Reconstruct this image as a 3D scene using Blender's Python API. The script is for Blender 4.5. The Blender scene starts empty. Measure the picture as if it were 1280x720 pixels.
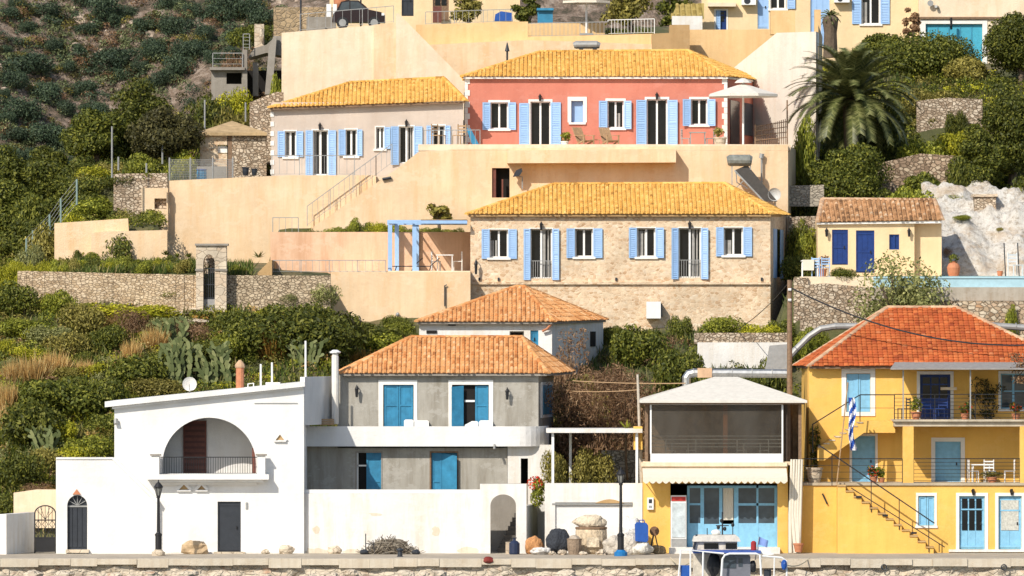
import bpy, math, random
import numpy as np
from mathutils import Vector, noise as mnoise
random.seed(7); rng = np.random.default_rng(7)
S = bpy.context.scene
COL = S.collection
# ---------------------------------------------------------------- camera, sky, sun, exposure
F = 9000.0; ZC = 8.67; HY = 430.0           # focal length in photo pixels, eye height, row of the horizon
cam = bpy.data.cameras.new('camera'); camo = bpy.data.objects.new('camera', cam); COL.objects.link(camo)
camo.location = (0, 0, ZC); camo.rotation_euler = (math.radians(90), 0, 0)
cam.sensor_width = 36; cam.lens = 36*F/1280; cam.shift_y = (HY-360)/1280
cam.clip_start = 1; cam.clip_end = 5000
S.camera = camo
SUN = Vector((-0.62, -1.0, 0.92)).normalized()
W = bpy.data.worlds.new('World'); S.world = W; W.use_nodes = True
nt = W.node_tree; bg = nt.nodes['Background']
sky = nt.nodes.new('ShaderNodeTexSky'); sky.sky_type = 'NISHITA'; sky.sun_disc = False
sky.sun_elevation = math.asin(SUN.z); sky.sun_rotation = math.atan2(SUN.x, SUN.y)
sky.air_density = 1.0; sky.dust_density = 1.0; sky.ozone_density = 1.0
nt.links.new(sky.outputs[0], bg.inputs[0]); bg.inputs[1].default_value = 0.125
sl = bpy.data.lights.new('sun', 'SUN'); sl.energy = 4.3; sl.angle = math.radians(0.5); sl.color = (1, .93, .82)
so = bpy.data.objects.new('sun', sl); COL.objects.link(so); so.location = (-60, 200, 90)
so.rotation_euler = (-SUN).to_track_quat('-Z', 'Y').to_euler()
S.view_settings.view_transform = 'Standard'; S.view_settings.look = 'None'
S.view_settings.gamma = 1; S.view_settings.use_curve_mapping = False
S.view_settings.exposure = 0.08
S.cycles.max_bounces = 6; S.cycles.transparent_max_bounces = 12

# ---------------------------------------------------------------- photo pixel -> world at a depth Y
def X(px, Y): return (px-640)*Y/F
def Z(py, Y): return ZC+(HY-py)*Y/F
def P(px, py, Y): return (X(px, Y), Y, Z(py, Y))

# ---------------------------------------------------------------- objects
def origin_of(o):
    v = Vector((0, 0, 0))
    while o is not None: v += o.location; o = o.parent
    return v
def tag(o, label=None, cat=None, group=None, kind=None):
    if label: o['label'] = label
    if cat: o['category'] = cat
    if group: o['group'] = group
    if kind: o['kind'] = kind
    return o
def thing(name, label, cat, loc, group=None):
    o = bpy.data.objects.new(name, None); COL.objects.link(o); o.location = loc; o.empty_display_size = .3
    return tag(o, label, cat, group)
def kids(o): return [c for c in bpy.data.objects if c.parent == o]
def copy_tree(o, parent=None, loc=None):
    c = o.copy(); COL.objects.link(c)
    if parent is not None: c.parent = parent
    if loc is not None: c.location = loc
    for ch in list(o.children): copy_tree(ch, c)
    return c

class MB:
    def __init__(s): s.v = []; s.f = []
    def poly(s, pts):
        n = len(s.v); s.v += [tuple(p) for p in pts]; s.f.append(tuple(range(n, n+len(pts)))); return s
    def box(s, x0, x1, y0, y1, z0, z1):
        n = len(s.v)
        s.v += [(x, y, z) for z in (z0, z1) for y in (y0, y1) for x in (x0, x1)]
        s.f += [tuple(n+i for i in q) for q in ((0, 2, 3, 1), (4, 5, 7, 6), (0, 1, 5, 4), (2, 6, 7, 3), (0, 4, 6, 2), (1, 3, 7, 5))]
        return s
    def pbox(s, a, b, c, d, Y0, Y1):            # photo rectangle at depth Y0, carried back to Y1
        return s.box(X(a, Y0), X(c, Y0), Y0, Y1, Z(d, Y0), Z(b, Y0))
    def prism(s, pts, y0, y1):                  # (x,z) outline extruded in y
        n = len(s.v); k = len(pts)
        s.v += [(x, y0, z) for x, z in pts]+[(x, y1, z) for x, z in pts]
        s.f.append(tuple(range(n, n+k))); s.f.append(tuple(range(n+2*k-1, n+k-1, -1)))
        for i in range(k):
            j = (i+1) % k; s.f.append((n+i, n+k+i, n+k+j, n+j))
        return s
    def pprism(s, pts, Y0, Y1): return s.prism([(X(a, Y0), Z(b, Y0)) for a, b in pts], Y0, Y1)
    def slab(s, pts, z0, z1):                   # (x,y) outline extruded in z
        n = len(s.v); k = len(pts)
        s.v += [(x, y, z0) for x, y in pts]+[(x, y, z1) for x, y in pts]
        s.f.append(tuple(range(n, n+k))); s.f.append(tuple(range(n+2*k-1, n+k-1, -1)))
        for i in range(k):
            j = (i+1) % k; s.f.append((n+i, n+k+i, n+k+j, n+j))
        return s
    def bar(s, p, q, w, h=None):
        h = h or w; p = Vector(p); q = Vector(q); d = (q-p).normalized()
        u = d.cross(Vector((0, 0, 1)))
        u = Vector((1, 0, 0)) if u.length < 1e-4 else u.normalized()
        t = u.cross(d); n = len(s.v)
        for c in (p, q):
            for a, b in ((-1, -1), (1, -1), (1, 1), (-1, 1)): s.v.append(tuple(c+u*a*w/2+t*b*h/2))
        s.f += [(n, n+1, n+2, n+3), (n+7, n+6, n+5, n+4)]+[(n+i, n+4+i, n+4+(i+1) % 4, n+(i+1) % 4) for i in range(4)]
        return s
    def tube(s, pts, r, k=8, cap=True):
        pts = [Vector(p) for p in pts]; rs = r if isinstance(r, (list, tuple)) else [r]*len(pts)
        n0 = len(s.v); ref = None
        for i, p in enumerate(pts):
            d = (pts[min(i+1, len(pts)-1)]-pts[max(i-1, 0)]).normalized()
            if ref is None: ref = Vector((0, 1, 0)) if abs(d.y) < .9 else Vector((1, 0, 0))
            u = (ref-d*ref.dot(d)).normalized(); w = d.cross(u)
            for j in range(k):
                a = 2*math.pi*j/k; s.v.append(tuple(p+(u*math.cos(a)+w*math.sin(a))*rs[i]))
        for i in range(len(pts)-1):
            for j in range(k):
                a = n0+i*k+j; b = n0+i*k+(j+1) % k; s.f.append((a, b, b+k, a+k))
        if cap:
            s.f.append(tuple(range(n0+k-1, n0-1, -1))); m = n0+(len(pts)-1)*k; s.f.append(tuple(range(m, m+k)))
        return s
    def lathe(s, c, prof, k=12):                # prof: (r,z) from the bottom up
        n0 = len(s.v)
        for r, z in prof:
            for j in range(k):
                a = 2*math.pi*j/k; s.v.append((c[0]+r*math.cos(a), c[1]+r*math.sin(a), c[2]+z))
        for i in range(len(prof)-1):
            for j in range(k):
                a = n0+i*k+j; b = n0+i*k+(j+1) % k; s.f.append((a, b, b+k, a+k))
        s.f.append(tuple(range(n0+k-1, n0-1, -1))); m = n0+(len(prof)-1)*k; s.f.append(tuple(range(m, m+k)))
        return s
    def blob(s, c, r, seed=0, rough=.25, k=10, m=7, flat=0):    # lumpy stone or sack
        n0 = len(s.v)
        for i in range(m+1):
            th = math.pi*i/m
            for j in range(k):
                ph = 2*math.pi*j/k
                d = Vector((math.sin(th)*math.cos(ph), math.sin(th)*math.sin(ph), -math.cos(th)))
                q = 1+rough*(mnoise.noise(d*1.3+Vector((seed*7.1, seed*3.3, 1.7)))*1.5+mnoise.noise(d*4+Vector((seed*2.1, 3.3, 1.7)))*.5)
                z = d.z*q
                if flat: z = max(z, -flat)
                s.v.append((c[0]+d.x*q*r[0], c[1]+d.y*q*r[1], c[2]+z*r[2]))
        for i in range(m):
            for j in range(k):
                a = n0+i*k+j; b = n0+i*k+(j+1) % k; s.f.append((a, b, b+k, a+k))
        return s
    def wall(s, x0, x1, z0, z1, y, holes=(), t=.3):  # a wall in the x-z plane with rectangular openings and their reveals
        xs = sorted({x0, x1}|{h[i] for h in holes for i in (0, 2)}); zs = sorted({z0, z1}|{h[i] for h in holes for i in (1, 3)})
        xs = [x for x in xs if x0 <= x <= x1]; zs = [z for z in zs if z0 <= z <= z1]
        def hol(x, z): return any(h[0] < x < h[2] and h[1] < z < h[3] for h in holes)
        for i in range(len(xs)-1):
            for j in range(len(zs)-1):
                if hol((xs[i]+xs[i+1])/2, (zs[j]+zs[j+1])/2): continue
                a, b, c, d = xs[i], xs[i+1], zs[j], zs[j+1]
                s.poly([(a, y, c), (b, y, c), (b, y, d), (a, y, d)])
                s.poly([(a, y+t, c), (a, y+t, d), (b, y+t, d), (b, y+t, c)])
        for a, c, b, d in holes:
            s.poly([(a, y, c), (a, y, d), (a, y+t, d), (a, y+t, c)]); s.poly([(b, y, c), (b, y+t, c), (b, y+t, d), (b, y, d)])
            s.poly([(a, y, d), (b, y, d), (b, y+t, d), (a, y+t, d)]); s.poly([(a, y, c), (a, y+t, c), (b, y+t, c), (b, y, c)])
        for a, b in ((x0, x0), (x1, x1)): s.poly([(a, y, z0), (a, y+t, z0), (a, y+t, z1), (a, y, z1)])
        for c in (z0, z1): s.poly([(x0, y, c), (x1, y, c), (x1, y+t, c), (x0, y+t, c)])
        return s
    def pwall(s, a, b, c, d, Y, holes=(), t=.3):
        return s.wall(X(a, Y), X(c, Y), Z(d, Y), Z(b, Y), Y, [(X(h[0], Y), Z(h[3], Y), X(h[2], Y), Z(h[1], Y)) for h in holes], t)
    def arch(s, x0, x1, z0, z1, y, t, spring, n=14): # fills the top corners of a rectangular opening so that it reads as an arch
        cx = (x0+x1)/2; rx = (x1-x0)/2; rz = z1-spring
        for sg in (-1, 1):
            pts = [(cx+sg*rx*math.cos(i*math.pi/2/n), spring+rz*math.sin(i*math.pi/2/n)) for i in range(n+1)]
            xe = cx+sg*rx
            for (a, b), (c, d) in zip(pts[:-1], pts[1:]):
                s.poly([(a, y, b), (c, y, d), (c, y, z1), (a, y, z1)]) if sg < 0 else s.poly([(c, y, d), (a, y, b), (a, y, z1), (c, y, z1)])
                s.poly([(a, y, b), (a, y+t, b), (c, y+t, d), (c, y, d)])
        return s
    def seg(s, p, q, z0, z1, t):                 # a straight wall between two ground points
        p = Vector((p[0], p[1])); q = Vector((q[0], q[1])); d = (q-p).normalized(); n = Vector((-d.y, d.x))*t
        return s.slab([p, q, q+n, p+n], z0, z1)
    def build(s, name, mat, parent=None, smooth=False, loc=None, arr=None):
        me = bpy.data.meshes.new(name)
        o = bpy.data.objects.new(name, me); COL.objects.link(o)
        if loc is not None: o.location = loc
        off = origin_of(parent) if parent is not None else Vector((0, 0, 0))
        if loc is not None: off = off+Vector(loc)
        V = np.array(s.v, float)-np.array(off)
        me.from_pydata(V.tolist(), [], s.f)
        if mat is not None: me.materials.append(mat)
        if smooth: me.polygons.foreach_set('use_smooth', [True]*len(me.polygons))
        me.update()
        if parent is not None: o.parent = parent
        return o
def solo(mb, name, label, cat, mat, group=None, smooth=False, kind=None):   # a thing that is one mesh; its origin at its base
    V = np.array(mb.v); lo = V.min(0); hi = V.max(0)
    o = mb.build(name, mat, None, smooth, loc=((lo[0]+hi[0])/2, (lo[1]+hi[1])/2, lo[2]))
    return tag(o, label, cat, group, kind)
def struct(mb, name, mat, smooth=False):
    o = mb.build(name, mat, None, smooth); o['kind'] = 'structure'; return o

# ---------------------------------------------------------------- materials
def newmat(name):
    m = bpy.data.materials.new(name); m.use_nodes = True
    return m, m.node_tree, m.node_tree.nodes['Principled BSDF']
def nd(t, kind, **k):
    n = t.nodes.new(kind)
    for a, b in k.items(): setattr(n, a, b)
    return n
def pos(t, scale):
    g = nd(t, 'ShaderNodeNewGeometry'); m = nd(t, 'ShaderNodeVectorMath', operation='MULTIPLY')
    t.links.new(g.outputs['Position'], m.inputs[0]); m.inputs[1].default_value = scale; return m.outputs[0]
def noise(t, scale, detail=4, rough=.55):
    n = nd(t, 'ShaderNodeTexNoise'); n.inputs['Scale'].default_value = 1; n.inputs['Detail'].default_value = detail
    n.inputs['Roughness'].default_value = rough
    if isinstance(scale, (int, float)): scale = (scale,)*3
    t.links.new(pos(t, scale), n.inputs['Vector']); return n.outputs[0]
def ramp(t, src, stops, interp='LINEAR'):
    r = nd(t, 'ShaderNodeValToRGB'); r.color_ramp.interpolation = interp
    e = r.color_ramp.elements
    while len(e) < len(stops): e.new(.5)
    for i, (p, c) in enumerate(stops):
        e[i].position = p; c = (c,)*3 if isinstance(c, (int, float)) else c; e[i].color = (*c, 1)
    t.links.new(src, r.inputs[0]); return r.outputs[0]
def mix(t, fac, a, b, mode='MIX'):
    n = nd(t, 'ShaderNodeMix', data_type='RGBA', blend_type=mode)
    for s, v in ((n.inputs[0], fac), (n.inputs[6], a), (n.inputs[7], b)):
        if isinstance(v, (int, float)): s.default_value = v
        elif isinstance(v, tuple): s.default_value = (*v, 1)
        else: t.links.new(v, s)
    return n.outputs[2]
def bump(t, b, h, strength=.3, dist=.02):
    n = nd(t, 'ShaderNodeBump'); n.inputs['Strength'].default_value = strength; n.inputs['Distance'].default_value = dist
    t.links.new(h, n.inputs['Height']); t.links.new(n.outputs[0], b.inputs['Normal'])
def k3(c, f): return tuple(min(1, x*f) for x in c)
def plaster(name, c, stain=.5, tint=(.55, .42, .3), rough=.92):
    m, t, b = newmat(name)
    big = ramp(t, noise(t, .55, 5), [(.3, .86), (.7, 1.06)])
    col = mix(t, 1.0, c, big, 'MULTIPLY')
    st = ramp(t, noise(t, (2.2, 2.2, .28), 5, .65), [(.44, 0.0), (.70, stain)])
    col = mix(t, st, col, tuple(a*b_ for a, b_ in zip(c, tint)))
    fine = ramp(t, noise(t, 6, 5, .7), [(.55, 0.0), (.75, stain*.5)])
    col = mix(t, fine, col, k3(c, .72))
    run = ramp(t, noise(t, (5.5, 5.5, .16), 5, .7), [(.53, 0.0), (.72, stain*.8)])      # rain runs
    col = mix(t, run, col, tuple(x*(.62+.3*y) for x, y in zip(c, tint)))
    patch = ramp(t, noise(t, (.9, .9, 1.3), 6, .75), [(.54, 0.0), (.57, stain*.55)])   # patched and faded paint
    col = mix(t, patch, col, tuple(min(.85, x*.9+.10) for x in c))
    t.links.new(col, b.inputs['Base Color']); b.inputs['Roughness'].default_value = rough; b.inputs['Specular IOR Level'].default_value = .2
    bump(t, b, noise(t, 3.5, 7, .75), .6, .05); return m
def stone(name, cols, mortar, scale=(4.6, 4.6, 6.8), joint=.07, bmp=.7, cement=None):
    m, t, b = newmat(name)
    jit = nd(t, 'ShaderNodeTexNoise'); jit.inputs['Scale'].default_value = 2.5
    g = nd(t, 'ShaderNodeNewGeometry'); t.links.new(g.outputs['Position'], jit.inputs['Vector'])
    add = nd(t, 'ShaderNodeVectorMath', operation='MULTIPLY_ADD'); t.links.new(jit.outputs['Color'], add.inputs[0])
    add.inputs[1].default_value = (.5, .5, .4); t.links.new(pos(t, scale), add.inputs[2])
    v1 = nd(t, 'ShaderNodeTexVoronoi'); v1.inputs['Scale'].default_value = 1; t.links.new(add.outputs[0], v1.inputs['Vector'])
    v2 = nd(t, 'ShaderNodeTexVoronoi', feature='DISTANCE_TO_EDGE'); v2.inputs['Scale'].default_value = 1; t.links.new(add.outputs[0], v2.inputs['Vector'])
    sp = nd(t, 'ShaderNodeSeparateColor'); t.links.new(v1.outputs['Color'], sp.inputs[0])
    col = ramp(t, sp.outputs[0], [(i/(len(cols)-1), c) for i, c in enumerate(cols)])
    col = mix(t, 1.0, col, ramp(t, noise(t, 7, 5, .7), [(.25, .72), (.75, 1.15)]), 'MULTIPLY')
    ed = ramp(t, v2.outputs[0], [(joint*.4, 0.0), (joint*1.6, 1.0)])
    col = mix(t, ed, mortar, col)
    col = mix(t, 1.0, col, ramp(t, noise(t, .7, 4), [(.3, .8), (.7, 1.1)]), 'MULTIPLY')
    if cement: col = mix(t, ramp(t, noise(t, (1.1, 1.1, 1.6), 6, .7), [(.38, 0.0), (.5, .9)]), col, cement)
    t.links.new(col, b.inputs['Base Color']); b.inputs['Roughness'].default_value = .92; b.inputs['Specular IOR Level'].default_value = .2
    bump(t, b, ed, bmp, .05); return m
def islands(name, stops, rough=.85, spec=.25, nz=None, obj=0.0, trans=0.0):   # colour that differs from tile to tile or leaf to leaf
    m, t, b = newmat(name)
    g = nd(t, 'ShaderNodeNewGeometry'); col = ramp(t, g.outputs['Random Per Island'], stops)
    if nz: col = mix(t, 1.0, col, ramp(t, noise(t, nz[0], 5, .65), [(.3, nz[1]), (.7, nz[2])]), 'MULTIPLY')
    if obj:
        oi = nd(t, 'ShaderNodeObjectInfo'); col = mix(t, 1.0, col, ramp(t, oi.outputs['Random'], [(0, 1-obj), (1, 1+obj)]), 'MULTIPLY')
    t.links.new(col, b.inputs['Base Color']); b.inputs['Roughness'].default_value = rough; b.inputs['Specular IOR Level'].default_value = spec
    if trans:
        tr = nd(t, 'ShaderNodeBsdfTranslucent'); t.links.new(col, tr.inputs[0]); ms = nd(t, 'ShaderNodeMixShader'); ms.inputs[0].default_value = trans
        t.links.new(b.outputs[0], ms.inputs[1]); t.links.new(tr.outputs[0], ms.inputs[2]); t.links.new(ms.outputs[0], t.nodes['Material Output'].inputs[0])
    return m
def paint(name, c, rough=.55, var=.12, metal=0, spec=.4, sc=5):
    m, t, b = newmat(name)
    col = mix(t, 1.0, c, ramp(t, noise(t, sc, 5, .65), [(.3, 1-var), (.7, 1+var)]), 'MULTIPLY')
    t.links.new(col, b.inputs['Base Color']); b.inputs['Roughness'].default_value = rough; b.inputs['Metallic'].default_value = metal
    b.inputs['Specular IOR Level'].default_value = spec; return m
def glassy(name, c, rough=.08, spec=.5):
    m, t, b = newmat(name)
    col = mix(t, 1.0, c, ramp(t, noise(t, 1.3, 3), [(.3, .6), (.7, 1.4)]), 'MULTIPLY')
    t.links.new(col, b.inputs['Base Color']); b.inputs['Roughness'].default_value = rough; b.inputs['Specular IOR Level'].default_value = spec; return m

WHITE = plaster('whitewash', (.82, .81, .79), .24, (.84, .78, .68))
WHITE2 = plaster('whitewash_worn', (.81, .79, .755), .5, (.74, .62, .45))
OCHRE = plaster('ochre_plaster', (.80, .605, .395), .7, (.88, .74, .58))
OCHRE_D = plaster('ochre_plaster_deep', (.77, .53, .27), .38, (.8, .64, .48))
CREAM = plaster('cream_plaster', (.82, .68, .50), .6, (.85, .72, .58))
PINKISH = plaster('pinkish_plaster', (.79, .52, .345), .7, (.72, .58, .48))
PALE = plaster('pale_house_plaster', (.60, .51, .435), .34, (.8, .72, .66))
RED = plaster('salmon_red_plaster', (.62, .225, .16), .4, (.82, .72, .7))
GREY = plaster('grey_render', (.40, .375, .325), .95, (.60, .57, .52))
GREYD = plaster('concrete', (.32, .29, .25), .5, (.6, .56, .5))
YELLOW = plaster('yellow_plaster', (.84, .51, .13), .34, (.82, .72, .55))
YELLOW2 = plaster('pale_yellow_plaster', (.83, .635, .385), .24, (.8, .7, .55))
BROWNP = plaster('brown_plaster', (.50, .33, .16), .3)
STONE = stone('warm_masonry', [(.56, .36, .21), (.74, .56, .38), (.82, .66, .47), (.70, .49, .31), (.84, .70, .53)], (.78, .62, .44), (5.2, 5.2, 8.2), .05, .4)
DRYST = stone('dry_stone', [(.46, .33, .2), (.64, .49, .32), (.76, .61, .43), (.58, .42, .26)], (.36, .26, .17), (5.6, 5.6, 9.6), .06, .8)
RUBBLE = stone('rubble_stone', [(.34, .25, .17), (.56, .45, .33), (.72, .61, .47), (.45, .32, .21)], (.26, .19, .13), (5.4, 5.4, 8.0), .07, .9)
ASHLAR = stone('pale_ashlar', [(.6, .5, .38), (.7, .6, .46), (.64, .5, .36)], (.42, .34, .25), (2.2, 2.2, 4.2), .03, .5)
QUAYST = stone('quay_stone', [(.34, .26, .18), (.52, .41, .29), (.66, .54, .40), (.46, .28, .18), (.58, .5, .4)], (.42, .34, .25), (3.0, 3.0, 5.0), .06, .8, (.60, .52, .41))
TILE_Y = islands('yellow_roof_tiles', [(0, (0.409, 0.208, 0.043)), (.05, (0.660, 0.335, 0.070)), (.5, (0.770, 0.435, 0.105)), (.95, (0.840, 0.530, 0.165)), (1, (0.860, 0.602, 0.208))], nz=(2.2, .85, 1.1))
TILE_T = islands('terracotta_roof_tiles', [(0, (.36, .14, .045)), (.05, (.56, .22, .07)), (.5, (.69, .335, .125)), (.95, (.79, .45, .21)), (1, (.84, .54, .30))], nz=(2.2, .78, 1.14))
TILE_R = islands('red_roof_tiles', [(0, (.30, .06, .022)), (.05, (.46, .10, .03)), (.5, (.54, .13, .036)), (.95, (.60, .17, .05)), (1, (.62, .22, .09))], nz=(1.3, .7, 1.15))
TILE_O = islands('old_mottled_roof_tiles', [(0, (.22, .12, .06)), (.35, (.42, .22, .1)), (.75, (.60, .34, .17)), (1, (.7, .52, .34))], nz=(1.6, .7, 1.15))
RIDGE_P = islands('pale_ridge_tiles', [(0, (.5, .3, .18)), (1, (.7, .48, .3))], nz=(3, .7, 1.1))
BLUE = paint('light_blue_paint', (.32, .50, .77), .5, .08)
BLUE_SKY = paint('sky_blue_paint', (.22, .48, .68), .5, .12)
BLUE_TEAL = paint('teal_blue_paint', (.035, .22, .38), .5, .22, sc=3)
BLUE_DK = paint('cobalt_paint', (.008, .036, .175), .45, .18)
WPAINT = paint('white_paint', (.82, .82, .80), .45, .05)
SURR = plaster('white_surround', (.86, .84, .79), .1)
GLASS = glassy('dark_window_glass', (.008, .009, .011), .1, .28)
GLASSB = glassy('bluish_window_glass', (.05, .07, .09))
DARK = paint('interior_shade', (.012, .010, .009), .9, .2)  # near-black colour standing in for the shade inside rooms and openings
BLACK = paint('black_iron', (.016, .016, .018), .5, .2)
SLATEP = paint('slate_paint', (.028, .033, .042), .5, .15)
STEEL = paint('galvanised_steel', (.5, .5, .48), .38, .2, .85)
GALV = paint('dull_grey_metal', (.34, .34, .33), .5, .15, .3)
WOOD = paint('weathered_wood', (.22, .14, .085), .85, .3, sc=9)
WOODR = paint('red_brown_wood', (.15, .05, .035), .6, .25, sc=6)
WOODT = paint('tan_wood', (.4, .26, .14), .7, .2)
TERRA = paint('terracotta_pot', (.5, .2, .1), .8, .2)
CANVAS = paint('cream_canvas', (.80, .74, .62), .85, .05)
CANVASG = paint('grey_white_canvas', (.78, .74, .66), .85, .1)
def translucent(m, f, c):
    t = m.node_tree; b = t.nodes['Principled BSDF']; tr = nd(t, 'ShaderNodeBsdfTranslucent'); tr.inputs[0].default_value = (*c, 1); ms = nd(t, 'ShaderNodeMixShader'); ms.inputs[0].default_value = f
    t.links.new(b.outputs[0], ms.inputs[1]); t.links.new(tr.outputs[0], ms.inputs[2]); t.links.new(ms.outputs[0], t.nodes['Material Output'].inputs[0])
translucent(CANVASG, .16, (.8, .76, .68)); translucent(CANVAS, .15, (.8, .74, .62))
PLASTW = paint('white_plastic', (.8, .8, .78), .4, .05)
BLUEPL = paint('blue_plastic', (.02, .09, .36), .4, .15)
REDFL = islands('red_petals', [(0, (.5, .02, .01)), (1, (.75, .10, .03))])
BARK = paint('bark', (.13, .095, .065), .95, .35, sc=8)
def leafm(name, a, b, c, tr=.2): return islands(name, [(0, a), (.55, b), (1, c)], .6, .3, obj=.22, trans=tr)
LEAF = dict(
    umber=leafm('dull_olive_leaves', (0.030, 0.030, 0.009), (0.068, 0.063, 0.019), (0.137, 0.119, 0.038)),
    dark=leafm('dark_leaves', (0.041, 0.054, 0.006), (0.100, 0.116, 0.015), (0.252, 0.249, 0.036)),
    mid=leafm('mid_green_leaves', (0.106, 0.123, 0.014), (0.226, 0.248, 0.025), (0.421, 0.413, 0.051)),
    lime=leafm('lime_leaves', (0.165, 0.175, 0.010), (0.356, 0.350, 0.017), (0.602, 0.537, 0.042)),
    olive=leafm('olive_leaves', (0.120, 0.108, 0.022), (0.241, 0.207, 0.042), (0.407, 0.344, 0.085)),
    grey=leafm('grey_green_leaves', (0.137, 0.151, 0.047), (0.246, 0.250, 0.085), (0.397, 0.388, 0.153)),
    brown=leafm('brown_twigs_and_leaves', (.13, .068, .034), (.25, .14, .07), (.38, .25, .14)),
    dry=leafm('dry_straw', (0.354, 0.201, 0.059), (0.590, 0.366, 0.130), (0.620, 0.519, 0.236)),
    rust=leafm('rusty_grass', (0.189, 0.100, 0.018), (0.354, 0.189, 0.035), (0.496, 0.295, 0.071)),
    hill=leafm('scrub_leaves', (0.026, 0.045, 0.026), (0.050, 0.078, 0.042), (0.096, 0.133, 0.065), .1),
    hill2=leafm('pale_scrub_leaves', (0.075, 0.095, 0.041), (0.136, 0.161, 0.066), (0.231, 0.254, 0.106), .1))
# ---------------------------------------------------------------- terrain height
PROF = {
 'L0': [(289, -.1), (302, -.05), (304, 2.0), (326, 10.6), (340, 12.9), (352, 15.4), (362, 14), (395, 10)],
 'L1': [(289, -.1), (303, -.05), (306.3, 1.0), (308, 3.2), (326.35, 10.3), (326.8, 11.6), (333.3, 12.2), (334.4, 12.4), (334.8, 14.1), (339.9, 14.5), (340.4, 16.0), (350, 17.0), (360, 18.0), (372, 17), (395, 13)],
 'L2': [(289, -.1), (303, 0), (308, 3), (326.35, 10.2), (326.8, 11.7), (333, 12.1), (340.1, 12.5), (340.5, 16.2), (346, 16.4), (354, 17), (362, 18.6), (372, 19.4), (395, 16)],
 'L2b': [(289, -.1), (303, 0), (308, 3), (326.35, 10.2), (326.8, 11.7), (333, 12.1), (340.1, 12.5), (340.5, 16.2), (346, 16.4), (354, 17), (362, 19.4), (372, 21.4), (395, 20)],
 'L3': [(289, -.1), (303, 0), (308, 3), (326.4, 10.2), (326.85, 11.7), (334.15, 12), (334.6, 13.1), (339.8, 13.2), (340.5, 16.2), (346, 16.4), (354, 17), (362, 19.6), (372, 21.4), (395, 20)],
 'M1': [(289, -.1), (305, -.05), (309.5, 3.5), (328.95, 9.8), (329.4, 11.8), (334.15, 11.85), (334.6, 13.4), (339.6, 13.6), (340.5, 16.2), (346.5, 16.4), (356, 17.6), (361.3, 18.5), (361.9, 23.8), (395, 26)],
 'M1b': [(289, -.1), (305, -.05), (309.5, 3.5), (328.95, 9.8), (329.4, 11.8), (334.15, 11.85), (334.6, 13.4), (339.6, 13.6), (340.5, 16.2), (346.5, 16.4), (356, 17.6), (364.5, 19), (366.4, 23.7), (395, 26)],
 'M2': [(289, -.1), (303.5, -.05), (306, 3), (313, 5), (326, 8.9), (330, 9.3), (337, 9.5), (342.5, 12), (343.2, 17.6), (357, 18.1), (364.5, 19.5), (366.4, 23.7), (395, 26)],
 'R1': [(289, -.1), (308, 0), (312, 3), (321, 7.3), (326.75, 8.7), (327.4, 11.55), (334, 11.7), (340, 12.2), (346, 15.5), (358, 18.7), (366, 22.3), (376, 23.2), (395, 25)],
 'R2': [(289, -.1), (308, 0), (312, 3), (321, 7.3), (326.75, 8.7), (327.4, 11.55), (337.2, 11.7), (343.5, 15.3), (347, 15.9), (357, 18.8), (358, 19.8), (368, 22.5), (395, 25)]}
ZONE = [(50, 'L0'), (110, 'L1'), (195, 'L1'), (214, 'L2'), (255, 'L2'), (285, 'L2b'), (341, 'L2b'), (349, 'L3'), (410, 'L3'), (420, 'M1'), (490, 'M1'), (505, 'M1b'), (580, 'M1b'), (592, 'M2'), (968, 'M2'), (992, 'R1'), (1100, 'R1'), (1170, 'R2')]
PX = {k: (np.array([p[0] for p in v]), np.array([p[1] for p in v])) for k, v in PROF.items()}
def prof(k, Y): return float(np.interp(Y, *PX[k]))
def H(x, Y):
    u = 640+F*x/Y
    if u <= ZONE[0][0]: z = prof(ZONE[0][1], Y)
    elif u >= ZONE[-1][0]: z = prof(ZONE[-1][1], Y)
    else:
        for (a, ka), (b, kb) in zip(ZONE[:-1], ZONE[1:]):
            if a <= u <= b:
                s = (u-a)/(b-a); s = s*s*(3-2*s); z = prof(ka, Y)*(1-s)+prof(kb, Y)*s; break
    if z > .4: z += .28*mnoise.noise(Vector((x*.35, Y*.35, 0)))+.12*mnoise.noise(Vector((x*1.1, Y*1.1, 5)))
    return z
def HM(x, y):                                   # the far mountain
    b = 15+.62*(y-540)-.10*(x+30)
    return b+5*mnoise.noise(Vector((x*.045, y*.03, 2)))+2.2*mnoise.noise(Vector((x*.13, y*.1, 4)))+.8*mnoise.noise(Vector((x*.5, y*.4, 9)))
def on_ground(px, py, Y0=296.0, Y1=394.0, fn=H, step=.25):  # first point of the ground seen at a pixel
    Y = Y0
    while Y < Y1:
        x = X(px, Y); z = fn(x, Y)
        if z >= Z(py, Y): return (x, Y, z)
        Y += step
    return None

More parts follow.
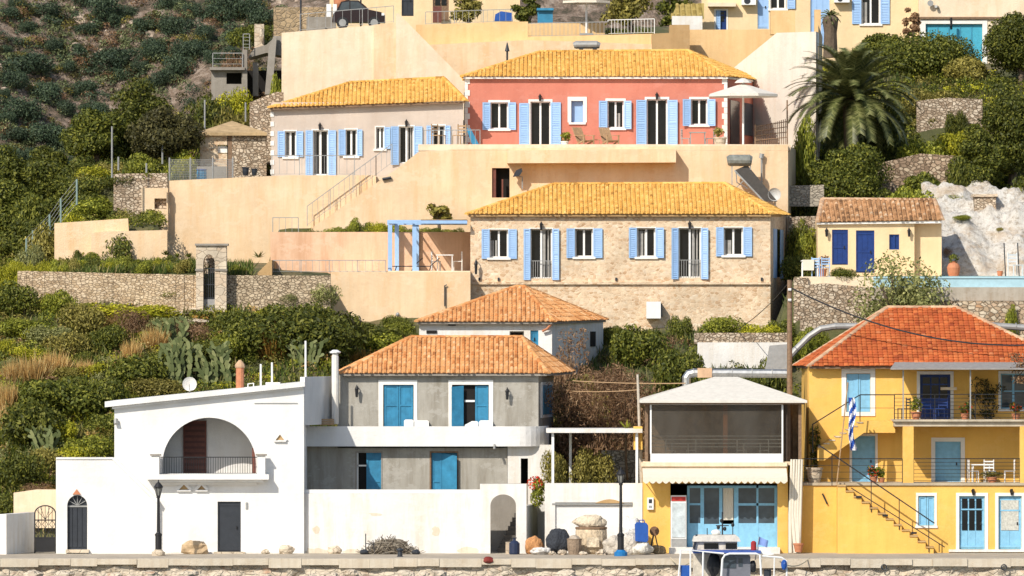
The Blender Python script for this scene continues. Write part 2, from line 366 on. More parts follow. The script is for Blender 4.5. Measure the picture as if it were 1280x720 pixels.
# ---------------------------------------------------------------- foliage
def leaf_arrays(n, lumps, size, up=.25, asp=.55, inner=.55):
    # lumps: (cx,cy,cz,rx,ry,rz); leaves lie in the outer shell of each lump
    L = np.array(lumps, float); w = (L[:, 3]*L[:, 4]*L[:, 5])**(2/3); w /= w.sum()
    k = rng.choice(len(L), n, p=w)
    d = rng.normal(size=(n, 3)); d[:, 2] += up; d /= np.linalg.norm(d, axis=1)[:, None]
    r = inner+(1.08-inner)*rng.random(n)**.6
    c = L[k, :3]+d*L[k, 3:]*r[:, None]
    nr = d+rng.normal(size=(n, 3))*.65; nr /= np.linalg.norm(nr, axis=1)[:, None]
    a = np.cross(nr, rng.normal(size=(n, 3))); a /= np.linalg.norm(a, axis=1)[:, None]
    b = np.cross(nr, a); s = size*(.55+.9*rng.random(n))[:, None]
    return c, a*s, b*s*asp
def leaf_mesh(name, mat, *sets):
    V = []; 
    for c, a, b in sets: V.append(np.stack([c-a, c-b*.9+a*.1, c+a, c+b*.9+a*.1], 1).reshape(-1, 3))
    V = np.concatenate(V); n = len(V)//4
    me = bpy.data.meshes.new(name); me.vertices.add(len(V)); me.vertices.foreach_set('co', V.ravel())
    me.loops.add(4*n); me.loops.foreach_set('vertex_index', np.arange(4*n, dtype=np.int32))
    me.polygons.add(n); me.polygons.foreach_set('loop_start', np.arange(0, 4*n, 4, dtype=np.int32))
    me.materials.append(mat); me.update(); me.validate(); return me
def lumpy(n, seed, flat=.8, spread=.62, r=(.3, .5)):
    q = np.random.default_rng(seed); out = []
    for i in range(n):
        a = q.random()*6.283; rr = spread*math.sqrt(q.random()); s = r[0]+(r[1]-r[0])*q.random()
        zc = s*.6+(1-s*1.5)*q.random()*(1-rr*rr*1.3)
        out.append((rr*math.cos(a), rr*math.sin(a), max(zc, s*.5), s, s, s*flat))
    return out
BUSH = {}
def bush_mesh(kind, var):
    if (kind, var) not in BUSH:
        if kind in ('dry', 'rust'):             # upright straw clump
            n = 1100; a = rng.random(n)*6.283; r = .55*np.sqrt(rng.random(n)); b = np.stack([r*np.cos(a), r*np.sin(a), np.zeros(n)], 1)
            lean = np.stack([np.cos(a)*(r+.2)*.6, np.sin(a)*(r+.2)*.6, np.ones(n)], 1)+rng.normal(size=(n, 3))*.22
            ln = (.45+.6*rng.random(n))[:, None]*(1-.5*r[:, None]); c = b+lean*ln*.5; s = np.cross(lean, rng.normal(size=(n, 3))); s /= np.linalg.norm(s, axis=1)[:, None]
            me = leaf_mesh(kind+'_clump', LEAF[kind], (c, lean*ln*.5, s*.018))
        else:
            n, sz = {'hill': (3200, .045), 'brown': (3400, .042), 'olive': (3800, .045), 'lime': (3400, .045), 'grey': (3800, .042)}.get(kind, (4200, .048))
            me = leaf_mesh(kind+'_bush', LEAF[kind], leaf_arrays(n, lumpy(11, var*13+len(kind)), sz, asp=.5 if kind != 'brown' else .25))
        BUSH[(kind, var)] = me
    return BUSH[(kind, var)]
def shrub(p, w, h, kind, name, label, cat='shrub', group=None, d=None, sink=.15):
    o = bpy.data.objects.new(name, bush_mesh(kind, random.randrange(3))); COL.objects.link(o)
    o.location = (p[0], p[1], p[2]-sink*h*.5); o.scale = (w/1.7, (d or w)/1.7, h); o.rotation_euler.z = random.random()*6.28
    return tag(o, label, cat, group)
def pshrub(px, py, wpx, hpx, kind, name, label, cat='shrub', group=None, Y=None, fixed=False):
    p = on_ground(px, py) if Y is None else P(px, py, Y)
    if p is None: p = P(px, py, 350)
    k = p[1]/F; hh = hpx*k
    if Y is not None and not fixed:             # stand it on the ground, keep its top
        g = H(p[0], p[1])
        if g > p[2]-3: hh = max(hh+p[2]-g, hh*.45); p = (p[0], p[1], g)
    return shrub(p, wpx*k, hh, kind, name, label, cat, group)
def tree(px, py, Y, wpx, hpx, kind, name, label, trunk=.45, lumps=16, n=5200, leaf=.17, group=None, cat='tree', seed=1, flat=.75, zbase=None, sideways=0):
    k = Y/F; w = wpx*k; h = hpx*k; b = Vector(P(px, py, Y))
    g = H(b.x, b.y); h = max(h+b.z-g, h*.5); b.z = g
    t = thing(name, label, cat, b, group); q = np.random.default_rng(seed)
    cz = h*trunk; ls = []
    for i in range(lumps):
        a = q.random()*6.283; rr = math.sqrt(q.random())*.36*w; s = w*(.13+.12*q.random())
        zz = cz+(h-cz)*(.12+.72*q.random()*(1-(rr/(.36*w))**2*.55))
        ls.append((b.x+rr*math.cos(a)+sideways*(zz-cz), b.y+rr*math.sin(a)*.8, b.z+zz, s, s, s*flat))
    m = MB(); top = b+Vector((sideways*h*.2, 0, cz+.2*(h-cz)))
    m.tube([b-Vector((0, 0, .4)), b+(top-b)*.5+Vector((.04*w, 0, 0)), top], [w*.05+.06, w*.04+.04, w*.028+.02], 7)
    for l in ls[::2]:
        e = Vector(l[:3]); m.tube([top-Vector((0, 0, .15*h*q.random())), (top+e)/2+Vector((0, 0, -.04*h)), e], [w*.022+.02, w*.014+.015, .012], 5)
    m.build('trunk', BARK, t)
    me = leaf_mesh('crown', LEAF[kind], leaf_arrays(n, [(l[0]-b.x, l[1]-b.y, l[2]-b.z, *l[3:]) for l in ls], leaf, inner=.35))
    o = bpy.data.objects.new('crown', me); COL.objects.link(o); o.parent = t
    return t
def grass(name, pts, hgt, cols, label, w=.03):
    p = np.array(pts); n = len(p); up = np.stack([rng.normal(size=n)*.35, rng.normal(size=n)*.35, np.ones(n)], 1)
    ln = (hgt*(.5+rng.random(n)))[:, None]; s = rng.normal(size=(n, 3)); s[:, 2] = 0; s /= np.linalg.norm(s, axis=1)[:, None]
    me = leaf_mesh(name, islands(name+'_blades', cols, .7, .2, trans=.25), (p+up*ln*.45, up*ln*.5, s*w))
    o = bpy.data.objects.new(name, me); COL.objects.link(o); return tag(o, label, 'grass', None, 'stuff')

# ---------------------------------------------------------------- tiled roofs
def tile_face(m, A, B, C, D, w=.2, course=.32, h=.05, rise=.036, seg=3, fill=.66):
    A, B, C, D = map(Vector, (A, B, C, D)); e = (B-A); L = e.length; e = e/L
    nr = e.cross((C+D)/2-(A+B)/2).normalized()
    if nr.z < 0: nr = -nr
    v = nr.cross(e).normalized()
    if v.z < 0: v = -v
    m.poly([A, B, C, D] if (C-D).length > 1e-4 else [A, B, C])
    sc, vc = (C-A).dot(e), (C-A).dot(v); sd, vd = (D-A).dot(e), (D-A).dot(v)
    n = max(1, int(L/w)); w = L/n
    for i in range(n):
        s = (i+.5)*w
        if s < sd: vm = vd*s/sd
        elif s > sc: vm = vc*(L-s)/max(L-sc, 1e-6)
        else: vm = vd+(vc-vd)*(s-sd)/max(sc-sd, 1e-6)
        k = 0
        js = random.uniform(-.014, .014); k0 = random.uniform(-.02, .05)
        while k*course < vm-.04:
            v0 = k*course-(.03+k0 if k == 0 else random.uniform(0, .035)*(random.random() < .5)); v1 = min((k+1)*course+.06, vm); q = len(m.v); hw = w*fill/2*(1.0+random.uniform(-.06, .06)); ri = rise*random.uniform(.75, 1.4)
            for vv, lf, sh in ((v0, ri, 1.04), (v1, .004, .92)):
                for j in range(seg+1):
                    a = math.pi*j/seg; m.v.append(tuple(A+e*(s+js-hw*sh*math.cos(a))+v*vv+nr*(lf+h*math.sin(a))))
            for j in range(seg): m.f.append((q+j, q+j+1, q+seg+2+j, q+seg+1+j))
            m.f.append(tuple(range(q+seg, q-1, -1))); k += 1
def ridge_caps(m, p, q, r=.12, step=.36):
    p = Vector(p); q = Vector(q); L = (q-p).length; d = (q-p)/L; n = max(1, int(L/step))
    u = d.cross(Vector((0, 0, 1))).normalized(); t = u.cross(d)
    for i in range(n):
        a = p+d*(L*i/n); b = p+d*(L*(i+1)/n+.04); k = len(m.v)
        for c, rr in ((a, r*1.08), (b, r*.94)):
            for j in range(6):
                g = math.pi*j/5; m.v.append(tuple(c+u*rr*math.cos(g)+t*(rr*math.sin(g)*.8-.02)))
        for j in range(5): m.f.append((k+j, k+j+1, k+7+j, k+6+j))
        m.f.append((k+5, k+4, k+3, k+2, k+1, k))
def hip_roof(par, A, B, C, D, R0, R1, mat, ridge=None, fascia=None, th=.10, faces='fblr', **kw):
    m = MB(); A, B, C, D, R0, R1 = map(Vector, (A, B, C, D, R0, R1))
    tile_face(m, A, B, R1, R0, **kw)
    if 'l' in faces: tile_face(m, D, A, R0, R0, **kw)
    if 'r' in faces: tile_face(m, B, C, R1, R1, **kw)
    if 'b' in faces: tile_face(m, C, D, R0, R1, **kw)
    r = m.build('roof', mat, par)
    g = MB()
    for p, q in ((A, R0), (B, R1), (R0, R1), (D, R0), (C, R1)):
        if (p-q).length > .1: ridge_caps(g, p, q)
    g.build('ridge_tiles', ridge or mat, r)
    f = MB(); dz = Vector((0, 0, th)); c0 = (A+B+C+D)/4
    E4 = [p-(p-c0)*.012-Vector((0, 0, .012)) for p in (A, B, C, D)]
    for i in range(4): f.poly([E4[i], E4[(i+1) % 4], E4[(i+1) % 4]-dz, E4[i]-dz])
    f.poly([p-dz for p in E4][::-1])
    f.build('eaves', fascia or SURR, r)
    return r

CURTAIN = paint('net_curtain', (.34, .33, .31), .8, .2)
# ---------------------------------------------------------------- windows, doors, shutters
def shutter_leaf(x0, x1, z0, z1, y, t=.045, slats=True):
    m = MB(); s = min(.07, (x1-x0)*.22)
    m.box(x0, x0+s, y-t, y, z0, z1).box(x1-s, x1, y-t, y, z0, z1)
    mids = [z0, z1-s]+([z0+(z1-z0)*.5] if z1-z0 > 1.7 else [])
    for zz in mids: m.box(x0+s, x1-s, y-t, y, zz, zz+s)
    m.box(x0+s, x1-s, y-.012, y-.004, z0+s, z1-s)
    if slats:
        zz = z0+s+.03
        while zz < z1-s-.06:
            a = len(m.v)
            m.v += [(x0+s, y-t+.006, zz), (x1-s, y-t+.006, zz), (x1-s, y-.012, zz+.07), (x0+s, y-.012, zz+.07)]; m.f.append((a, a+1, a+2, a+3)); zz += .085
    return m
def window(par, r, Y, sh=None, shc=None, surround=0, frame=None, kind='window', glass=None, rec=.22, mull=1, bars=0, top=True, sill=True, blind=None, outer=None, juliet=False, lip=.0, sy=.03):
    a, b, c, d = X(r[0], Y), Z(r[3], Y), X(r[2], Y), Z(r[1], Y); frame = frame or WPAINT; fy = Y+rec
    w = MB().box(a+.02, c-.02, fy+.03, fy+.05, b+.02, d-.02).build(kind, glass or GLASS, par)
    fr = MB(); s = .055
    fr.box(a, a+s, fy-.03, fy+.028, b, d).box(c-s, c, fy-.03, fy+.028, b, d).box(a+s, c-s, fy-.03, fy+.028, d-s, d).box(a+s, c-s, fy-.03, fy+.028, b, b+s)
    for i in range(mull):
        x = a+(c-a)*(i+1)/(mull+1); fr.box(x-.045, x+.045, fy-.032, fy+.026, b+s, d-s)
    for i in range(bars):
        z = b+(d-b)*(i+1)/(bars+1); fr.box(a+s, c-s, fy-.02, fy+.024, z-.022, z+.022)
    fr.build('frame', frame, w)
    if mull and glass is None and random.random() < .55:      # a curtain behind part of the glass
        q = MB(); n = 5; lo = b+s; hi = d-s if kind == 'door' else b+(d-b)*random.choice((.55, .62, .9)); lf = random.random() < .5
        for i in range(n):
            xa = a+s+(c-a-2*s)*(0 if lf else .53); xw = (c-a-2*s)*.47*random.choice((.5, .8, 1)); x0 = xa+xw*i/n; q.poly([(x0, fy+.022, lo), (x0+xw/n, fy+.012 if i % 2 else fy+.028, lo), (x0+xw/n, fy+.012 if i % 2 else fy+.028, hi), (x0, fy+.022, hi)])
        q.build('curtain', CURTAIN, w)
    if surround:
        k = surround*Y/F; m = MB(); m.box(a-k, a-.002, Y-.03, Y+.03, b, d).box(c+.002, c+k, Y-.03, Y+.03, b, d)
        if top: m.box(a-k, c+k, Y-.034, Y+.03, d+.002, d+k*1.1)
        m.build('surround', outer or SURR, w)
    if sill and kind == 'window':
        MB().box(a-.12, c+.12, Y-.09, Y+.05, b-.10, b-.003).build('sill', SURR, w)
    if sh:
        for q in sh:                              # shutters folded back on the wall: (px0, px1[, py0, py1])
            z0, z1 = (b, d) if len(q) < 4 else (Z(q[3], Y), Z(q[2], Y))
            sm_ = shutter_leaf(X(q[0], Y), X(q[1], Y), z0, z1, Y-sy); left = q[0] < r[0]; hx = X(q[1], Y) if left else X(q[0], Y)
            an = math.radians(random.choice((1, 2, 3, 6, 10, 15))); ca, sa = math.cos(an), math.sin(an)
            sm_.v = [(hx+(vx-hx)*ca, vy-abs(vx-hx)*sa, vz) for vx, vy, vz in sm_.v]   # each leaf hangs at its own angle
            sm_.build('shutter', shc or BLUE, w)
    if juliet:
        m = MB(); z = b+(d-b)*.36; m.box(a, c, Y+.01, Y+.04, z-.03, z)
        n = 9
        for i in range(n+1): x = a+.02+(c-a-.04)*i/n; m.box(x-.012, x+.012, Y+.012, Y+.036, b, z-.03)
        m.build('railing', GALV, w)
    return w
def panel_door(par, r, Y, mat, rec=.12, planks=4, surround=0, frame=None, panes=0, pane_z=(.42, .92), name='door', glass=None, rails=(.06, .5, .93), top=True):
    a, b, c, d = X(r[0], Y), Z(r[3], Y), X(r[2], Y), Z(r[1], Y); y = Y+rec; m = MB(); hh = d-b
    m.box(a+.01, c-.01, y+.02, y+.05, b+.01, d-.01); n = planks
    for i in range(n):
        x0 = a+.03+(c-a-.06)*i/n; x1 = a+.03+(c-a-.06)*(i+1)/n-.012
        m.box(x0, x1, y+.002, y+.018, b+.03, d-.03)
    for f in rails: m.box(a+.05, c-.05, y-.02, y+.001, b+hh*f-.05, b+hh*f+.05)
    o = m.build(name, mat, par)
    fr = MB(); s = .06
    fr.box(a+.001, a+s, y-.04, y+.015, b+.002, d-.002).box(c-s, c-.001, y-.04, y+.015, b+.002, d-.002).box(a+s, c-s, y-.04, y+.015, d-s, d-.002)
    fr.build('frame', frame or mat, o)
    if panes:
        g = MB(); p0 = b+hh*pane_z[0]; p1 = b+hh*pane_z[1]
        for i in range(panes):
            x0 = a+.09+(c-a-.18)*i/panes+.03; x1 = a+.09+(c-a-.18)*(i+1)/panes-.03; g.box(x0, x1, y-.024, y-.003, p0, p1)
        g.build('pane', glass or GLASS, o)
        q = MB(); zm = p0+(p1-p0)*.66
        q.box(a+.08, c-.08, y-.034, y-.026, zm-.03, zm+.03).build('glazing_bar', mat, o)
    if surround:
        k = surround*Y/F; q = MB(); q.box(a-k, a-.002, Y-.03, Y+.03, b, d).box(c+.002, c+k, Y-.03, Y+.03, b, d)
        if top: q.box(a-k, c+k, Y-.034, Y+.03, d+.002, d+k)
        q.build('surround', SURR, o)
    MB().box(c-.2, c-.15, y-.06, y-.021, b+hh*.46, b+hh*.46+.12).build('handle', BLACK, o)
    return o
def wall_lamp(px, py, Y, label, group='wall lanterns by the doors', s=1.0):
    t = thing('wall_lamp', label, 'lamp', P(px, py+5, Y), group); x, y, z = P(px, py, Y)
    MB().bar((x, y, z+.1*s), (x, y-.16*s, z+.12*s), .03).bar((x, y-.001, z-.06), (x, y-.001, z+.14), .04).build('bracket', BLACK, t)
    MB().lathe((x, y-.16*s, z-.2*s), [(.03, 0), (.05, .02), (.075, .2*s), (.09, .22*s), (.02, .3*s)], 8).build('lantern', BLACK, t)
    return t
def railing(par, pts, h, mat=None, step=.12, post=1.2, horiz=0, name='railing', bw=.018, pw=.035):
    m = MB(); mat = mat or BLACK; dz = Vector((0, 0, h))
    for p, q in zip(pts[:-1], pts[1:]):
        p = Vector(p); q = Vector(q); L = (q-p).length
        m.bar(p+dz, q+dz, pw, pw)
        if horiz:
            for i in range(horiz): m.bar(p+dz*(i+.6)/(horiz+.6), q+dz*(i+.6)/(horiz+.6), bw)
        else:
            m.bar(p+dz*.08, q+dz*.08, bw)
            n = max(1, int(L/step))
            for i in range(1, n): c = p+(q-p)*i/n; m.bar(c+dz*.08, c+dz, bw)
        n = max(1, int(L/post))
        for i in range(n+1): c = p+(q-p)*i/n; m.bar(c, c+dz, pw)
    return m.build(name, mat, par)
def fence(name, label, pts, h, mat=None, cat='railing', **kw):
    t = thing(name, label, cat, pts[0]); railing(t, pts, h, mat, name='rail', **kw); return t
def side_poly(m, x0, y0, x1, y1, z0, z1): m.poly([(x0, y0, z0), (x1, y1, z0), (x1, y1, z1), (x0, y0, z1)])
def body(par, a, c, top, bot, Y, D, ba, bc, mat, holes=(), t=.3, zbot=None):
    """four walls: the front between photo columns a and c at depth Y, the back seen at ba and bc at depth Y+D"""
    z1 = Z(top, Y); z0 = Z(bot, Y) if zbot is None else zbot; m = MB()
    m.wall(X(a, Y), X(c, Y), z0, z1, Y, [(X(h[0], Y), Z(h[3], Y), X(h[2], Y), Z(h[1], Y)) for h in holes], t)
    yb = Y+D; xa, xc, xba, xbc = X(a, Y), X(c, Y), X(ba, yb), X(bc, yb)
    side_poly(m, xc, Y+t, xbc, yb, z0, z1); side_poly(m, xba, yb, xa, Y+t, z0, z1); side_poly(m, xbc, yb, xba, yb, z0, z1)
    o = m.build('wall', mat, par)
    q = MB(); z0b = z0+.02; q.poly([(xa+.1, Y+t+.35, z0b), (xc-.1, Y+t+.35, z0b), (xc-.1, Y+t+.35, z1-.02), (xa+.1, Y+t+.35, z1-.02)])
    q.build('inner_wall', DARK, par)  # black sheet behind the openings, the room's darkness put into its colour
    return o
# ---------------------------------------------------------------- setting
def sheet(name, xs, ys, fn, mat):
    nx, ny = len(xs), len(ys); v = [(x, y, fn(x, y)) for y in ys for x in xs]
    f = [(j*nx+i, j*nx+i+1, (j+1)*nx+i+1, (j+1)*nx+i) for j in range(ny-1) for i in range(nx-1)]
    me = bpy.data.meshes.new(name); me.from_pydata(v, [], f); me.materials.append(mat); me.polygons.foreach_set('use_smooth', [True]*len(f)); me.update()
    o = bpy.data.objects.new(name, me); COL.objects.link(o); o['kind'] = 'structure'; return o
m, t, b = newmat('hillside_soil')
c = ramp(t, noise(t, .28, 6, .7), [(.3, (.055, .06, .022)), (.5, (.11, .11, .04)), (.62, (.20, .15, .075)), (.75, (.32, .25, .15))])
c = mix(t, ramp(t, noise(t, 2.2, 6, .7), [(.45, 0.0), (.7, .6)]), c, (.06, .075, .025))
t.links.new(c, b.inputs['Base Color']); b.inputs['Roughness'].default_value = 1; bump(t, b, noise(t, 3, 6, .7), 1, .15); SOIL = m
m, t, b = newmat('mountain_ground')
c = ramp(t, noise(t, .55, 8, .8), [(.36, (.055, .055, .032)), (.44, (.13, .105, .07)), (.52, (.28, .20, .145)), (.62, (.48, .39, .31))])
t.links.new(c, b.inputs['Base Color']); b.inputs['Roughness'].default_value = 1; bump(t, b, noise(t, .9, 7, .75), 1, .8); MTN = m
m, t, b = newmat('quay_concrete')
c = ramp(t, noise(t, .7, 7, .7), [(.3, (.30, .26, .2)), (.55, (.44, .39, .31)), (.75, (.55, .5, .41))])
c = mix(t, ramp(t, noise(t, (.8, 5, 5), 5, .7), [(.52, 0.0), (.7, .6)]), c, (.27, .21, .14))
t.links.new(c, b.inputs['Base Color']); b.inputs['Roughness'].default_value = .95; bump(t, b, noise(t, 5, 6, .7), .6, .04); QUAYC = m
m, t, b = newmat('sea_water'); b.inputs['Base Color'].default_value = (.01, .06, .09, 1); b.inputs['Roughness'].default_value = .08
bump(t, b, noise(t, (.8, 1.6, 1), 4), .4, .2); SEA = m
m, t, b = newmat('white_rock')
c = ramp(t, noise(t, .9, 7, .7), [(.3, (.55, .46, .36)), (.42, (.76, .71, .63)), (.7, (.86, .83, .77))])
c = mix(t, ramp(t, noise(t, 3.5, 6, .75), [(.5, 0.0), (.64, .8)]), c, (.36, .28, .19))
c = mix(t, ramp(t, noise(t, (.5, .5, 1.2), 5, .7), [(.52, 0.0), (.62, .5)]), c, (.60, .44, .28))
t.links.new(c, b.inputs['Base Color']); b.inputs['Roughness'].default_value = .95; bump(t, b, noise(t, 2.5, 7, .75), 1, .3); WROCK = m
ys = np.concatenate([np.arange(294, 303, 1.0), np.arange(303, 310, .3), np.arange(310, 324, .6), np.arange(324, 348, .15), np.arange(348, 396, .5)])
sheet('ground', np.arange(-70, 60, .5), ys, H, SOIL)
sheet('mountain', np.arange(-90, 60, 1.5), np.arange(500, 720, 1.7), HM, MTN)
sheet('lowland', np.linspace(-1500, 1500, 31), np.linspace(395, 2500, 31), lambda x, y: -.5+(y-395)*.004, SOIL)
sheet('sea', np.linspace(-1500, 1500, 9), np.linspace(-900, 293.5, 9), lambda x, y: -2.2, SEA)
struct(MB().box(-60, 60, 290.6, 308, -4, 0), 'quay', QUAYC)
q = MB()                                        # rough stone face of the quay
nx, nz = 420, 34
n0 = len(q.v)
for j in range(nz+1):
    for i in range(nx+1):
        x = -30+60*i/nx; z = -3+2.86*j/nz
        dz = mnoise.noise(Vector((x*1.3, z*2.2, 3)))*.22+mnoise.noise(Vector((x*3.2, z*4, 8)))*.10
        q.v.append((x, 290.2+(-.25*max(0, -z-.4))+dz*(1 if j < nz else .2), z))
for j in range(nz):
    for i in range(nx): a = j*(nx+1)+i; q.f.append((a, a+1, a+nx+2, a+nx+1))
struct(q, 'quay_wall', QUAYST)
q = MB(); x = -32.0
while x < 32:                                   # coping stones along the water's edge
    l = random.uniform(.8, 1.9); q.box(x, x+l-.008, 290.0+random.uniform(-.05, .03), 291.0, -.27+random.uniform(-.09, .06), .012+random.uniform(-.006, .012)); x += l
struct(q, 'quay_coping', plaster('coping_stone', (.64, .56, .44), .6, (.66, .56, .45)))
struct(MB().poly([(-31, 291.3, .005), (31, 291.3, .005), (31, 297.0, .005), (-31, 297.0, .005)]), 'road', paint('worn_dusty_road', (.42, .36, .28), .95, .22, sc=1.2))
r = MB()
for i in range(70):
    x = random.uniform(X(-10, 290), X(1275, 290)); s = random.uniform(.10, .30)
    r.blob((x, 289.6-random.random()*.5, -.55-random.random()*.5), (s*1.4, s, s*.8), i, .35)
tag(solo(r, 'rubble', 'broken stones and debris lying along the foot of the quay wall', 'rubble', QUAYST), kind='stuff')
# white rock slope behind the pool
def rock(x, y):
    z = float(np.interp(y, [336.6, 337.0, 338.2, 340.4, 343.6, 345], [11.6, 12.3, 13.2, 14.7, 15.9, 15.9]))
    return z+.75*mnoise.noise(Vector((x*.6, y*.7, 3)))+.38*mnoise.noise(Vector((x*1.7, y*1.7, 6)))+.16*mnoise.noise(Vector((x*4.5, y*4.5, 2)))+.05
sheet('rock_slope', np.arange(X(1160, 338), X(1345, 338), .12), np.arange(336.6, 345, .12), rock, WROCK)
# ---------------------------------------------------------------- far mountain scrub and stones
r = MB()
for i in range(6500):
    x = random.uniform(-46, -8); y = random.uniform(545, 640); s = random.uniform(.12, .34)+(.35 if random.random() < .07 else 0)
    if mnoise.noise(Vector((x*.16, y*.16, 1))) < random.uniform(-.3, .45): continue
    r.blob((x, y, HM(x, y)), (s, s, s*.7), i, .35, 5, 3)
tag(solo(r, 'boulders', 'pale boulders strewn over the dark far mountainside', 'boulders', paint('mountain_rock', (.40, .32, .25), .95, .4, sc=.8)), kind='stuff')
skirt = []
for (px, py, w) in [(12, 20, 30), (60, 10, 40), (35, 75, 60), (15, 95, 40), (70, 60, 30), (140, 70, 60), (110, 38, 30), (125, 5, 50), (180, 35, 36), (215, 30, 40), (240, 12, 30), (272, 15, 35), (28, 135, 56), (60, 115, 40), (88, 85, 30), (68, 60, 28), (105, 110, 35), (80, 132, 34), (55, 160, 50), (20, 170, 36), (45, 195, 40), (30, 215, 40), (75, 180, 36), (100, 165, 34), (190, 62, 40), (195, 70, 34), (222, 85, 40), (228, 60, 40), (205, 98, 34), (120, 135, 40), (150, 95, 30), (8, 145, 30), (5, 60, 20), (255, 40, 34), (160, 15, 30), (285, 5, 50), (310, 12, 44), (245, 62, 38), (15, 200, 40), (90, 205, 36), (60, 225, 44), (110, 190, 30), (185, 110, 30), (35, 35, 28), (95, 60, 22), (175, 85, 28), (265, 75, 30), (300, 45, 40), (325, 25, 40), (290, 70, 30), (5, 120, 22), (140, 25, 24), (330, 55, 34), (20, 5, 30), (215, 2, 40), (100, 3, 30)]:
    p = on_ground(px, py+w*.32, 505, 715, HM, .5)
    if p is None: continue
    k = p[1]/F
    for j in range(5):
        a_ = random.random()*6.28; r_ = w*k*random.uniform(.35, .75); x_, y_ = p[0]+r_*math.cos(a_), p[1]+r_*.6*math.sin(a_); skirt.append((x_, y_, HM(x_, y_), w*k*random.uniform(.1, .24), random.choice(('hill', 'hill', 'hill2'))))
    shrub(p, w*k*random.uniform(.85, 1.15), w*k*random.uniform(.6, .85), 'hill', 'shrub', 'big round dark evergreen shrub on the far rocky mountainside', 'shrub', 'dark shrubs on the far mountain')
def cover(name, label, pts, kinds, per=34, leaf=.1, kind='stuff', cat='ground cover'):   # low scrub nobody could count
    sets = {}
    for (x, y, z, s, k) in pts: sets.setdefault(k, []).append((x, y, z+s*.35, s, s, s*.75))
    for k, L in sets.items():
        a = leaf_arrays(per*len(L), L, leaf, up=.5); o = bpy.data.objects.new(name, leaf_mesh(name, LEAF[k], a)); COL.objects.link(o); tag(o, label[k] if isinstance(label, dict) else label, cat, None, kind)
pts = []
for i in range(2500):
    px = random.uniform(-20, 355) if i < 1500 else random.uniform(-450, -20); py = random.uniform(-25, 260); p = on_ground(px, py, 505, 715, HM, .5)
    if p and (mnoise.noise(Vector((p[0]*.1, p[1]*.1, 5))) > -.25 or random.random() < .45): pts.append((*p, random.uniform(.2, .7)*random.choice((.6, 1, 1.2)), random.choice(('hill', 'hill2', 'hill2', 'olive', 'umber', 'brown'))))
pts += skirt
cover('mountain_scrub', {'hill': 'dark low scrub thinly covering the far mountainside', 'hill2': 'dull green low scrub thinly covering the far mountainside', 'olive': 'olive coloured low scrub thinly covering the far mountainside', 'umber': 'dull olive low scrub thinly covering the far mountainside', 'brown': 'brown low scrub thinly covering the far mountainside'}, pts, None, 90, .08, cat='scrub')
# ---------------------------------------------------------------- whitewashed house with the arched porch
def tri_niche(par, cx, cy, w, h, Y, name='vent'):
    x, z = X(cx, Y), Z(cy, Y); k = Y/F; w *= k; h *= k; m = MB()
    m.poly([(x-w, Y-.012, z), (x+w, Y-.012, z), (x, Y-.012, z+h)])
    o = m.build(name, BROWNP, par)
    q = MB(); q.bar((x-w-.04, Y-.06, z-.02), (x, Y-.06, z+h+.03), .05, .12).bar((x, Y-.061, z+h+.03), (x+w+.04, Y-.061, z-.02), .05, .12)
    q.box(x-w-.02, x+w+.02, Y-.12, Y-.001, z-.07, z-.02).build('hood', WHITE, o); return o
Y = 298.0
wh = thing('whitewashed_house', 'whitewashed house with a big arched porch, sloping parapet and dark slate door', 'house', (X(260, Y), Y, 0))
m = MB(); arch = (203, 522, 320, 592); door = (272, 627, 301, 690)
m.pwall(143, 519, 380, 694, Y, [arch, door], .3)
m.arch(X(203, Y), X(320, Y), Z(592, Y), Z(522, Y), Y, .3, Z(580, Y))
m.pprism([(143, 519), (380, 519), (380, 483), (143, 507)], Y, Y+.3)
yb = Y+2.1
m.prism([(X(a, Y), Z(b, Y)) for a, b in ((143, 694), (380, 694), (380, 483), (143, 507))], yb, Y+8)
side_poly(m, X(380, Y), Y+.3, X(380, Y), yb, Z(694, Y), Z(484, Y)); side_poly(m, X(143, Y), yb, X(143, Y), Y+.3, Z(694, Y), Z(507, Y))
m.poly([(X(143, Y), Y+.3, Z(507, Y)), (X(380, Y), Y+.3, Z(483, Y)), (X(380, Y), yb, Z(483, Y)), (X(143, Y), yb, Z(507, Y))])
m.build('wall', WHITE, wh)
MB().pbox(145, 593.5, 378, 600, Y+.3, yb).build('porch_floor', GREYD, wh)
c = MB(); pts = [(131, 502), (381, 477), (381, 483.2), (131, 509)]; c.pprism(pts, Y-.32, Y+8.2)
c.pprism([(140, 508.3), (378.8, 483.2), (378.8, 486), (140, 511.5)], Y-.14, Y-.001).build('cornice', WHITE, wh)
panel_door(wh, door, Y, SLATEP, .1, 1, rails=(.06, .94))
o = MB().pbox(229, 526, 258, 593, yb-.12, yb-.003).build('shutter', WOODR, wh)
q = MB()
for i in range(9): q.pbox(231, 530+i*7, 256, 533+i*7, yb-.15, yb-.121)
q.build('slat', paint('dark_brown_slat', (.09, .035, .028), .7), o)
o = MB().pbox(315, 560, 320.5, 593, Y+.305, Y+.5).build('curtain', WOODR, wh)
sl_ = MB().pbox(183, 593, 336, 599.5, Y-.62, Y-.002); sl_.pbox(190, 599.6, 329, 603, Y-.42, Y-.003).pbox(198, 603.1, 321, 606, Y-.22, Y-.003)
bal = sl_.build('balcony', WHITE, wh)
z = Z(593, Y); 
for a in (190, 322):
    MB().box(X(a, Y), X(a+10, Y), Y-.56, Y-.26, z, z+.78).build('balcony_pier', WHITE, bal)
    MB().box(X(a, Y)-.06, X(a+10, Y)+.06, Y-.62, Y-.2, z+.781, z+.85).build('pier_cap', GREYD, bal)
railing(bal, [(X(200, Y), Y-.45, z), (X(322, Y), Y-.45, z)], .72, step=.1, post=9)
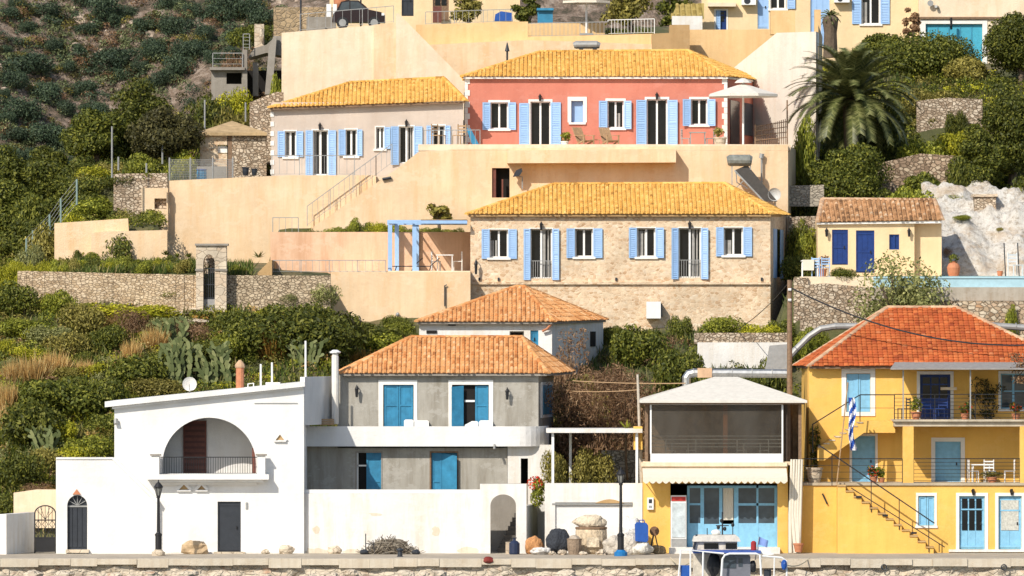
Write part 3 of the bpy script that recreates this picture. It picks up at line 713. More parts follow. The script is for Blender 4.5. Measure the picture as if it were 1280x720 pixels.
tri_niche(wh, 230, 612, 8, 8, Y); tri_niche(wh, 252, 612, 7, 7, Y); tri_niche(wh, 350, 550, 7, 9, Y)
MB().pbox(267, 690, 306, 695, Y-.35, Y-.003).build('doorstep', ASHLAR, wh)
MB().pbox(307, 628, 309.5, 636, Y-.05, Y-.002).build('doorbell', GALV, wh)
MB().tube([P(145, 524, Y-.1), P(145, 530, Y-.2)], .09).build('floodlight', GALV, wh)
MB().pbox(318, 503.5, 372, 504.6, Y-.03, Y-.002).build('cable', GALV, wh)
MB().pbox(143, 690, 267, 697, Y-.18, Y-.004).pbox(306, 690, 356, 697, Y-.18, Y-.004).build('plinth', WHITE2, wh)
# lower wing with the arched door
an = MB(); Y2 = 297.7; ad = (84, 619, 109, 687)
an.pwall(70, 574, 140, 696, Y2, [ad], .3).arch(X(84, Y2), X(109, Y2), Z(687, Y2), Z(619, Y2), Y2, .3, Z(632, Y2))
an.pprism([(140, 574), (197, 629), (197, 696), (140, 696)], Y2, Y-.001)
an.poly([(X(70, Y2), Y2+.3, 0), (X(70, Y2), 303, 0), (X(70, Y2), 303, Z(574, Y2)), (X(70, Y2), Y2+.3, Z(574, Y2))])
an.box(X(72, Y2), X(143, Y2), Y2+.75, 303, 0, Z(575.5, Y2))
wing = an.build('side_wing', WHITE, wh)
MB().pprism([(139, 573), (143, 571.5), (199, 626), (197, 630)], Y2-.07, Y-.002).pbox(70, 571.8, 141, 574, Y2-.05, Y2+.6).build('coping', WHITE, wing)
a_, c_ = X(84, Y2), X(109, Y2); d_ = MB().box(a_, c_, Y2+.2, Y2+.26, Z(687, Y2), Z(619, Y2)); 
for i in range(4): d_.box(a_+.03+i*.2, a_+.2+i*.2, Y2+.17, Y2+.199, Z(684, Y2), Z(634, Y2))
d_.build('door', SLATEP, wing)
f_ = MB().box(a_, c_, Y2+.14, Y2+.168, Z(634, Y2), Z(632, Y2))
for i in range(1, 6): an_ = math.pi*i/6; f_.bar(((a_+c_)/2, Y2+.155, Z(632, Y2)), ((a_+c_)/2+.4*math.cos(an_), Y2+.155, Z(632, Y2)+.4*math.sin(an_)), .025)
f_.build('fanlight', GALV, wing)
MB().pbox(82, 687, 111, 691, Y2-.2, Y2-.002).build('doorstep', ASHLAR, wing)
o = MB(); x, z = X(96, Y2), Z(618, Y2); o.prism([(x-.17, z), (x+.17, z), (x, z+.22)], Y2-.07, Y2-.002).build('vent', TERRA, wing)
# rooftop things of the white house
t = thing('satellite_dish', 'round pale satellite dish on the roof of the white arched house', 'satellite dish', P(237, 492, 301))
MB().tube([P(237, 492, 301), P(237, 481, 301)], .03).build('mast', GALV, t)
d = MB(); cx, cy, cz = P(237, 480, 300.8); n0 = 0; rings = [(0, 0), (.12, .015), (.22, .05), (.3, .1)]
for r_, dp in rings:
    for j in range(16): a = 2*math.pi*j/16; d.v.append((cx+r_*math.cos(a), cy-dp+.1, cz+r_*math.sin(a)))
for i in range(3):
    for j in range(16): d.f.append((i*16+j, i*16+(j+1) % 16, (i+1)*16+(j+1) % 16, (i+1)*16+j))
d.build('dish', paint('dish_grey', (.62, .6, .56), .5), t); MB().bar((cx, cy+.08, cz-.3), (cx, cy-.3, cz), .025).build('feed_arm', GALV, t)
t = thing('chimney_pot', 'red brick chimney pot with pointed cap on the white arched house', 'chimney', P(300, 488, 301))
x, y, z = P(300, 488, 301); MB().lathe((x, y, z-.2), [(.17, 0), (.17, 1.15)], 10).build('stack', TERRA, t)
MB().lathe((x, y, z+.95), [(.2, 0), (.22, .06), (.2, .14), (.05, .32)], 10).build('cap', RIDGE_P, t)
for px, top, bot, lab in ((326, 455, 482, 'shorter bare white rod on the white roof nearest the brick chimney pot'), (340, 453, 481, 'bare white rod standing on a small block on the white roof'), (382, 426, 500, 'tall bare white mast at the right end of the white house roof')):
    solo(MB().tube([P(px, bot, 299.5), P(px, top, 299.5)], .045, 6), 'mast', lab, 'mast', WPAINT, 'bare masts on the white roof')
solo(MB().pbox(332, 478, 350, 486, 299.3, 299.9), 'roof_block', 'small white block around the foot of a rod on the white roof', 'block', WHITE)
solo(MB().tube([P(310, 487, 299.5), P(310, 480, 299.5), P(317, 479, 299.5), P(317, 487, 299.5)], .03, 6), 'roof_pipe', 'small bent white pipe loop on the roof beside the brick chimney', 'pipe', WPAINT)
# low walls and iron gate at the far left
solo(MB().seg((X(8, 296.4), 296.4), (X(43, 300), 300), -.1, Z(641, 299), .35), 'garden_wall', 'grey shaded side of a whitewashed garden wall left of the iron gate', 'wall', WHITE2)
solo(MB().pprism([(17, 640), (17, 616), (45, 612), (71, 612), (71, 640)], 302.6, 303).pprism([(17, 660), (17, 640), (71, 640), (71, 660)], 302.61, 303.01), 'garden_wall', 'pale low wall behind the iron gate with grass above it', 'wall', CREAM)
solo(MB().seg((X(-40, 296.8), 296.8), (X(9, 296.8), 296.8), -.1, Z(660, 297), .4), 'stone_wall', 'low rough stone wall at the far left edge of the quay', 'wall', RUBBLE)
t = thing('iron_gate', 'black wrought iron gate with arched top beside the white side wing', 'gate', P(56, 693, 298.3)); Yg = 298.3
g = MB(); x0, x1, z0, zs = X(43.5, Yg), X(69.5, Yg), 0, Z(642, Yg); xc = (x0+x1)/2; rx = (x1-x0)/2
g.tube([(x0, Yg, 0), (x0, Yg, zs)]+[(xc-rx*math.cos(i*math.pi/12), Yg, zs+.33*math.sin(i*math.pi/12)) for i in range(1, 12)]+[(x1, Yg, zs), (x1, Yg, 0)], .03, 6)
for zz in (.06, .62, 1.35): g.box(x0, x1, Yg-.02, Yg+.02, zz, zz+.05)
g.build('frame', BLACK, t)
MB().box(x0+.03, x1-.03, Yg-.012, Yg+.012, .1, .62).build('lower_panel', BLACK, t)
g = MB()
for i in range(1, 6):
    x = x0+(x1-x0)*i/6; g.bar((x, Yg, .66), (x, Yg, zs+.3*math.sqrt(max(0, 1-((x-xc)/rx)**2))), .022)
for i in range(3):
    x = x0+(x1-x0)*(i+.5)/3
    for s in (-1, 1): g.tube([(x, Yg, .66), (x+s*.11, Yg, .85), (x, Yg, 1.05), (x+s*.11, Yg, 1.2), (x, Yg, 1.36)], .014, 5)
for i in range(1, 6): an_ = math.pi*i/6; g.bar((xc, Yg, 1.4), (xc+rx*.95*math.cos(an_), Yg, zs+.31*math.sin(an_)), .02)
g.build('scrollwork', BLACK, t)
# ---------------------------------------------------------------- grey rendered house
Y = 302.5
gh = thing('grey_house', 'grey rendered house with terracotta hip roof, teal shutters and long white balcony', 'house', (X(540, Y), Y, 0))
w1, w2 = (479, 481, 517, 534), (565, 481, 611, 534)
body(gh, 422, 673, 465, 548, Y, 7, 424, 692, GREY, [w1, w2], zbot=Z(560, Y))
d1, d2 = (444, 564, 478, 640), (537, 564, 573, 640)
mm = MB().pwall(378, 556, 634, 694, Y, [d1, d2], .3); mm.build('lower_wall', GREY, gh)
MB().pwall(634.5, 556, 690, 694, Y-.1, [(651, 573, 660, 640)], .3).build('lower_side_wall', WHITE2, gh)
MB().pbox(380, 556, 688, 694, Y+.85, Y+.9).build('inner_wall', DARK, gh)
side_poly(q := MB(), X(690, Y), Y+.2, X(690, Y), Y+7, 0, Z(556, Y)); q.build('rear_side_wall', GREY, gh)
E = Z(466.5, Y-.35); RZ = Z(421, Y+3.3)
hip_roof(gh, (X(424, Y-.35), Y-.35, E), (X(685, Y-.35), Y-.35, E), (X(717, Y+7.3), Y+7.3, E+.05), (X(424, Y+7.3), Y+7.3, E+.05), (X(514, Y+3.4), Y+3.4, RZ), (X(652, Y+3.4), Y+3.4, RZ), TILE_T, fascia=GREYD)
dp = MB()
for (a, c) in ((473, 479), (517, 521.5)): dp.pbox(a, 476, c, 534, Y-.03, Y+.02)
dp.pbox(473, 475, 521.5, 480.9, Y-.033, Y+.02)
def double_shutter(par, a, c, top, bot, y, n=2, name='window', mat=BLUE_TEAL):
    o = None
    for i in range(n):
        x0 = a+(c-a)*i/n+.2; x1 = a+(c-a)*(i+1)/n-.2; s_ = shutter_leaf(X(x0, y), X(x1, y), Z(bot, y), Z(top, y), y, slats=False)
        for j in range(3): s_.box(X(x0, y)+.08+j*.2, X(x0, y)+.09+j*.2, y-.02, y-.0125, Z(bot, y)+.1, Z(top, y)-.1)
        o = s_.build('shutter' if o else name, mat, o or par)
    return o
o = double_shutter(gh, 480, 516.5, 481.5, 534, Y+.1)
dp.build('surround', SURR, o)
o = MB().pbox(566, 482, 610, 534, Y+.16, Y+.18).build('window', DARK, gh)
q = MB()
for (a, c) in ((560.5, 565), (611, 616.5)): q.pbox(a, 476, c, 534, Y-.03, Y+.02)
q.pbox(560.5, 475, 616.5, 480.9, Y-.033, Y+.02).build('surround', SURR, o)
shutter_leaf(X(594, Y), X(610.5, Y), Z(534, Y), Z(482, Y), Y+.12, slats=False).build('shutter', BLUE_TEAL, o)
q = MB(); p0 = Vector(P(566, 534, Y)); a_ = Vector(P(564.2, 534, Y-.55)) # left leaf swung outwards
pts = [P(579.5, 482, Y-.06), P(564.5, 483.5, Y-.32), P(564.5, 536, Y-.32), P(579.5, 534, Y-.06)]
q.poly(pts); q.poly([(a[0], a[1]+.05, a[2]) for a in pts][::-1]); q.build('shutter', BLUE_TEAL, o)
MB().pbox(581, 500, 593.5, 502.5, Y+.1, Y+.14).build('glazing_bar', WPAINT, o)
for (a, b_, c, d_), first in ((d1, True), (d2, False)):
    o = MB().pbox(a, b_, c, d_, Y+.2, Y+.22).build('door', DARK if first else BLUE_TEAL, gh)
    f = MB().pbox(a, b_, a+2, d_, Y-.02, Y+.2).pbox(a, b_, c, b_+2, Y-.019, Y+.19).pbox(c-1.5, b_, c, d_, Y-.018, Y+.2)
    f.build('frame', GREYD if first else WOOD, o)
    if first:
        shutter_leaf(X(458, Y), X(477, Y), Z(640, Y), Z(566, Y), Y+.12, slats=False).build('shutter', BLUE_TEAL, o)
        MB().pbox(446, 581, 458, 583, Y+.1, Y+.19).pbox(446, 566, 448, 640, Y+.1, Y+.19).build('glazing_bar', SURR, o)
    else:
        shutter_leaf(X(540, Y), X(552, Y), Z(640, Y), Z(566, Y), Y+.14, slats=False).build('shutter', BLUE_TEAL, o)
        q = MB().poly([P(552, 566, Y+.12), P(571, 570, Y-.25), P(571, 642, Y-.25), P(552, 640, Y+.12)]); q.build('shutter', BLUE_TEAL, o)
# blue side window on the shaded right side
def side_panel(par, x0, y0, x1, y1, t0, t1, z0, z1, off, name, mat):
    d = Vector((x1-x0, y1-y0)); n = Vector((d.y, -d.x)).normalized()*off
    a = Vector((x0, y0))+d*t0+n; b_ = Vector((x0, y0))+d*t1+n; m = MB()
    m.poly([(a.x, a.y, z0), (b_.x, b_.y, z0), (b_.x, b_.y, z1), (a.x, a.y, z1)])
    k = n.normalized()*.06
    m.poly([(a.x-k.x, a.y-k.y, z0), (a.x, a.y, z0), (a.x, a.y, z1), (a.x-k.x, a.y-k.y, z1)]); return m.build(name, mat, par)
sx = (X(673, Y), Y+.3, X(692, Y+7), Y+7)
o = side_panel(gh, *sx, .14, .92, Z(523, Y), Z(478, Y), .03, 'side_window', SURR)
side_panel(gh, *sx, .25, .82, Z(519, Y), Z(482, Y), .05, 'side_shutter', BLUE_TEAL)
# balcony: straight white parapet with a rounded right end
yB = 301.95
bp = [(X(377, yB), yB)]+[(X(650, yB)+1.2*math.sin(i*math.pi/16), yB+1.6*(1-math.cos(i*math.pi/16))) for i in range(0, 9)]+[(X(650, yB)+1.22, 304.2)]
pz0, pz1 = Z(558, yB), Z(533, yB); q = MB()
for a, b_ in zip(bp[:-1], bp[1:]): q.slab([a, b_, (b_[0]-.001, b_[1]+.22) if b_[1] < 302.8 else (b_[0]-.2, b_[1]), (a[0], a[1]+.22) if a[1] < 302.8 else (a[0]-.2, a[1])], pz0, pz1)
bo = q.build('balcony', WHITE, gh)
MB().slab([(a+(.03 if i == 0 else 0), b_+.06) for i, (a, b_) in enumerate(bp[:6])]+[(X(650, yB)+.85, Y-.005), (bp[0][0]+.03, Y-.005)], pz0+.02, pz0+.14).build('balcony_floor', WHITE2, bo)
q = MB()
for px in (376, 618): q.tube([P(px, 556, 301.95), P(px, 558.5, 301.8), P(px, 561, 301.8)], .05, 6)
q.build('drain_spout', GALV, bo)
t = thing('pipe_chimney', 'tall white pipe chimney with flat cap at the left end of the terracotta roof', 'chimney', P(419, 530, 301.9)); x, y, z = P(419, 530, 301.9)
MB().lathe((x, y, z), [(.15, 0), (.15, 2.85), (.13, 2.86), (.13, 2.95)], 10).build('pipe', WHITE2, t); MB().lathe((x, y, z+2.97), [(.22, 0), (.24, .05), (.1, .14)], 10).build('cap', WPAINT, t)
wall_lamp(446, 487, Y, 'black lantern on the grey wall left of the closed teal shutters', s=1.6); wall_lamp(634, 490, Y, 'black lantern on the grey wall right of the half open teal shutters', s=1.6)
solo(MB().seg((X(381, 298.4), 298.4), (X(417, 303.6), 303.6), Z(531, 300), Z(471, 300), .2), 'terrace_wall', 'shaded white wall between the white house roof and the pipe chimney', 'wall', WHITE)
for i, (a, c, b_, lab) in enumerate(((505, 517, 525, 'low white box on the balcony before the closed teal shutters'), (518, 536, 526, 'rounded white machine on the balcony between the two teal windows'), (581, 598, 527, 'white sloped cover on the balcony under the open teal shutter'), (599, 616, 526, 'white box at the right of the balcony under the teal shutter'))):
    q = MB(); x0, x1, z1 = X(a, 302.25), X(c, 302.25), Z(b_, 302.25)+.02; z0 = Z(548, 302.25)
    q.prism([(x0, z0), (x1, z0), (x1, z1-.05), (x1-.06, z1), (x0+(.3 if i == 2 else .06), z1), (x0, z1-(.16 if i == 2 else .05))], 302.2, 302.46)
    o = solo(q, 'storage_box', lab, 'box', PLASTW, 'white boxes on the long balcony')
for px, lab in ((404, 'wooden crate on the roof ledge beside the white pipe chimney'), (413, 'wooden crate nearest the white pipe chimney')):
    q = MB(); x, y, z = P(px, 531, 301.6)
    for i in range(3): q.box(x-.15, x+.15, y-.2, y-.17, z+i*.09, z+.07+i*.09).box(x-.15, x-.12, y-.169, y+.2, z+i*.09, z+.07+i*.09).box(x+.12, x+.15, y-.168, y+.2, z+i*.09, z+.07+i*.09)
    solo(q.box(x-.12, x+.12, y-.16, y+.2, z-.02, z+.02), 'crate', lab, 'crate', WOODT, 'crates by the pipe chimney')
# ---------------------------------------------------------------- white garden wall and portal
Y = 298.3
t = thing('garden_wall', 'long white garden wall in front of the grey house, stained at its foot', 'wall', (X(480, Y), Y, 0))
MB().pwall(357, 617, 601, 694, Y, (), .35).build('wall', WHITE2, t)
q = MB().pbox(360, 617.5, 601, 618.6, Y-.02, Y-.001)
q = MB(); r_ = random.Random(3)
for px, py, w_, h_ in ((372, 668, 7, 14), (395, 662, 5, 5), (394, 690, 16, 6), (360, 645, 3, 6), (545, 664, 6, 8), (585, 688, 14, 6), (440, 690, 12, 5), (470, 643, 10, 2)):
    q.poly([(X(px, Y)+w_*Y/F*math.cos(a)*r_.uniform(.6, 1.1), Y-.006, Z(py, Y)+h_*Y/F*math.sin(a)*r_.uniform(.6, 1.1)) for a in [i*.4488 for i in range(14)]])
q.build('peeled_patch', plaster('peeled_plaster', (.74, .66, .53), .5), t)
MB().pbox(357, 612, 600, 616.8, Y+.05, Y+.3).build('coping', WHITE, t)
q = MB(); 
for px, py in ((362, 636), (601, 641)): q.tube([P(px, py, Y), P(px, py+1, Y-.15), P(px, py+5, Y-.16)], .045, 6)
q.build('drain_spout', GALV, t)
pt = thing('gate_portal', 'white wall portal with an arched doorway and dark stairs inside', 'portal', (X(630, Y), Y-.3, 0)); Yp = 297.9
m = MB().pwall(600, 605, 658, 697, Yp, [(613, 618, 645, 692)], .5).arch(X(613, Yp), X(645, Yp), Z(692, Yp), Z(618, Yp), Yp, .5, Z(632, Yp))
m.build('wall', WHITE2, pt)
MB().seg((X(600, Yp), Yp+2.6), (X(660, Yp), Yp+2.6), 0, Z(606, Yp), .2).build('inner_wall', GREYD, pt)
st = MB()
for i in range(9): st.box(X(622+i*2.6, Yp), X(660, Yp), Yp+1.0+i*.15, Yp+2.55, i*.18, (i+1)*.18)
st.build('stair', paint('dark_step', (.10, .09, .08), .9), pt)
solo(MB().seg((X(657.5, 298.6), 298.6), (X(672, 302), 302), 0, Z(632, 299), .25).seg((X(664, 302), 302), (X(684, 302), 302), 0, Z(632, 300), .25), 'garden_wall', 'shaded white wall set back between the arched portal and the wide white wall', 'wall', WHITE2)
Y = 299.0
t = thing('garage_wall', 'wide white wall with a shallow recess behind the fishing gear', 'wall', (X(740, Y), Y, 0))
MB().pwall(681, 604, 803, 694, Y, [(694, 628, 791, 694)], .16).build('wall', WHITE2, t)
MB().pbox(693, 628, 792, 694, Y+.1, Y+.15).build('recessed_panel', WHITE, t)
MB().pbox(690, 629, 791, 631, Y-.02, Y+.09).build('shutter_rail', GALV, t)
MB().prism([(X(744+i*36/10, Y), Z(629-5*math.sin(math.pi*i/10), Y)) for i in range(11)][::-1], Y-.05, Y-.005).build('lintel', BROWNP, t)
struct(MB().pbox(684, 606, 800, 700, 299.35, 303.2), 'ground', SOIL)   # raised bed behind the wall
# ---------------------------------------------------------------- white pergola above it
t = thing('white_pergola', 'white pergola with thin posts and flat roof above the wide white wall', 'pergola', P(740, 603, 299.6))
MB().pbox(683, 536, 803, 541, 299.3, 302.6).build('roof', WHITE2, t)
for px, y in ((691, 299.5), (713, 302.3), (796, 299.5)): MB().pbox(px-1.6, 541.2, px+1.6, 606, y, y+.1).build('post', WPAINT, t)
solo(MB().pbox(792, 533, 803, 562, 299.7, 300.2), 'yellow_pillar', 'short yellow pillar stub at the right end of the white pergola', 'pillar', YELLOW)
solo(MB().pwall(752, 563, 803, 610, 302.9, (), .4), 'stone_wall', 'grey rubble wall under the right half of the white pergola', 'wall', stone('grey_rubble', [(.25, .24, .22), (.42, .4, .36), (.55, .52, .47)], (.16, .15, .13)))
# ---------------------------------------------------------------- restaurant
Y = 298.5
rs = thing('restaurant', 'yellow quayside restaurant with sky blue shopfront and glazed upper dining room', 'restaurant', (X(895, Y), Y, 0))
sf = (838, 604, 972, 691)
MB().pwall(804, 583, 985, 694, Y, [sf], .35).build('wall', YELLOW, rs)
m = MB(); side_poly(m, X(985, Y), Y+.35, X(985, Y), Y+5, 0, Z(583, Y)); side_poly(m, X(804, Y), Y+5, X(804, Y), Y+.35, 0, Z(583, Y)); m.build('side_wall', YELLOW, rs)
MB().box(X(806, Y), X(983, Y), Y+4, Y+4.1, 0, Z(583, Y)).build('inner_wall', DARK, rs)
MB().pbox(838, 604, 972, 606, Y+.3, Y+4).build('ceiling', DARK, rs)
ys = Y+.5
fr = MB()
def bz(a, b, c, d, dy=0): fr.pbox(a, b, c, d, ys-dy, ys+.07)
for a, c in ((859, 862), (875.5, 880), (899, 903), (917.5, 923), (945.5, 948), (968, 972)): bz(a, 607, c, 684)
for a, c, b in ((862, 875.5, 607), (880, 899, 607), (903, 917.5, 607), (923, 968, 607)): bz(a, b, c, b+3)
bz(862, 629, 875.5, 631.5); bz(923, 629, 968, 632)
sh = fr.build('shopfront', BLUE_SKY, rs)
pn = MB()
for a, b, c, d in ((862, 654, 875.5, 684), (880, 655, 899, 684), (903, 655, 917.5, 684), (923, 654, 945.5, 684), (948, 654, 968, 684)): pn.pbox(a, b, c, d, ys+.015, ys+.055)
pn.build('lower_panel', BLUE_SKY, sh)
for a, b, c, d in ((862, 610, 875.5, 629), (862, 631.5, 875.5, 654), (880, 610, 899, 655), (923, 610, 968, 629), (923, 632, 945.5, 654), (948, 632, 968, 654)):
    MB().pbox(a, b, c, d, ys+.03, ys+.045).build('pane', GLASSB, sh)
q = MB()
for i in range(7): q.tube([P(904.5+i*1.9, 610, ys+.09), P(904.5+i*1.9, 650, ys+.09)], .035, 6)
q.build('curtain', CANVAS, sh)
MB().box(X(836, Y), X(974, Y), Y-.9, Y+.6, -.02, Z(684, Y)).build('step', WHITE2, rs)
MB().pbox(801, 578, 984, 583, Y-.18, Y+.3).pbox(803, 583.05, 983, 590, Y-.06, Y-.003).build('fascia', CREAM, rs)
# awning with a scalloped edge
aw = MB(); x0, x1 = X(803, Y), X(983, Y); zt, zb, yo = Z(585, Y), Z(597, Y-1.1), Y-1.1; n = 22
aw.poly([(x0, Y-.07, zt), (x1, Y-.07, zt), (x1, yo, zb), (x0, yo, zb)]); aw.poly([(x0, Y-.07, zt-.02), (x0, yo, zb-.02), (x1, yo, zb-.02), (x1, Y-.07, zt-.02)])
for i in range(n):
    a = x0+(x1-x0)*i/n; b = x0+(x1-x0)*(i+1)/n; z1 = zb-.15
    aw.poly([(a, yo, zb), (b, yo, zb)]+[(b+(a-b)*j/5, yo-.004, z1-.10*math.sin(math.pi*j/5)) for j in range(6)])
o = aw.build('awning', CANVAS, rs)
q = MB()
for x in (x0+.05, x1-.05): q.bar((x, Y-.05, zt-.5), (x, yo+.05, zb-.05), .03)
q.build('awning_arm', GALV, o)
# upper dining room
MB().pbox(804, 577, 1003, 581.5, Y+.02, Y+6).build('upper_floor', CREAM, rs)
MB().pbox(813, 567, 979, 582, Y-.12, Y-.02).build('parapet_panel', WHITE, rs)
m, t_, b_ = newmat('clear_plastic_sheet'); b_.inputs['Base Color'].default_value = (.115, .105, .09, 1); b_.inputs['Roughness'].default_value = .25
tp = nd(t_, 'ShaderNodeBsdfTransparent'); tp.inputs[0].default_value = (.74, .72, .68, 1); ms = nd(t_, 'ShaderNodeMixShader')
t_.links.new(ramp(t_, noise(t_, (.8, .8, .3), 4), [(.3, .52), (.7, .9)]), ms.inputs[0]); t_.links.new(b_.outputs[0], ms.inputs[1]); t_.links.new(tp.outputs[0], ms.inputs[2])
t_.links.new(ms.outputs[0], t_.nodes['Material Output'].inputs[0]); PVC = m
cu = MB().pbox(814.5, 506, 977, 567, Y-.075, Y-.065).build('plastic_curtain', PVC, rs)
MB().pbox(812.5, 503.5, 979, 506, Y-.13, Y-.02).pbox(812.5, 506, 814.5, 567, Y-.12, Y-.03).pbox(977, 506, 979, 567, Y-.12, Y-.03).build('curtain_frame', WPAINT, cu)
q = MB()
for py in (545, 549.5, 554, 558.5): q.bar(P(813, py, Y+.05), P(979, py, Y+.05), .03)
q.build('railing', WPAINT, rs)
for px, y in ((806, Y), (998, Y), (806, Y+5.7), (998, Y+5.7), (810, Y+.3), (984, Y+.4)): MB().pbox(px, 500, px+4, 577, y+.1, y+.22).build('post', WOOD, rs)
MB().pbox(904, 503, 909.5, 577, Y+.12, Y+.26).build('inner_post', paint('orange_wood', (.62, .27, .12), .6), rs)
MB().pbox(806, 503, 1001, 577, Y+5.9, Y+6).build('back_wall', paint('brown_boards', (.34, .25, .17), .9, .4, sc=3), rs)
m = MB()
for i in range(12): m.bar((X(983, Y), Y+.3+i*.45, Z(577, Y)), (X(983, Y), Y+.3+i*.45, Z(502, Y)), .09, .4)
m.build('side_screen', paint('dark_brown_boards', (.06, .042, .03), .9, .4), rs)
EZ = Z(500.5, Y-.45); yf, yb = Y-.45, Y+6.2
A, B, C, D = (X(800, yf), yf, EZ), (X(1009, yf), yf, EZ), (X(1009, yf), yb, EZ), (X(800, yf), yb, EZ); AP0 = (X(893, Y+2.8), Y+2.8, Z(471, Y+2.8)); AP1 = (X(922, Y+2.8), Y+2.8, Z(471, Y+2.8))
rf = MB().poly([A, B, AP1, AP0]).poly([B, C, AP1]).poly([C, D, AP0, AP1]).poly([D, A, AP0]); o = rf.build('canvas_roof', CANVASG, rs)
q = MB(); 
for p, r in ((A, B), (B, C), (C, D), (D, A)): q.poly([p, r, (r[0], r[1], r[2]-.10), (p[0], p[1], p[2]-.10)])
q.build('valance', CANVASG, o)
MB().pbox(802, 502.6, 1006, 505.5, Y-.3, Y-.16).build('eaves_beam', WOOD, o)
# tables and chairs inside the dining room
def cafe_table(x, y, z, label, mat, group):
    t = thing('cafe_table', label, 'table', (x, y, z), group)
    MB().box(x-.4, x+.4, y-.4, y+.4, z+.71, z+.75).build('tabletop', mat, t)
    for sx in (-1, 1):
        for sy in (-1, 1): MB().box(x+sx*.34-.02, x+sx*.34+.02, y+sy*.34-.02, y+sy*.34+.02, z, z+.71).build('leg', mat, t)
    return t
def chair(x, y, z, rz, label, mat, group=None, s=1.0, name='chair'):
    t = thing(name, label, 'chair', (x, y, z), group); t.rotation_euler.z = rz
    def b(m, nm):
        o = m.build(nm, mat, None); o.parent = t; return o
    b(MB().box(-.21, .21, -.21, .21, .43, .46), 'seat')
    for sx in (-1, 1):
        b(MB().box(sx*.19-.016, sx*.19+.016, -.205, -.173, 0, .43), 'leg'); b(MB().box(sx*.19-.016, sx*.19+.016, .173, .205, 0, .43), 'leg')
    k = MB()
    for sx in (-1, 1): k.box(sx*.19-.018, sx*.19+.018, .175, .21, .461, .9)
    for zz in (.55, .67, .79): k.box(-.172, .172, .182, .2, zz, zz+.06)
    b(k, 'backrest'); t.scale = (s, s, s); return t
zf = Z(577, Y)+.01
for px, lab in ((850, 'pale cafe table behind the plastic sheet, left half'), (940, 'pale cafe table behind the plastic sheet, right of the orange post')): cafe_table(X(px, Y+.85), Y+.85, zf, lab, PLASTW, 'tables in the glazed dining room')
for px, rz, lab in ((838, 1.6, 'white chair behind the plastic sheet at the far left table'), (864, -1.6, 'white chair behind the plastic sheet right of the left table'), (927, 1.6, 'white chair behind the plastic sheet beside the orange post'), (955, -1.6, 'white chair behind the plastic sheet near its right edge')): chair(X(px, Y+.85), Y+.85, zf, rz, lab, PLASTW, 'chairs in the glazed dining room')
# fridge, meter box, folded canvas, ducts
t = thing('drinks_fridge', 'upright glass door drinks fridge with red header by the blue shopfront', 'fridge', P(848, 675, Y-.2)); yf = Y-.3; zb = Z(684, Y)
x0, x1 = X(838.5, yf), X(858, yf); MB().box(x0, x1, yf, yf+.6, zb, zb+2.15).build('cabinet', PLASTW, t)
MB().box(x0+.05, x1-.05, yf-.03, yf-.002, zb+.42, zb+1.86).build('glass_door', paint('frosty_glass', (.52, .58, .60), .15, .25, sc=4), t)
MB().box(x0+.03, x1-.03, yf-.025, yf-.001, zb+1.92, zb+2.1).build('header', paint('fridge_red', (.5, .04, .03), .4), t); MB().box(x0+.02, x1-.02, yf-.02, yf-.001, zb+.03, zb+.36).build('grille', GALV, t)
t = thing('meter_box', 'small white electric meter box on the yellow wall left of the fridge', 'meter box', P(813, 640, Y)); MB().pbox(809, 622, 817, 637, Y-.14, Y-.002).build('box', PLASTW, t)
MB().pbox(811, 624, 815, 629, Y-.15, Y-.1405).build('dial', SLATEP, t); MB().pbox(811, 632, 815, 635, Y-.15, Y-.1405).build('label_plate', GALV, t)
q = MB()
for i in range(5): x = X(988+i*3.2, Y-.2); q.tube([(x+.12*math.sin(i), Y-.3-.06*(i % 2), .02), (x-.02, Y-.28, 1.6), (x+.05, Y-.25-.05*(i % 2), Z(574, Y))], [.09, .07, .05], 7)
solo(q, 'rolled_canvas', 'bundle of rolled white canvas standing against the wall corner', 'canvas', CANVAS)
t = thing('flower_pot', 'terracotta pot at the foot of the rolled white canvas', 'flower pot', P(998, 689, Y-.6)); x, y, z = P(998, 690, Y-.6); MB().lathe((x, y, z), [(.14, 0), (.2, .3), (.22, .3), (.22, .36)], 12).build('pot', TERRA, t)
t = thing('ventilation_duct', 'shiny ribbed metal ventilation duct bent down at its left, over the canvas roof', 'duct', P(857, 478, 303.3)); Yd = 303.3
MB().tube([P(858, 482, Yd), P(858, 472, Yd), P(861, 467.5, Yd), P(867, 466, Yd), P(984, 467, Yd)], .19, 10).build('pipe', STEEL, t)
q = MB()
for px in (867, 890, 915, 940, 965): q.tube([P(px-.6, 466.3, Yd), P(px+.6, 466.3, Yd)], .212, 10)
q.build('joint_ring', GALV, t); MB().pbox(872, 460, 890, 472, Yd-.215, Yd-.1).build('patch', RIDGE_P, t)
t = thing('ventilation_duct', 'long grey metal duct slanting up behind the utility pole and red roof', 'duct', P(985, 447, 313)); Yd = 313
MB().tube([P(984, 449, Yd), P(994, 438, Yd), P(1012, 420, Yd), P(1026, 411, Yd), P(1044, 408, Yd), P(1240, 407, Yd), P(1330, 413, Yd)], .15, 10).build('pipe', GALV, t)
q = MB()
for px in (1044, 1070, 1250, 1270): q.tube([P(px-.6, 408, Yd), P(px+.6, 408, Yd)], .17, 10)
q.build('joint_ring', GALV, t)
solo(MB().pprism([(955, 470), (962, 432), (986, 430), (986, 470)], 305, 305.15), 'corrugated_panel', 'grey corrugated metal panel leaning beside the utility pole', 'panel', GALV)
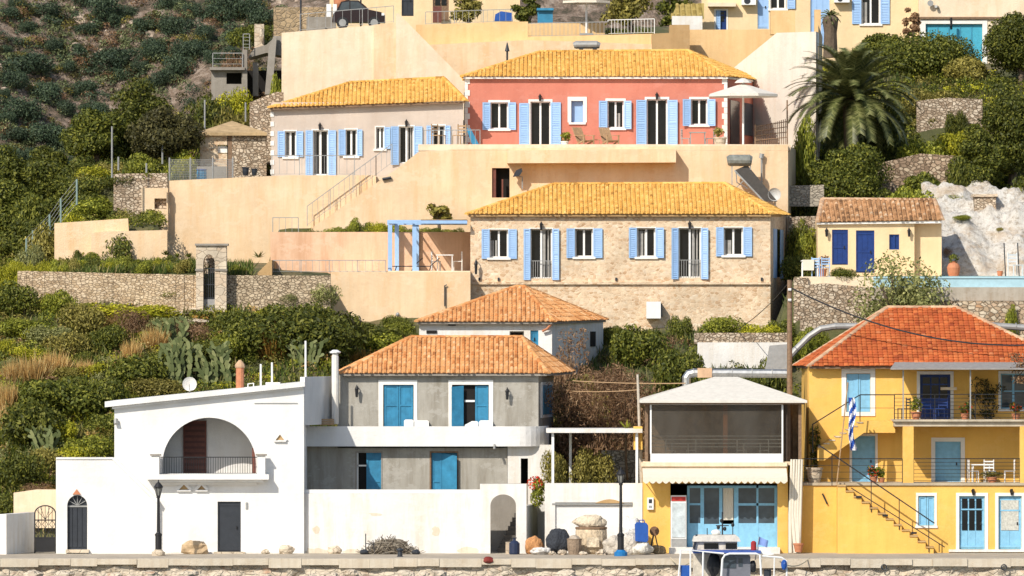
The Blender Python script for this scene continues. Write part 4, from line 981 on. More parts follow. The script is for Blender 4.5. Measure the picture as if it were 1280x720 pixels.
# utility poles and cables
t = thing('utility_pole', 'weathered wooden utility pole between the restaurant and the red roof', 'utility pole', (X(987, 303), 303, 0)); MB().tube([(X(987, 303), 303, 0), P(987, 350, 303)], [.14, .10], 8).build('pole', WOOD, t)
MB().tube([P(985, 362, 302.88), P(989, 362, 302.88)], .06, 6).tube([P(985, 375, 302.88), P(989, 375, 302.88)], .06, 6).build('insulator', PLASTW, t)
t = thing('utility_pole', 'thin leaning wooden pole left of the canvas roof', 'utility pole', P(800, 606, 300.4)); MB().tube([P(802, 606, 300.4), P(797, 468, 300.4)], [.08, .05], 7).build('pole', paint('bleached_wood', (.5, .44, .36), .9, .2), t)
def cable(name, label, p, q, sag, r=.022, mat=BLACK, n=24):
    p = Vector(p); q = Vector(q); m = MB()
    m.tube([p+(q-p)*i/n-Vector((0, 0, sag*4*(i/n)*(1-i/n))) for i in range(n+1)], r, 5); solo(m, name, label, 'cable', mat)
cable('power_cable', 'thick black cable sagging from the pole across the red roof', P(989, 360, 302.9), P(1330, 428, 300.8), .9, .035)
cable('power_cable', 'thin pale cable strung from the grey house to the leaning pole, upper one', P(716, 476, 303), P(857, 479, 300.4), .05, .022, WOODT)
cable('power_cable', 'thin pale cable strung below another toward the leaning pole', P(716, 489, 303), P(800, 487, 300.4), .05, .02, WOODT)
cable('power_cable', 'thin dark cable running from the pole up to the stone house', P(987, 352, 303), P(905, 420, 329), .3, .018)
# ---------------------------------------------------------------- yellow house
Y = 301.5
yh = thing('yellow_house', 'bright yellow house with red tiled roof, two balconies and sky blue doors', 'house', (X(1150, Y), Y, 0))
G = 299.0
lw, ld1, ld2 = (1148, 620, 1168, 657), (1199, 620, 1231, 687), (1248, 620, 1277, 687)
MB().pwall(1001, 607, 1320, 694, G, [lw, ld1, ld2], .4).build('lower_wall', YELLOW, yh)
MB().pbox(1001, 603.5, 1320, 606.8, G-.08, Y-.003).build('terrace_floor', plaster('terrace_cement', (.5, .42, .3), .4), yh)
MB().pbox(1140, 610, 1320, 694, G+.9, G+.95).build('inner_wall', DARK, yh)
side_poly(q := MB(), X(1001, G), Y, X(1001, G), G+.4, 0, Z(606.9, G)); q.build('terrace_side', YELLOW, yh)
md1, md2 = (1065, 545, 1094, 607), (1169, 552, 1201, 607)
w1, ud, w2 = (1058, 467, 1088, 515), (1150, 468, 1188, 528), (1251, 467, 1283, 511)
body(yh, 1011, 1320, 455.5, 607, Y, 9.5, 1002, 1330, YELLOW, [md1, md2, w1, ud, w2], .3, zbot=Z(607, Y)-.2)
EZ = Z(457.5, Y-.5); ry = Y+5
hip_roof(yh, (X(1011, Y-.5), Y-.5, EZ), (X(1345, Y-.5), Y-.5, EZ), (X(1340, Y+10), Y+10, EZ), (X(993, Y+10), Y+10, EZ), (X(1109, ry), ry, Z(384, ry)), (X(1196, ry), ry, Z(384, ry)), TILE_R, RIDGE_P, fascia=WOOD, w=.21, course=.27, h=.022, rise=.034, fill=.92)
o = double_shutter(yh, 1058, 1088, 467.5, 515, Y+.1, 2, 'window', BLUE_SKY)
MB().pbox(1052, 461, 1094, 466.8, Y-.03, Y+.02).pbox(1052, 466.9, 1057.8, 519, Y-.031, Y+.02).pbox(1088.2, 466.9, 1094, 519, Y-.031, Y+.02).pbox(1052, 515.2, 1094, 520, Y-.05, Y+.02).build('surround', SURR, o)
panel_door(yh, ud, Y, BLUE_DK, .12, 3, 4, panes=3, pane_z=(.5, .94))
window(yh, w2, Y, surround=3, glass=GLASSB, frame=BLUE_SKY, mull=1, bars=1)
panel_door(yh, md1, Y, BLUE_SKY, .12, 3, 3); panel_door(yh, md2, Y, BLUE_SKY, .12, 3, 5)
o = double_shutter(yh, 1148, 1168, 620.5, 657, G+.1, 2, 'window', BLUE_SKY)
MB().pbox(1145, 616, 1171, 619.8, G-.03, G+.02).pbox(1145, 620, 1147.8, 658, G-.031, G+.02).pbox(1168.2, 620, 1171, 658, G-.031, G+.02).pbox(1144, 657.2, 1172, 660, G-.06, G+.02).build('surround', SURR, o)
panel_door(yh, ld1, G, BLUE_SKY, .12, 3, 4, panes=3, pane_z=(.36, .95)); panel_door(yh, ld2, G, BLUE_SKY, .12, 2, 4, panes=1, pane_z=(.36, .92), glass=paint('lace_curtain', (.5, .5, .45), .7, .3, sc=14))
MB().pbox(1186, 686.9, 1320, 690, G-.15, G-.003).build('plinth', WHITE2, yh)
# upper balcony, stairs, porch roof, pillars
MB().pbox(1118, 527, 1320, 533, G+.1, Y-.003).pbox(1117, 524.5, 1320, 526.9, G-.05, Y-.004).build('upper_balcony', plaster('weathered_slab', (.58, .50, .38), .55, (.5, .45, .38)), yh)
st = MB().pprism([(1119, 526), (1077, 526), (1022, 560), (1022, 576), (1030, 576), (1080, 541), (1119, 541)], Y-1.3, Y-.004); o = st.build('stair', YELLOW, yh)
q = MB()
for i in range(8): q.pbox(1072-i*7, 527.5+i*4.4, 1079-i*7, 529+i*4.4, Y-1.33, Y-.01)
q.build('tread', ASHLAR, o)
cn = MB().poly([P(1113, 460.5, G-.35), P(1325, 460.5, G-.35), P(1325, 452, Y-.01), P(1119, 452, Y-.01)]); cn.poly([P(1113, 462, G-.35), P(1119, 453.5, Y-.01), P(1325, 453.5, Y-.01), P(1325, 462, G-.35)]).poly([P(1113, 460.5, G-.35), P(1113, 462, G-.35), P(1325, 462, G-.35), P(1325, 460.5, G-.35)])
cn.poly([P(1113, 460.5, G-.35), P(1119, 452, Y-.01), P(1119, 453.5, Y-.01), P(1113, 462, G-.35)]); o = cn.build('porch_roof', paint('grey_sheet_roof', (.30, .28, .26), .8, .2), yh)
for px in (1129, 1213): MB().pbox(px-.8, 461, px+.8, 524, G-.04, G+.01).build('porch_post', GALV, o)
for a, c in ((1128.5, 1142), (1275, 1290)): MB().pbox(a, 533.1, c, 604, G-.02, G+.35).build('pillar', YELLOW, yh)
zt = Z(603.5, G); zu = Z(524.5, G)
railing(yh, [(X(1003, G), G, zt), (X(1128, G), G, zt)], 1.0, horiz=3, post=2.2); railing(yh, [(X(1142, G), G, zt), (X(1275, G), G, zt)], 1.0, horiz=6, post=2.2)
railing(yh, [(X(1118, G), G, zu), (X(1320, G), G, zu)], 1.05, horiz=6, post=1.6); 
q = MB(); y_ = Y-1.25
q.bar(P(1118, 493.5, y_), P(1075, 493.5, y_), .045).bar(P(1075, 493.5, y_), P(1015, 531, y_), .045).bar(P(1118, 493.5, y_), P(1118, 526, y_), .04).bar(P(1075, 493.5, y_), P(1075, 527, y_), .04).bar(P(1118, 510, y_), P(1075, 510, y_), .02).bar(P(1016, 531, y_), P(1016, 566, y_), .04)
q.build('railing', BLACK, yh)
# flight of steps in front of the lower wall
s2 = MB(); n = 12; pts = [(1047, 694), (1047, 607)]
for i in range(n): pts += [(1047+10*(i+1), 607+i*7.0), (1047+10*(i+1), 607+(i+1)*7.0)]
pts += [(1167, 694)]; o = s2.pprism(pts[::-1], G-.95, G-.003).build('lower_stair', YELLOW, yh)
q = MB()
for i in range(n): q.pbox(1046.8+10*i, 606.2+i*7.0, 1057.6+10*i, 607.9+i*7.0, G-1.0, G-.01)
q.build('tread', plaster('tread_stone', (.55, .36, .16), .5), o)
q = MB(); y_ = G-.98
q.bar(P(1023, 556, y_), P(1168, 654, y_), .05).bar(P(1064, 610, y_), P(1181, 684, y_), .04)
for px, a, d in ((1040, 567, 607), (1089, 600, 640), (1124, 624, 662), (1161, 649, 690)): q.bar(P(px, a, y_), P(px, d, y_), .035)
q.bar(P(1174, 680, y_), P(1174, 690, y_), .035).build('railing', BLACK, o)
for px, py in ((1070, 620), (1103, 643), (1139, 665)): MB().pbox(px, py, px+7, py+2.5, G-1.02, G-.951).build('step_shadow', BLACK, o)  # black slips standing in for the small shadows of the steps
MB().bar(P(1028, 617, G-.05), P(1034, 630, G-.05), .12, .06).build('door_knocker', BLACK, yh)
q = MB()
for px in (1216, 1264): q.bar(P(px, 612, G-.15), P(px+1.5, 618, G-.05), .1, .12)
q.build('door_light', BLACK, yh)
MB().pbox(1176, 484, 1196, 487.5, Y-.6, Y-.4).build('wall_shelf', CREAM, yh)
# flag
t = thing('greek_flag', 'blue and white striped flag hanging limp from a thin slanted pole', 'flag', P(1047, 604, G-.3))
MB().tube([P(1046, 605, G-.3), P(1060, 478, G-.3)], .03, 6).build('pole', WOODT, t)
n = 27; W_ = MB(); ix = []
def fp(u, v):                                    # cloth hanging in folds: u across nine stripes, v down
    py = 497+66*v; px = 1059.5+7.5*u*(1+.2*math.sin(v*7))+1.2*math.sin(v*6+.6)+3.5*v; return P(px, py, G-.34+.09*math.sin(u*9+v*5))
for i in range(9):
    for j in range(n):
        ix.append(int(j/n*8.99+i/9*1.6) % 2)
        W_.poly([fp(i/9, j/n), fp((i+1)/9, j/n), fp((i+1)/9, (j+1)/n), fp(i/9, (j+1)/n)])
o = W_.build('cloth', paint('flag_blue', (.02, .09, .42), .8), t); o.data.materials.append(paint('flag_white', (.8, .8, .8), .8)); o.data.polygons.foreach_set('material_index', ix)
# terrace furniture
zt_ = Z(603.5, G)
for px, rz, lab in ((1216, 1.7, 'white terrace chair nearest the blue door on the lower balcony'), (1237, .1, 'white terrace chair in the middle of the lower balcony'), (1262, -1.7, 'white terrace chair at the right end of the lower balcony')): chair(X(px, G+.8), G+.8, zt_+.002, rz, lab, PLASTW, 'white chairs on the lower balcony', 1.05)
cafe_table(X(1226, G+1.4), G+1.4, zt_+.002, 'white table among the chairs on the yellow lower balcony', PLASTW, None)
def pot(px, py, Y, r, h, label, plant=None, mat=TERRA, fl=None, ph=.4, pw=.5, cat='potted plant', group=None, z=None):
    p = P(px, py, Y) if z is None else (X(px, Y), Y, z); t = thing('potted_plant' if plant else 'clay_pot', label, cat, p, group)
    MB().lathe(p, [(r*.7, 0), (r*.95, h*.5), (r, h*.85), (r*1.1, h*.86), (r*1.1, h), (r*.85, h)], 14).build('pot', mat, t)
    if plant:
        n = 260; L = [(random.uniform(-.3, .3)*pw, random.uniform(-.3, .3)*pw, h+ph*(.25+.6*random.random()), pw*.3, pw*.3, ph*.35) for _ in range(6)]
        o = bpy.data.objects.new('foliage', leaf_mesh('foliage', LEAF[plant], leaf_arrays(n, L, .06))); COL.objects.link(o); o.parent = t
        if fl:
            o = bpy.data.objects.new('flower', leaf_mesh('flower', fl, leaf_arrays(60, L, .05, inner=.95))); COL.objects.link(o); o.parent = t
    return t
pot(1018, 0, G+.6, .33, .62, 'big pale stone urn at the left end of the yellow terrace', mat=ASHLAR, cat='urn', z=zt_+.002)
pot(1092, 0, G+.25, .16, .25, 'red flowering pot on the terrace edge above the stairs', 'dark', fl=REDFL, z=zt_+.002)
pot(1102, 0, G+.3, .13, .2, 'small green potted plant beside the red flowers on the terrace', 'mid', z=zt_+.002)
pot(1145, 0, G+.35, .2, .32, 'terracotta pot with spiky plant on the upper balcony', 'mid', ph=.55, z=zu+.004)
pot(1240, 0, G+.5, .2, .22, 'low planter with trailing greenery on the lower balcony', 'olive', ph=.2, pw=.9, z=zt_+.002)
pot(1270, 0, G+.4, .18, .25, 'dark red flower pot at the right of the upper balcony', 'dark', fl=REDFL, z=zu+.004)
pot(1206, 0, G+.4, .16, .24, 'small red flower pot in the middle of the upper balcony', 'dark', fl=REDFL, z=zu+.004)
for px, rz, lab in ((1160, .3, 'blue chair before the dark blue upper door'), (1177, -.4, 'second blue chair right of the dark blue upper door')): chair(X(px, G+1.0), G+1.0, zu+.004, rz, lab, BLUE_DK, 'blue chairs on the upper balcony')
chair(X(1130, G+.9), G+.9, zu+.004, -1.2, 'black chair at the left end of the upper balcony', SLATEP)
# ---------------------------------------------------------------- small white house behind the grey one
Y = 316.0
sm = thing('small_house', 'small white house with pyramid terracotta roof tucked behind the grey house', 'house', P(610, 450, Y))
body(sm, 524, 690, 401, 470, Y, 8.5, 528, 754, WHITE2, [(637, 414, 655, 431), (663, 413, 673, 436)], .3)
window(sm, (637, 414, 655, 431), Y, glass=DARK, frame=GREYD, mull=0, sill=False)
panel_door(sm, (663, 413, 673, 436), Y, BLUE_TEAL, .1, 2)
EZ = Z(402, Y-.35)
hip_roof(sm, (X(520, Y-.35), Y-.35, EZ), (X(693, Y-.35), Y-.35, EZ), (X(759, Y+8.9), Y+8.9, EZ+.12), (X(526, Y+8.9), Y+8.9, EZ+.12), (X(645, Y+4.3), Y+4.3, Z(358, Y+4.3)), (X(655, Y+4.3), Y+4.3, Z(358, Y+4.3)), TILE_T, fascia=GREYD)
sx = (X(690, Y), Y+.3, X(754, Y+8.5), Y+8.5)
side_panel(sm, *sx, .74, .84, Z(433, Y), Z(414, Y), .03, 'side_window', DARK)
MB().pbox(560, 404, 570, 407, Y-.12, Y-.003).pbox(533, 413, 546, 416.5, Y-.06, Y-.003).build('vent', DARK, sm)
q = MB(); q.tube([P(690, 404, Y-.2), P(684, 411, Y-.2), P(678, 414, Y-.15)], .06, 6).build('drain_pipe', TERRA, sm)
t = thing('ac_unit', 'white air conditioner box fixed to the base of the stone house', 'air conditioner', P(817, 398, 329.6)); MB().pbox(808, 377, 826, 398, 329.3, 329.95).build('box', PLASTW, t)
MB().pbox(826.1, 380, 828, 396, 329.4, 329.9).build('grille', SLATEP, t)
# ---------------------------------------------------------------- stone house with light blue shutters
Y = 330.0
sh = thing('stone_house', 'warm stone house with yellow tiled hip roof and light blue shutters', 'house', P(775, 412, Y))
ops = [(612, 287, 635, 322), (663, 286, 690, 348), (719, 286, 741, 321), (796.5, 285, 819, 321), (848.5, 285, 876, 347), (905, 284.5, 928.5, 319)]
shut = [((602, 612), (635.3, 646)), ((654.5, 663, 286, 350), (690.3, 699, 286, 350)), ((708, 718.5), (741.5, 753)), ((786, 796), (819.3, 830)), ((839, 848, 285, 349), (876.3, 885.5, 285, 349)), ((895, 904.5), (929, 940))]
body(sh, 588, 963, 266, 420, Y, 8.5, 590, 984, STONE, ops)
for i, (r, s_) in enumerate(zip(ops, shut)):
    window(sh, r, Y, [q if len(q) == 4 else (*q, r[1]-.5, r[3]+1.5) for q in s_], surround=1.2, kind='door' if i in (1, 4) else 'window', juliet=i in (1, 4))
MB().pbox(587.5, 352.5, 963.5, 355.5, Y-.12, Y-.003).build('string_course', STONE, sh)
EZ = Z(267.5, Y-.28)
hip_roof(sh, (X(583, Y-.28), Y-.28, EZ), (X(966, Y-.28), Y-.28, EZ), (X(986, Y+8.9), Y+8.9, EZ+.12), (X(586, Y+8.9), Y+8.9, EZ+.12), (X(692, Y+4.2), Y+4.2, Z(230, Y+4.2)), (X(906, Y+4.2), Y+4.2, Z(229, Y+4.2)), TILE_Y, fascia=BROWNP)
sx = (X(963, Y), Y+.3, X(984, Y+8.5), Y+8.5)
o = side_panel(sh, *sx, .35, .55, Z(345, Y), Z(285, Y), .03, 'side_door', GLASS)
side_panel(sh, *sx, .18, .34, Z(347, Y), Z(285, Y), .05, 'side_shutter', BLUE); side_panel(sh, *sx, .56, .72, Z(347, Y), Z(285, Y), .05, 'side_shutter', BLUE)
q = MB()
for px in (598, 622, 769, 951): q.pbox(px, 347, px+2.4, 351, Y-.09, Y-.003)
q.build('drain_spout', SLATEP, sh)
for px, py, lab, s in ((595, 331, 'large black lantern low on the left end of the stone house wall', 2.2), (676.5, 281, 'small black lantern above the left french door of the stone house', 1.2), (862, 280, 'small black lantern above the right french door of the stone house', 1.2)): wall_lamp(px, py, Y, lab, s=s)
# white wall below the stone house to the right, with loose stone on top
solo(MB().pwall(872, 428, 990, 460, 321, (), .3), 'garden_wall', 'plain white wall below the right end of the stone house', 'wall', WHITE2)
solo(MB().pwall(868, 416, 988, 430, 323.5, (), .5), 'stone_wall', 'low dry stone wall under bushes right below the stone house', 'wall', RUBBLE)
# ---------------------------------------------------------------- pergola terrace and its walls
solo(MB().pwall(413.5, 340, 588, 425, 328.9, (), .35), 'retaining_wall', 'ochre retaining wall left of the stone house under the blue pergola', 'wall', OCHRE)
solo(MB().pwall(338, 290, 588, 345, 334.1, (), .3), 'retaining_wall', 'pinkish wall behind the blue pergola and loungers', 'wall', PINKISH)
solo(MB().pbox(413, 338.5, 588, 341.5, 329.2, 334), 'terrace_floor', 'thin pale terrace slab beneath the blue pergola', 'terrace', CREAM)
t = thing('blue_pergola', 'light blue pergola with square posts over the loungers beside the stone house', 'pergola', P(535, 338, 330)); q = MB()
for px, y in ((487.5, 329.5), (518, 329.6), (496, 333.7), (521, 333.8)):
    MB().pbox(px-2.6, 281, px+2.6, 340, y, y+.2).build('post', BLUE, t)
MB().pbox(484, 275.5, 584, 279.5, 329.45, 329.7).pbox(486, 275.5, 490.5, 280, 329.71, 333.9).pbox(484, 275, 584, 281, 333.7, 333.95).build('beam', BLUE, t)
q = MB()
for i in range(9): x = X(492+i*11, 330); q.box(x-.03, x+.03, 329.72, 333.68, Z(277, 330), Z(275, 330)-.004)
q.build('rafter', BLUE, t)
q = MB()
for i in range(26): y = 329.6+i*.17; q.box(X(526, 330), X(584, 330), y, y+.169, Z(275, 330)+.002, Z(275, 330)+.02)
q.build('reed_cover', WOODT, t)
def lounger(x, y, z, label, mat, group, rz=0):
    t = thing('sun_lounger', label, 'sun lounger', (x, y, z), group); t.rotation_euler.z = rz; t.scale = (.8, .8, .7)
    def b(m, nm, mt):
        o = m.build(nm, mt, None); o.parent = t
    b(MB().bar((-.9, -.28, .3), (.3, -.28, .3), .05).bar((-.9, .28, .3), (.3, .28, .3), .05).bar((.3, -.28, .3), (.85, -.28, .85), .05).bar((.3, .28, .3), (.85, .28, .85), .05), 'frame', SLATEP)
    m = MB().poly([(-.9, -.27, .33), (.3, -.27, .33), (.3, .27, .33), (-.9, .27, .33)]).poly([(.3, -.27, .33), (.85, -.27, .88), (.85, .27, .88), (.3, .27, .33)]); b(m, 'sling', mat)
    for sx in (-.75, .25):
        for sy in (-.28, .28): b(MB().bar((sx, sy, 0), (sx+.1, sy, .3), .045), 'leg', SLATEP)
zt = Z(338.5, 329.2)+.01
for px, lab in ((510, 'pale sun lounger under the blue pergola, left of its second post'), (531, 'pale sun lounger under the blue pergola, right of its second post')): lounger(X(px, 330.6), 330.6, zt, lab, CANVAS, 'loungers under the blue pergola')
cafe_table(X(556, 331), 331, zt, 'white low table in the shade at the right end of the blue pergola', PLASTW, None)
chair(X(545, 331.6), 331.6, zt, 1.5, 'white chair left of the low table under the pergola', PLASTW, 'chairs under the blue pergola'); chair(X(572, 331.4), 331.4, zt, -1.5, 'white chair against the stone house under the pergola', PLASTW, 'chairs under the blue pergola')
fence('terrace_railing', 'thin iron railing along the terrace edge left of the blue pergola', [P(341, 340.5, 329.1), P(482, 340.5, 329.1)], .55, GALV, step=.3)
fence('terrace_railing', 'short thin railing at the foot of the long outdoor stairs', [P(341, 292, 338), P(373, 292, 338)], .75, GALV, step=.25)
solo(MB().pprism([(322, 346), (322, 341), (338, 325), (340, 325), (340, 346)], 328.2, 334.1), 'ramp_wall', 'small sloping ochre wall right of the stone gate', 'wall', BROWNP)
solo(MB().tube([P(556, 383, 328.8), P(556, 357, 328.8), P(558.5, 356, 328.8)], .035, 6), 'vent_pipe', 'dark thin pipe on the ochre wall left of the stone house', 'pipe', SLATEP)
t = thing('wall_lamp', 'small round lamp low on the ochre wall above the small white house', 'lamp', P(497, 394, 328.8)); MB().blob(P(497, 393, 328.75), (.09, .09, .1), 2, 0).build('globe', GALV, t); MB().bar(P(497, 396, 328.8), P(497, 393, 328.8), .05).build('bracket', SLATEP, t)
# ---------------------------------------------------------------- stone garden wall with the arched gate
t = thing('stone_wall', 'long dry stone wall left of the stone gatehouse', 'wall', (X(135, 326), 326, 10)); q = MB()
n = 60; a0, a1 = X(22, 325.8), X(245.5, 325.8)
for i in range(n):
    x0 = a0+(a1-a0)*i/n; x1 = a0+(a1-a0)*(i+1)/n; zt = Z(338.5+i*.09+.5*mnoise.noise(Vector((i*.5, 0, 0))), 325.8)
    q.prism([(x0, 9), (x1, 9), (x1, zt), (x0, zt)], 325.75+.05*mnoise.noise(Vector((i*.7, 3, 0))), 326.3)
q.build('wall', DRYST, t)
solo(MB().pprism([(282, 400), (282, 344), (413, 344.5), (413, 400)], 326.2, 326.8), 'stone_wall', 'tall dry stone wall right of the stone gatehouse', 'wall', stone('grey_dry_stone', [(.38, .29, .19), (.55, .44, .30), (.66, .54, .38), (.47, .36, .24)], (.26, .195, .13), (5.4, 5.4, 8.4), .06, .9))
t = thing('stone_gatehouse', 'pale stone gatehouse with a pointed arch and grey wooden gate', 'gatehouse', P(264, 388, 325.6)); Yg = 325.5
MB().pwall(245, 307, 283, 390, Yg, [(254, 318, 268.5, 388)], .8).arch(X(254, Yg), X(268.5, Yg), Z(388, Yg), Z(318, Yg), Yg, .8, Z(330, Yg)).build('wall', ASHLAR, t)
MB().pbox(243.5, 304.5, 285, 307, Yg-.1, Yg+.9).build('cornice', GREYD, t)
for a, c in ((244, 254), (268.5, 284)): MB().pbox(a, 336, c, 338.5, Yg-.06, Yg-.002).build('string_course', GREYD, t)
g = MB().pbox(254, 374, 268.5, 388, Yg+.3, Yg+.36)
g.build('lower_gate', paint('grey_gate_wood', (.3, .3, .3), .8, .2), t)
q = MB()
for i in range(6): px = 255+i*2.5; q.pbox(px, 335, px+.7, 374, Yg+.3, Yg+.34)
for py in (335, 355, 372): q.pbox(254, py, 268.5, py+1.2, Yg+.29, Yg+.35)
q.build('iron_grille', SLATEP, t)
solo(MB().pbox(254, 318, 268.5, 388, Yg+1.6, Yg+1.7), 'passage_wall', 'dim stone wall seen through the gatehouse arch', 'wall', RUBBLE)
# ---------------------------------------------------------------- ochre walls of the hillside terraces
solo(MB().pprism([(68, 325), (68, 279), (160, 273), (163, 325)], 334.0, 334.3), 'retaining_wall', 'low ochre wall at the far left, topped by bushes', 'wall', OCHRE)
solo(MB().pprism([(114, 325), (114, 291), (130, 289.5), (209, 287.5), (209, 325)], 333.2, 333.5).slab([(X(114, 333.3), 333.5), (X(116, 333.3), 334), (X(209, 333.3), 334), (X(209, 333.3), 333.5)], 10, Z(290, 333.3)), 'retaining_wall', 'low ochre wall in front of another, left of the tall plain wall', 'wall', OCHRE)
t = thing('utility_block', 'ochre block with a dark square opening beside the tall wall', 'building', P(195, 287, 339.5)); MB().pwall(177, 235, 210, 290, 339.5, [(193, 248, 208, 261)], .3).build('wall', OCHRE, t)
MB().pbox(190, 246, 209, 264, 339.9, 340.0).build('inner_wall', DARK, t)
solo(MB().pprism([(142, 290), (142, 218), (150, 217), (209, 216.5), (209, 290)], 339.85, 340.3), 'stone_wall', 'rubble stone wall above the ochre block at left', 'wall', RUBBLE)
t = thing('tall_wall', 'tall ochre retaining wall below the fence, streaked with rain marks', 'wall', P(280, 330, 340)); q = MB().pprism([(208, 335), (208, 226), (360, 219), (470, 219), (470, 335)], 340, 340.4); q.build('wall', OCHRE, t)
t = thing('terrace_wall', 'large ochre wall with slanting top and dark doorway below the red house', 'wall', P(700, 300, 339)); Yw = 339.2
q = MB().pprism([(384, 296), (384, 289), (503, 206), (524, 189), (560, 188), (560, 296)], Yw, Yw+.3)
q.pwall(560, 188, 985, 300, Yw, [(615, 210, 637, 247)], .3); q.build('wall', OCHRE, t)
MB().pbox(613, 207, 640, 250, Yw+.55, Yw+.6).build('inner_wall', DARK, t); MB().pbox(615, 210, 620, 247, Yw+.1, Yw+.16).pbox(627, 224, 629, 247, Yw+.12, Yw+.2).build('door_leaf', WOODR, t)
MB().pprism([(634, 204), (634, 188), (845, 186), (845, 203)], Yw-1.0, Yw-.004).build('balcony_ledge', OCHRE, t)
MB().pprism([(560, 187.9), (560, 186.6), (985, 181), (985, 187.9)], Yw, Yw+.3).build('coping', OCHRE, t)
side_poly(q := MB(), X(985, Yw), Yw+.3, X(1002, 352), 352, Z(300, Yw), Z(181.5, Yw)); q.build('side_wall', OCHRE, t)
t = thing('outdoor_stair', 'long outdoor stairs climbing behind the slanting wall to the pale house', 'stairs', P(384, 285, 339.6)); q = MB()
for i in range(26): q.pbox(386+i*4.6, 292-i*3.1, 504, 299-i*3.1, 339.55+i*.002, 340.0-i*.001)
q.build('steps', CREAM, t); railing(t, [P(384, 283, 339.5), P(470, 220, 339.5), P(490, 205, 339.5)], .95, GALV, step=.3)
MB().tube([P(478, 224, 339.1), P(489, 222, 339.1)], .07, 6).build('wall_light', SLATEP, t)
fence('terrace_railing', 'thin iron railing on the tall wall before the pale house', [P(340, 219.5, 340.2), P(443, 219.5, 340.2)], .95, GALV, step=.35)
# solar water heater, dish, lamp post on the stone house side
t = thing('solar_heater', 'solar water heater with grey tank and dark slanted panel against the ochre wall', 'solar water heater', P(925, 240, 338)); Yh = 338.0
MB().tube([P(909, 201, Yh), P(912, 200.5, Yh), P(937, 200.5, Yh), P(940, 201, Yh)], [.2, .27, .27, .2], 12).build('tank', paint('weathered_tank', (.20, .21, .19), .5, .35, sc=4), t)
d = Vector((0, -.9, 0)); q = MB(); a, b_, c, e = [Vector(P(*k)) for k in ((918, 213, Yh), (934, 206, Yh), (972, 252, Yh), (955, 252, Yh))]
q.poly([a, b_, c, e]).poly([p+Vector((0, .08, 0)) for p in (a, e, c, b_)])
q.build('collector', paint('dark_collector', (.07, .065, .06), .35, .2), t)
q = MB()
q.bar(a+Vector((0, -.05, 0)), e+Vector((0, -.05, 0)), .07).bar(P(915, 206, Yh), P(915, 250, Yh), .05).bar(P(938, 206, Yh), P(938, 212, Yh), .05).tube([P(920, 215, Yh-.1), P(921, 228, Yh-.1), P(930, 233, Yh-.1), P(934, 236, Yh-.1)], .03, 6).bar(P(915, 240, Yh), P(930, 225, Yh), .04).build('stand', STEEL, t)
t = thing('satellite_dish', 'white satellite dish at the foot of the solar panel by the stone house roof', 'satellite dish', P(969, 255, 338.2)); d = MB(); cx, cy, cz = P(968, 243, 338)
for r_, dp in [(0, 0), (.12, .02), (.23, .06), (.31, .12)]:
    for j in range(16): a = 2*math.pi*j/16; d.v.append((cx+r_*math.cos(a), cy-dp+.1, cz+r_*math.sin(a)))
for i in range(3):
    for j in range(16): d.f.append((i*16+j, i*16+(j+1) % 16, (i+1)*16+(j+1) % 16, (i+1)*16+j))
d.build('dish', paint('dish_white', (.5, .5, .48), .5), t); MB().tube([P(969, 257, 338.2), P(968, 243, 338.15)], .04, 6).build('mast', GALV, t)
solo(MB().tube([P(952, 233, 339), P(952, 197, 339)], .05, 6).tube([P(951.5, 198, 339), P(952.5, 192, 339)], .11, 8), 'vent_pipe', 'grey vent pipe with round cap right of the solar tank', 'pipe', GALV)
t = thing('floodlight', 'dark floodlight on an angled arm above the left end of the stone house roof', 'lamp', P(652, 236, 338.6))
MB().tube([P(653, 236, 338.8), P(653, 221, 338.8), P(646, 220, 338.8)], .035, 6).build('arm', GALV, t); MB().pprism([(641, 221), (645, 213), (652, 210), (653, 214), (649, 220)], 338.5, 338.9).build('lamp_head', SLATEP, t)
# ---------------------------------------------------------------- pale house and salmon red house
Y = 346.5
ph = thing('pale_house', 'pale beige house with yellow tiled roof and light blue shutters left of the red house', 'house', P(458, 220, Y))
ops = [(356, 164, 370, 196), (391, 163, 410, 219), (432, 162, 446, 195), (470, 159, 480, 186), (499, 158, 517, 204), (541, 157, 556, 184)]
shut = [((347, 356), (370.3, 379)), ((382, 391, 163, 220), (410.3, 420, 163, 220)), ((423, 432), (446.3, 453)), ((480.3, 488),), ((488.3, 498.5, 158, 206), (517.3, 528, 158, 204)), ((533, 541), (556.3, 563))]
body(ph, 339, 579, 128, 235, Y, 7, 342, 579, PALE, ops)
for i, (r, s_) in enumerate(zip(ops, shut)): window(ph, r, Y, s_, surround=1.5, kind='door' if i in (1, 4) else 'window')
def PE(px, py, y): return P(px, py, y)
hip_roof(ph, PE(336, 134.5, Y-.35), PE(583, 126, Y-.35), PE(583, 126, Y+7), PE(339, 134, Y+7), PE(438, 103, Y+3.6), PE(554, 97, Y+3.6), TILE_Y, fascia=WOOD)
MB().pprism([(339, 135), (339, 127.9), (579, 127.9)], Y+.002, Y+.3).build('gable_strip', PALE, ph)
q = MB()
for i in range(13):
    if i % 2 == 0: q.pbox(338, 140+i*6, 342.5, 146+i*6, Y-.03, Y-.002)
q.build('quoin', SURR, ph)
for px, py, lab in ((400, 157, 'small dark lantern above the left french door of the pale house'), (508, 153, 'small dark lantern above the half open door of the pale house')): wall_lamp(px, py, Y, lab, s=1.1)
Y = 348.0
rh = thing('red_house', 'salmon red house with yellow tiled hip roof and light blue shutters', 'house', P(745, 187, Y))
ops = [(613, 128, 635, 161), (663, 127, 688, 185), (714, 126, 729, 153), (759.5, 126, 779.5, 160), (808.5, 124, 834, 184), (864, 124, 884, 156)]
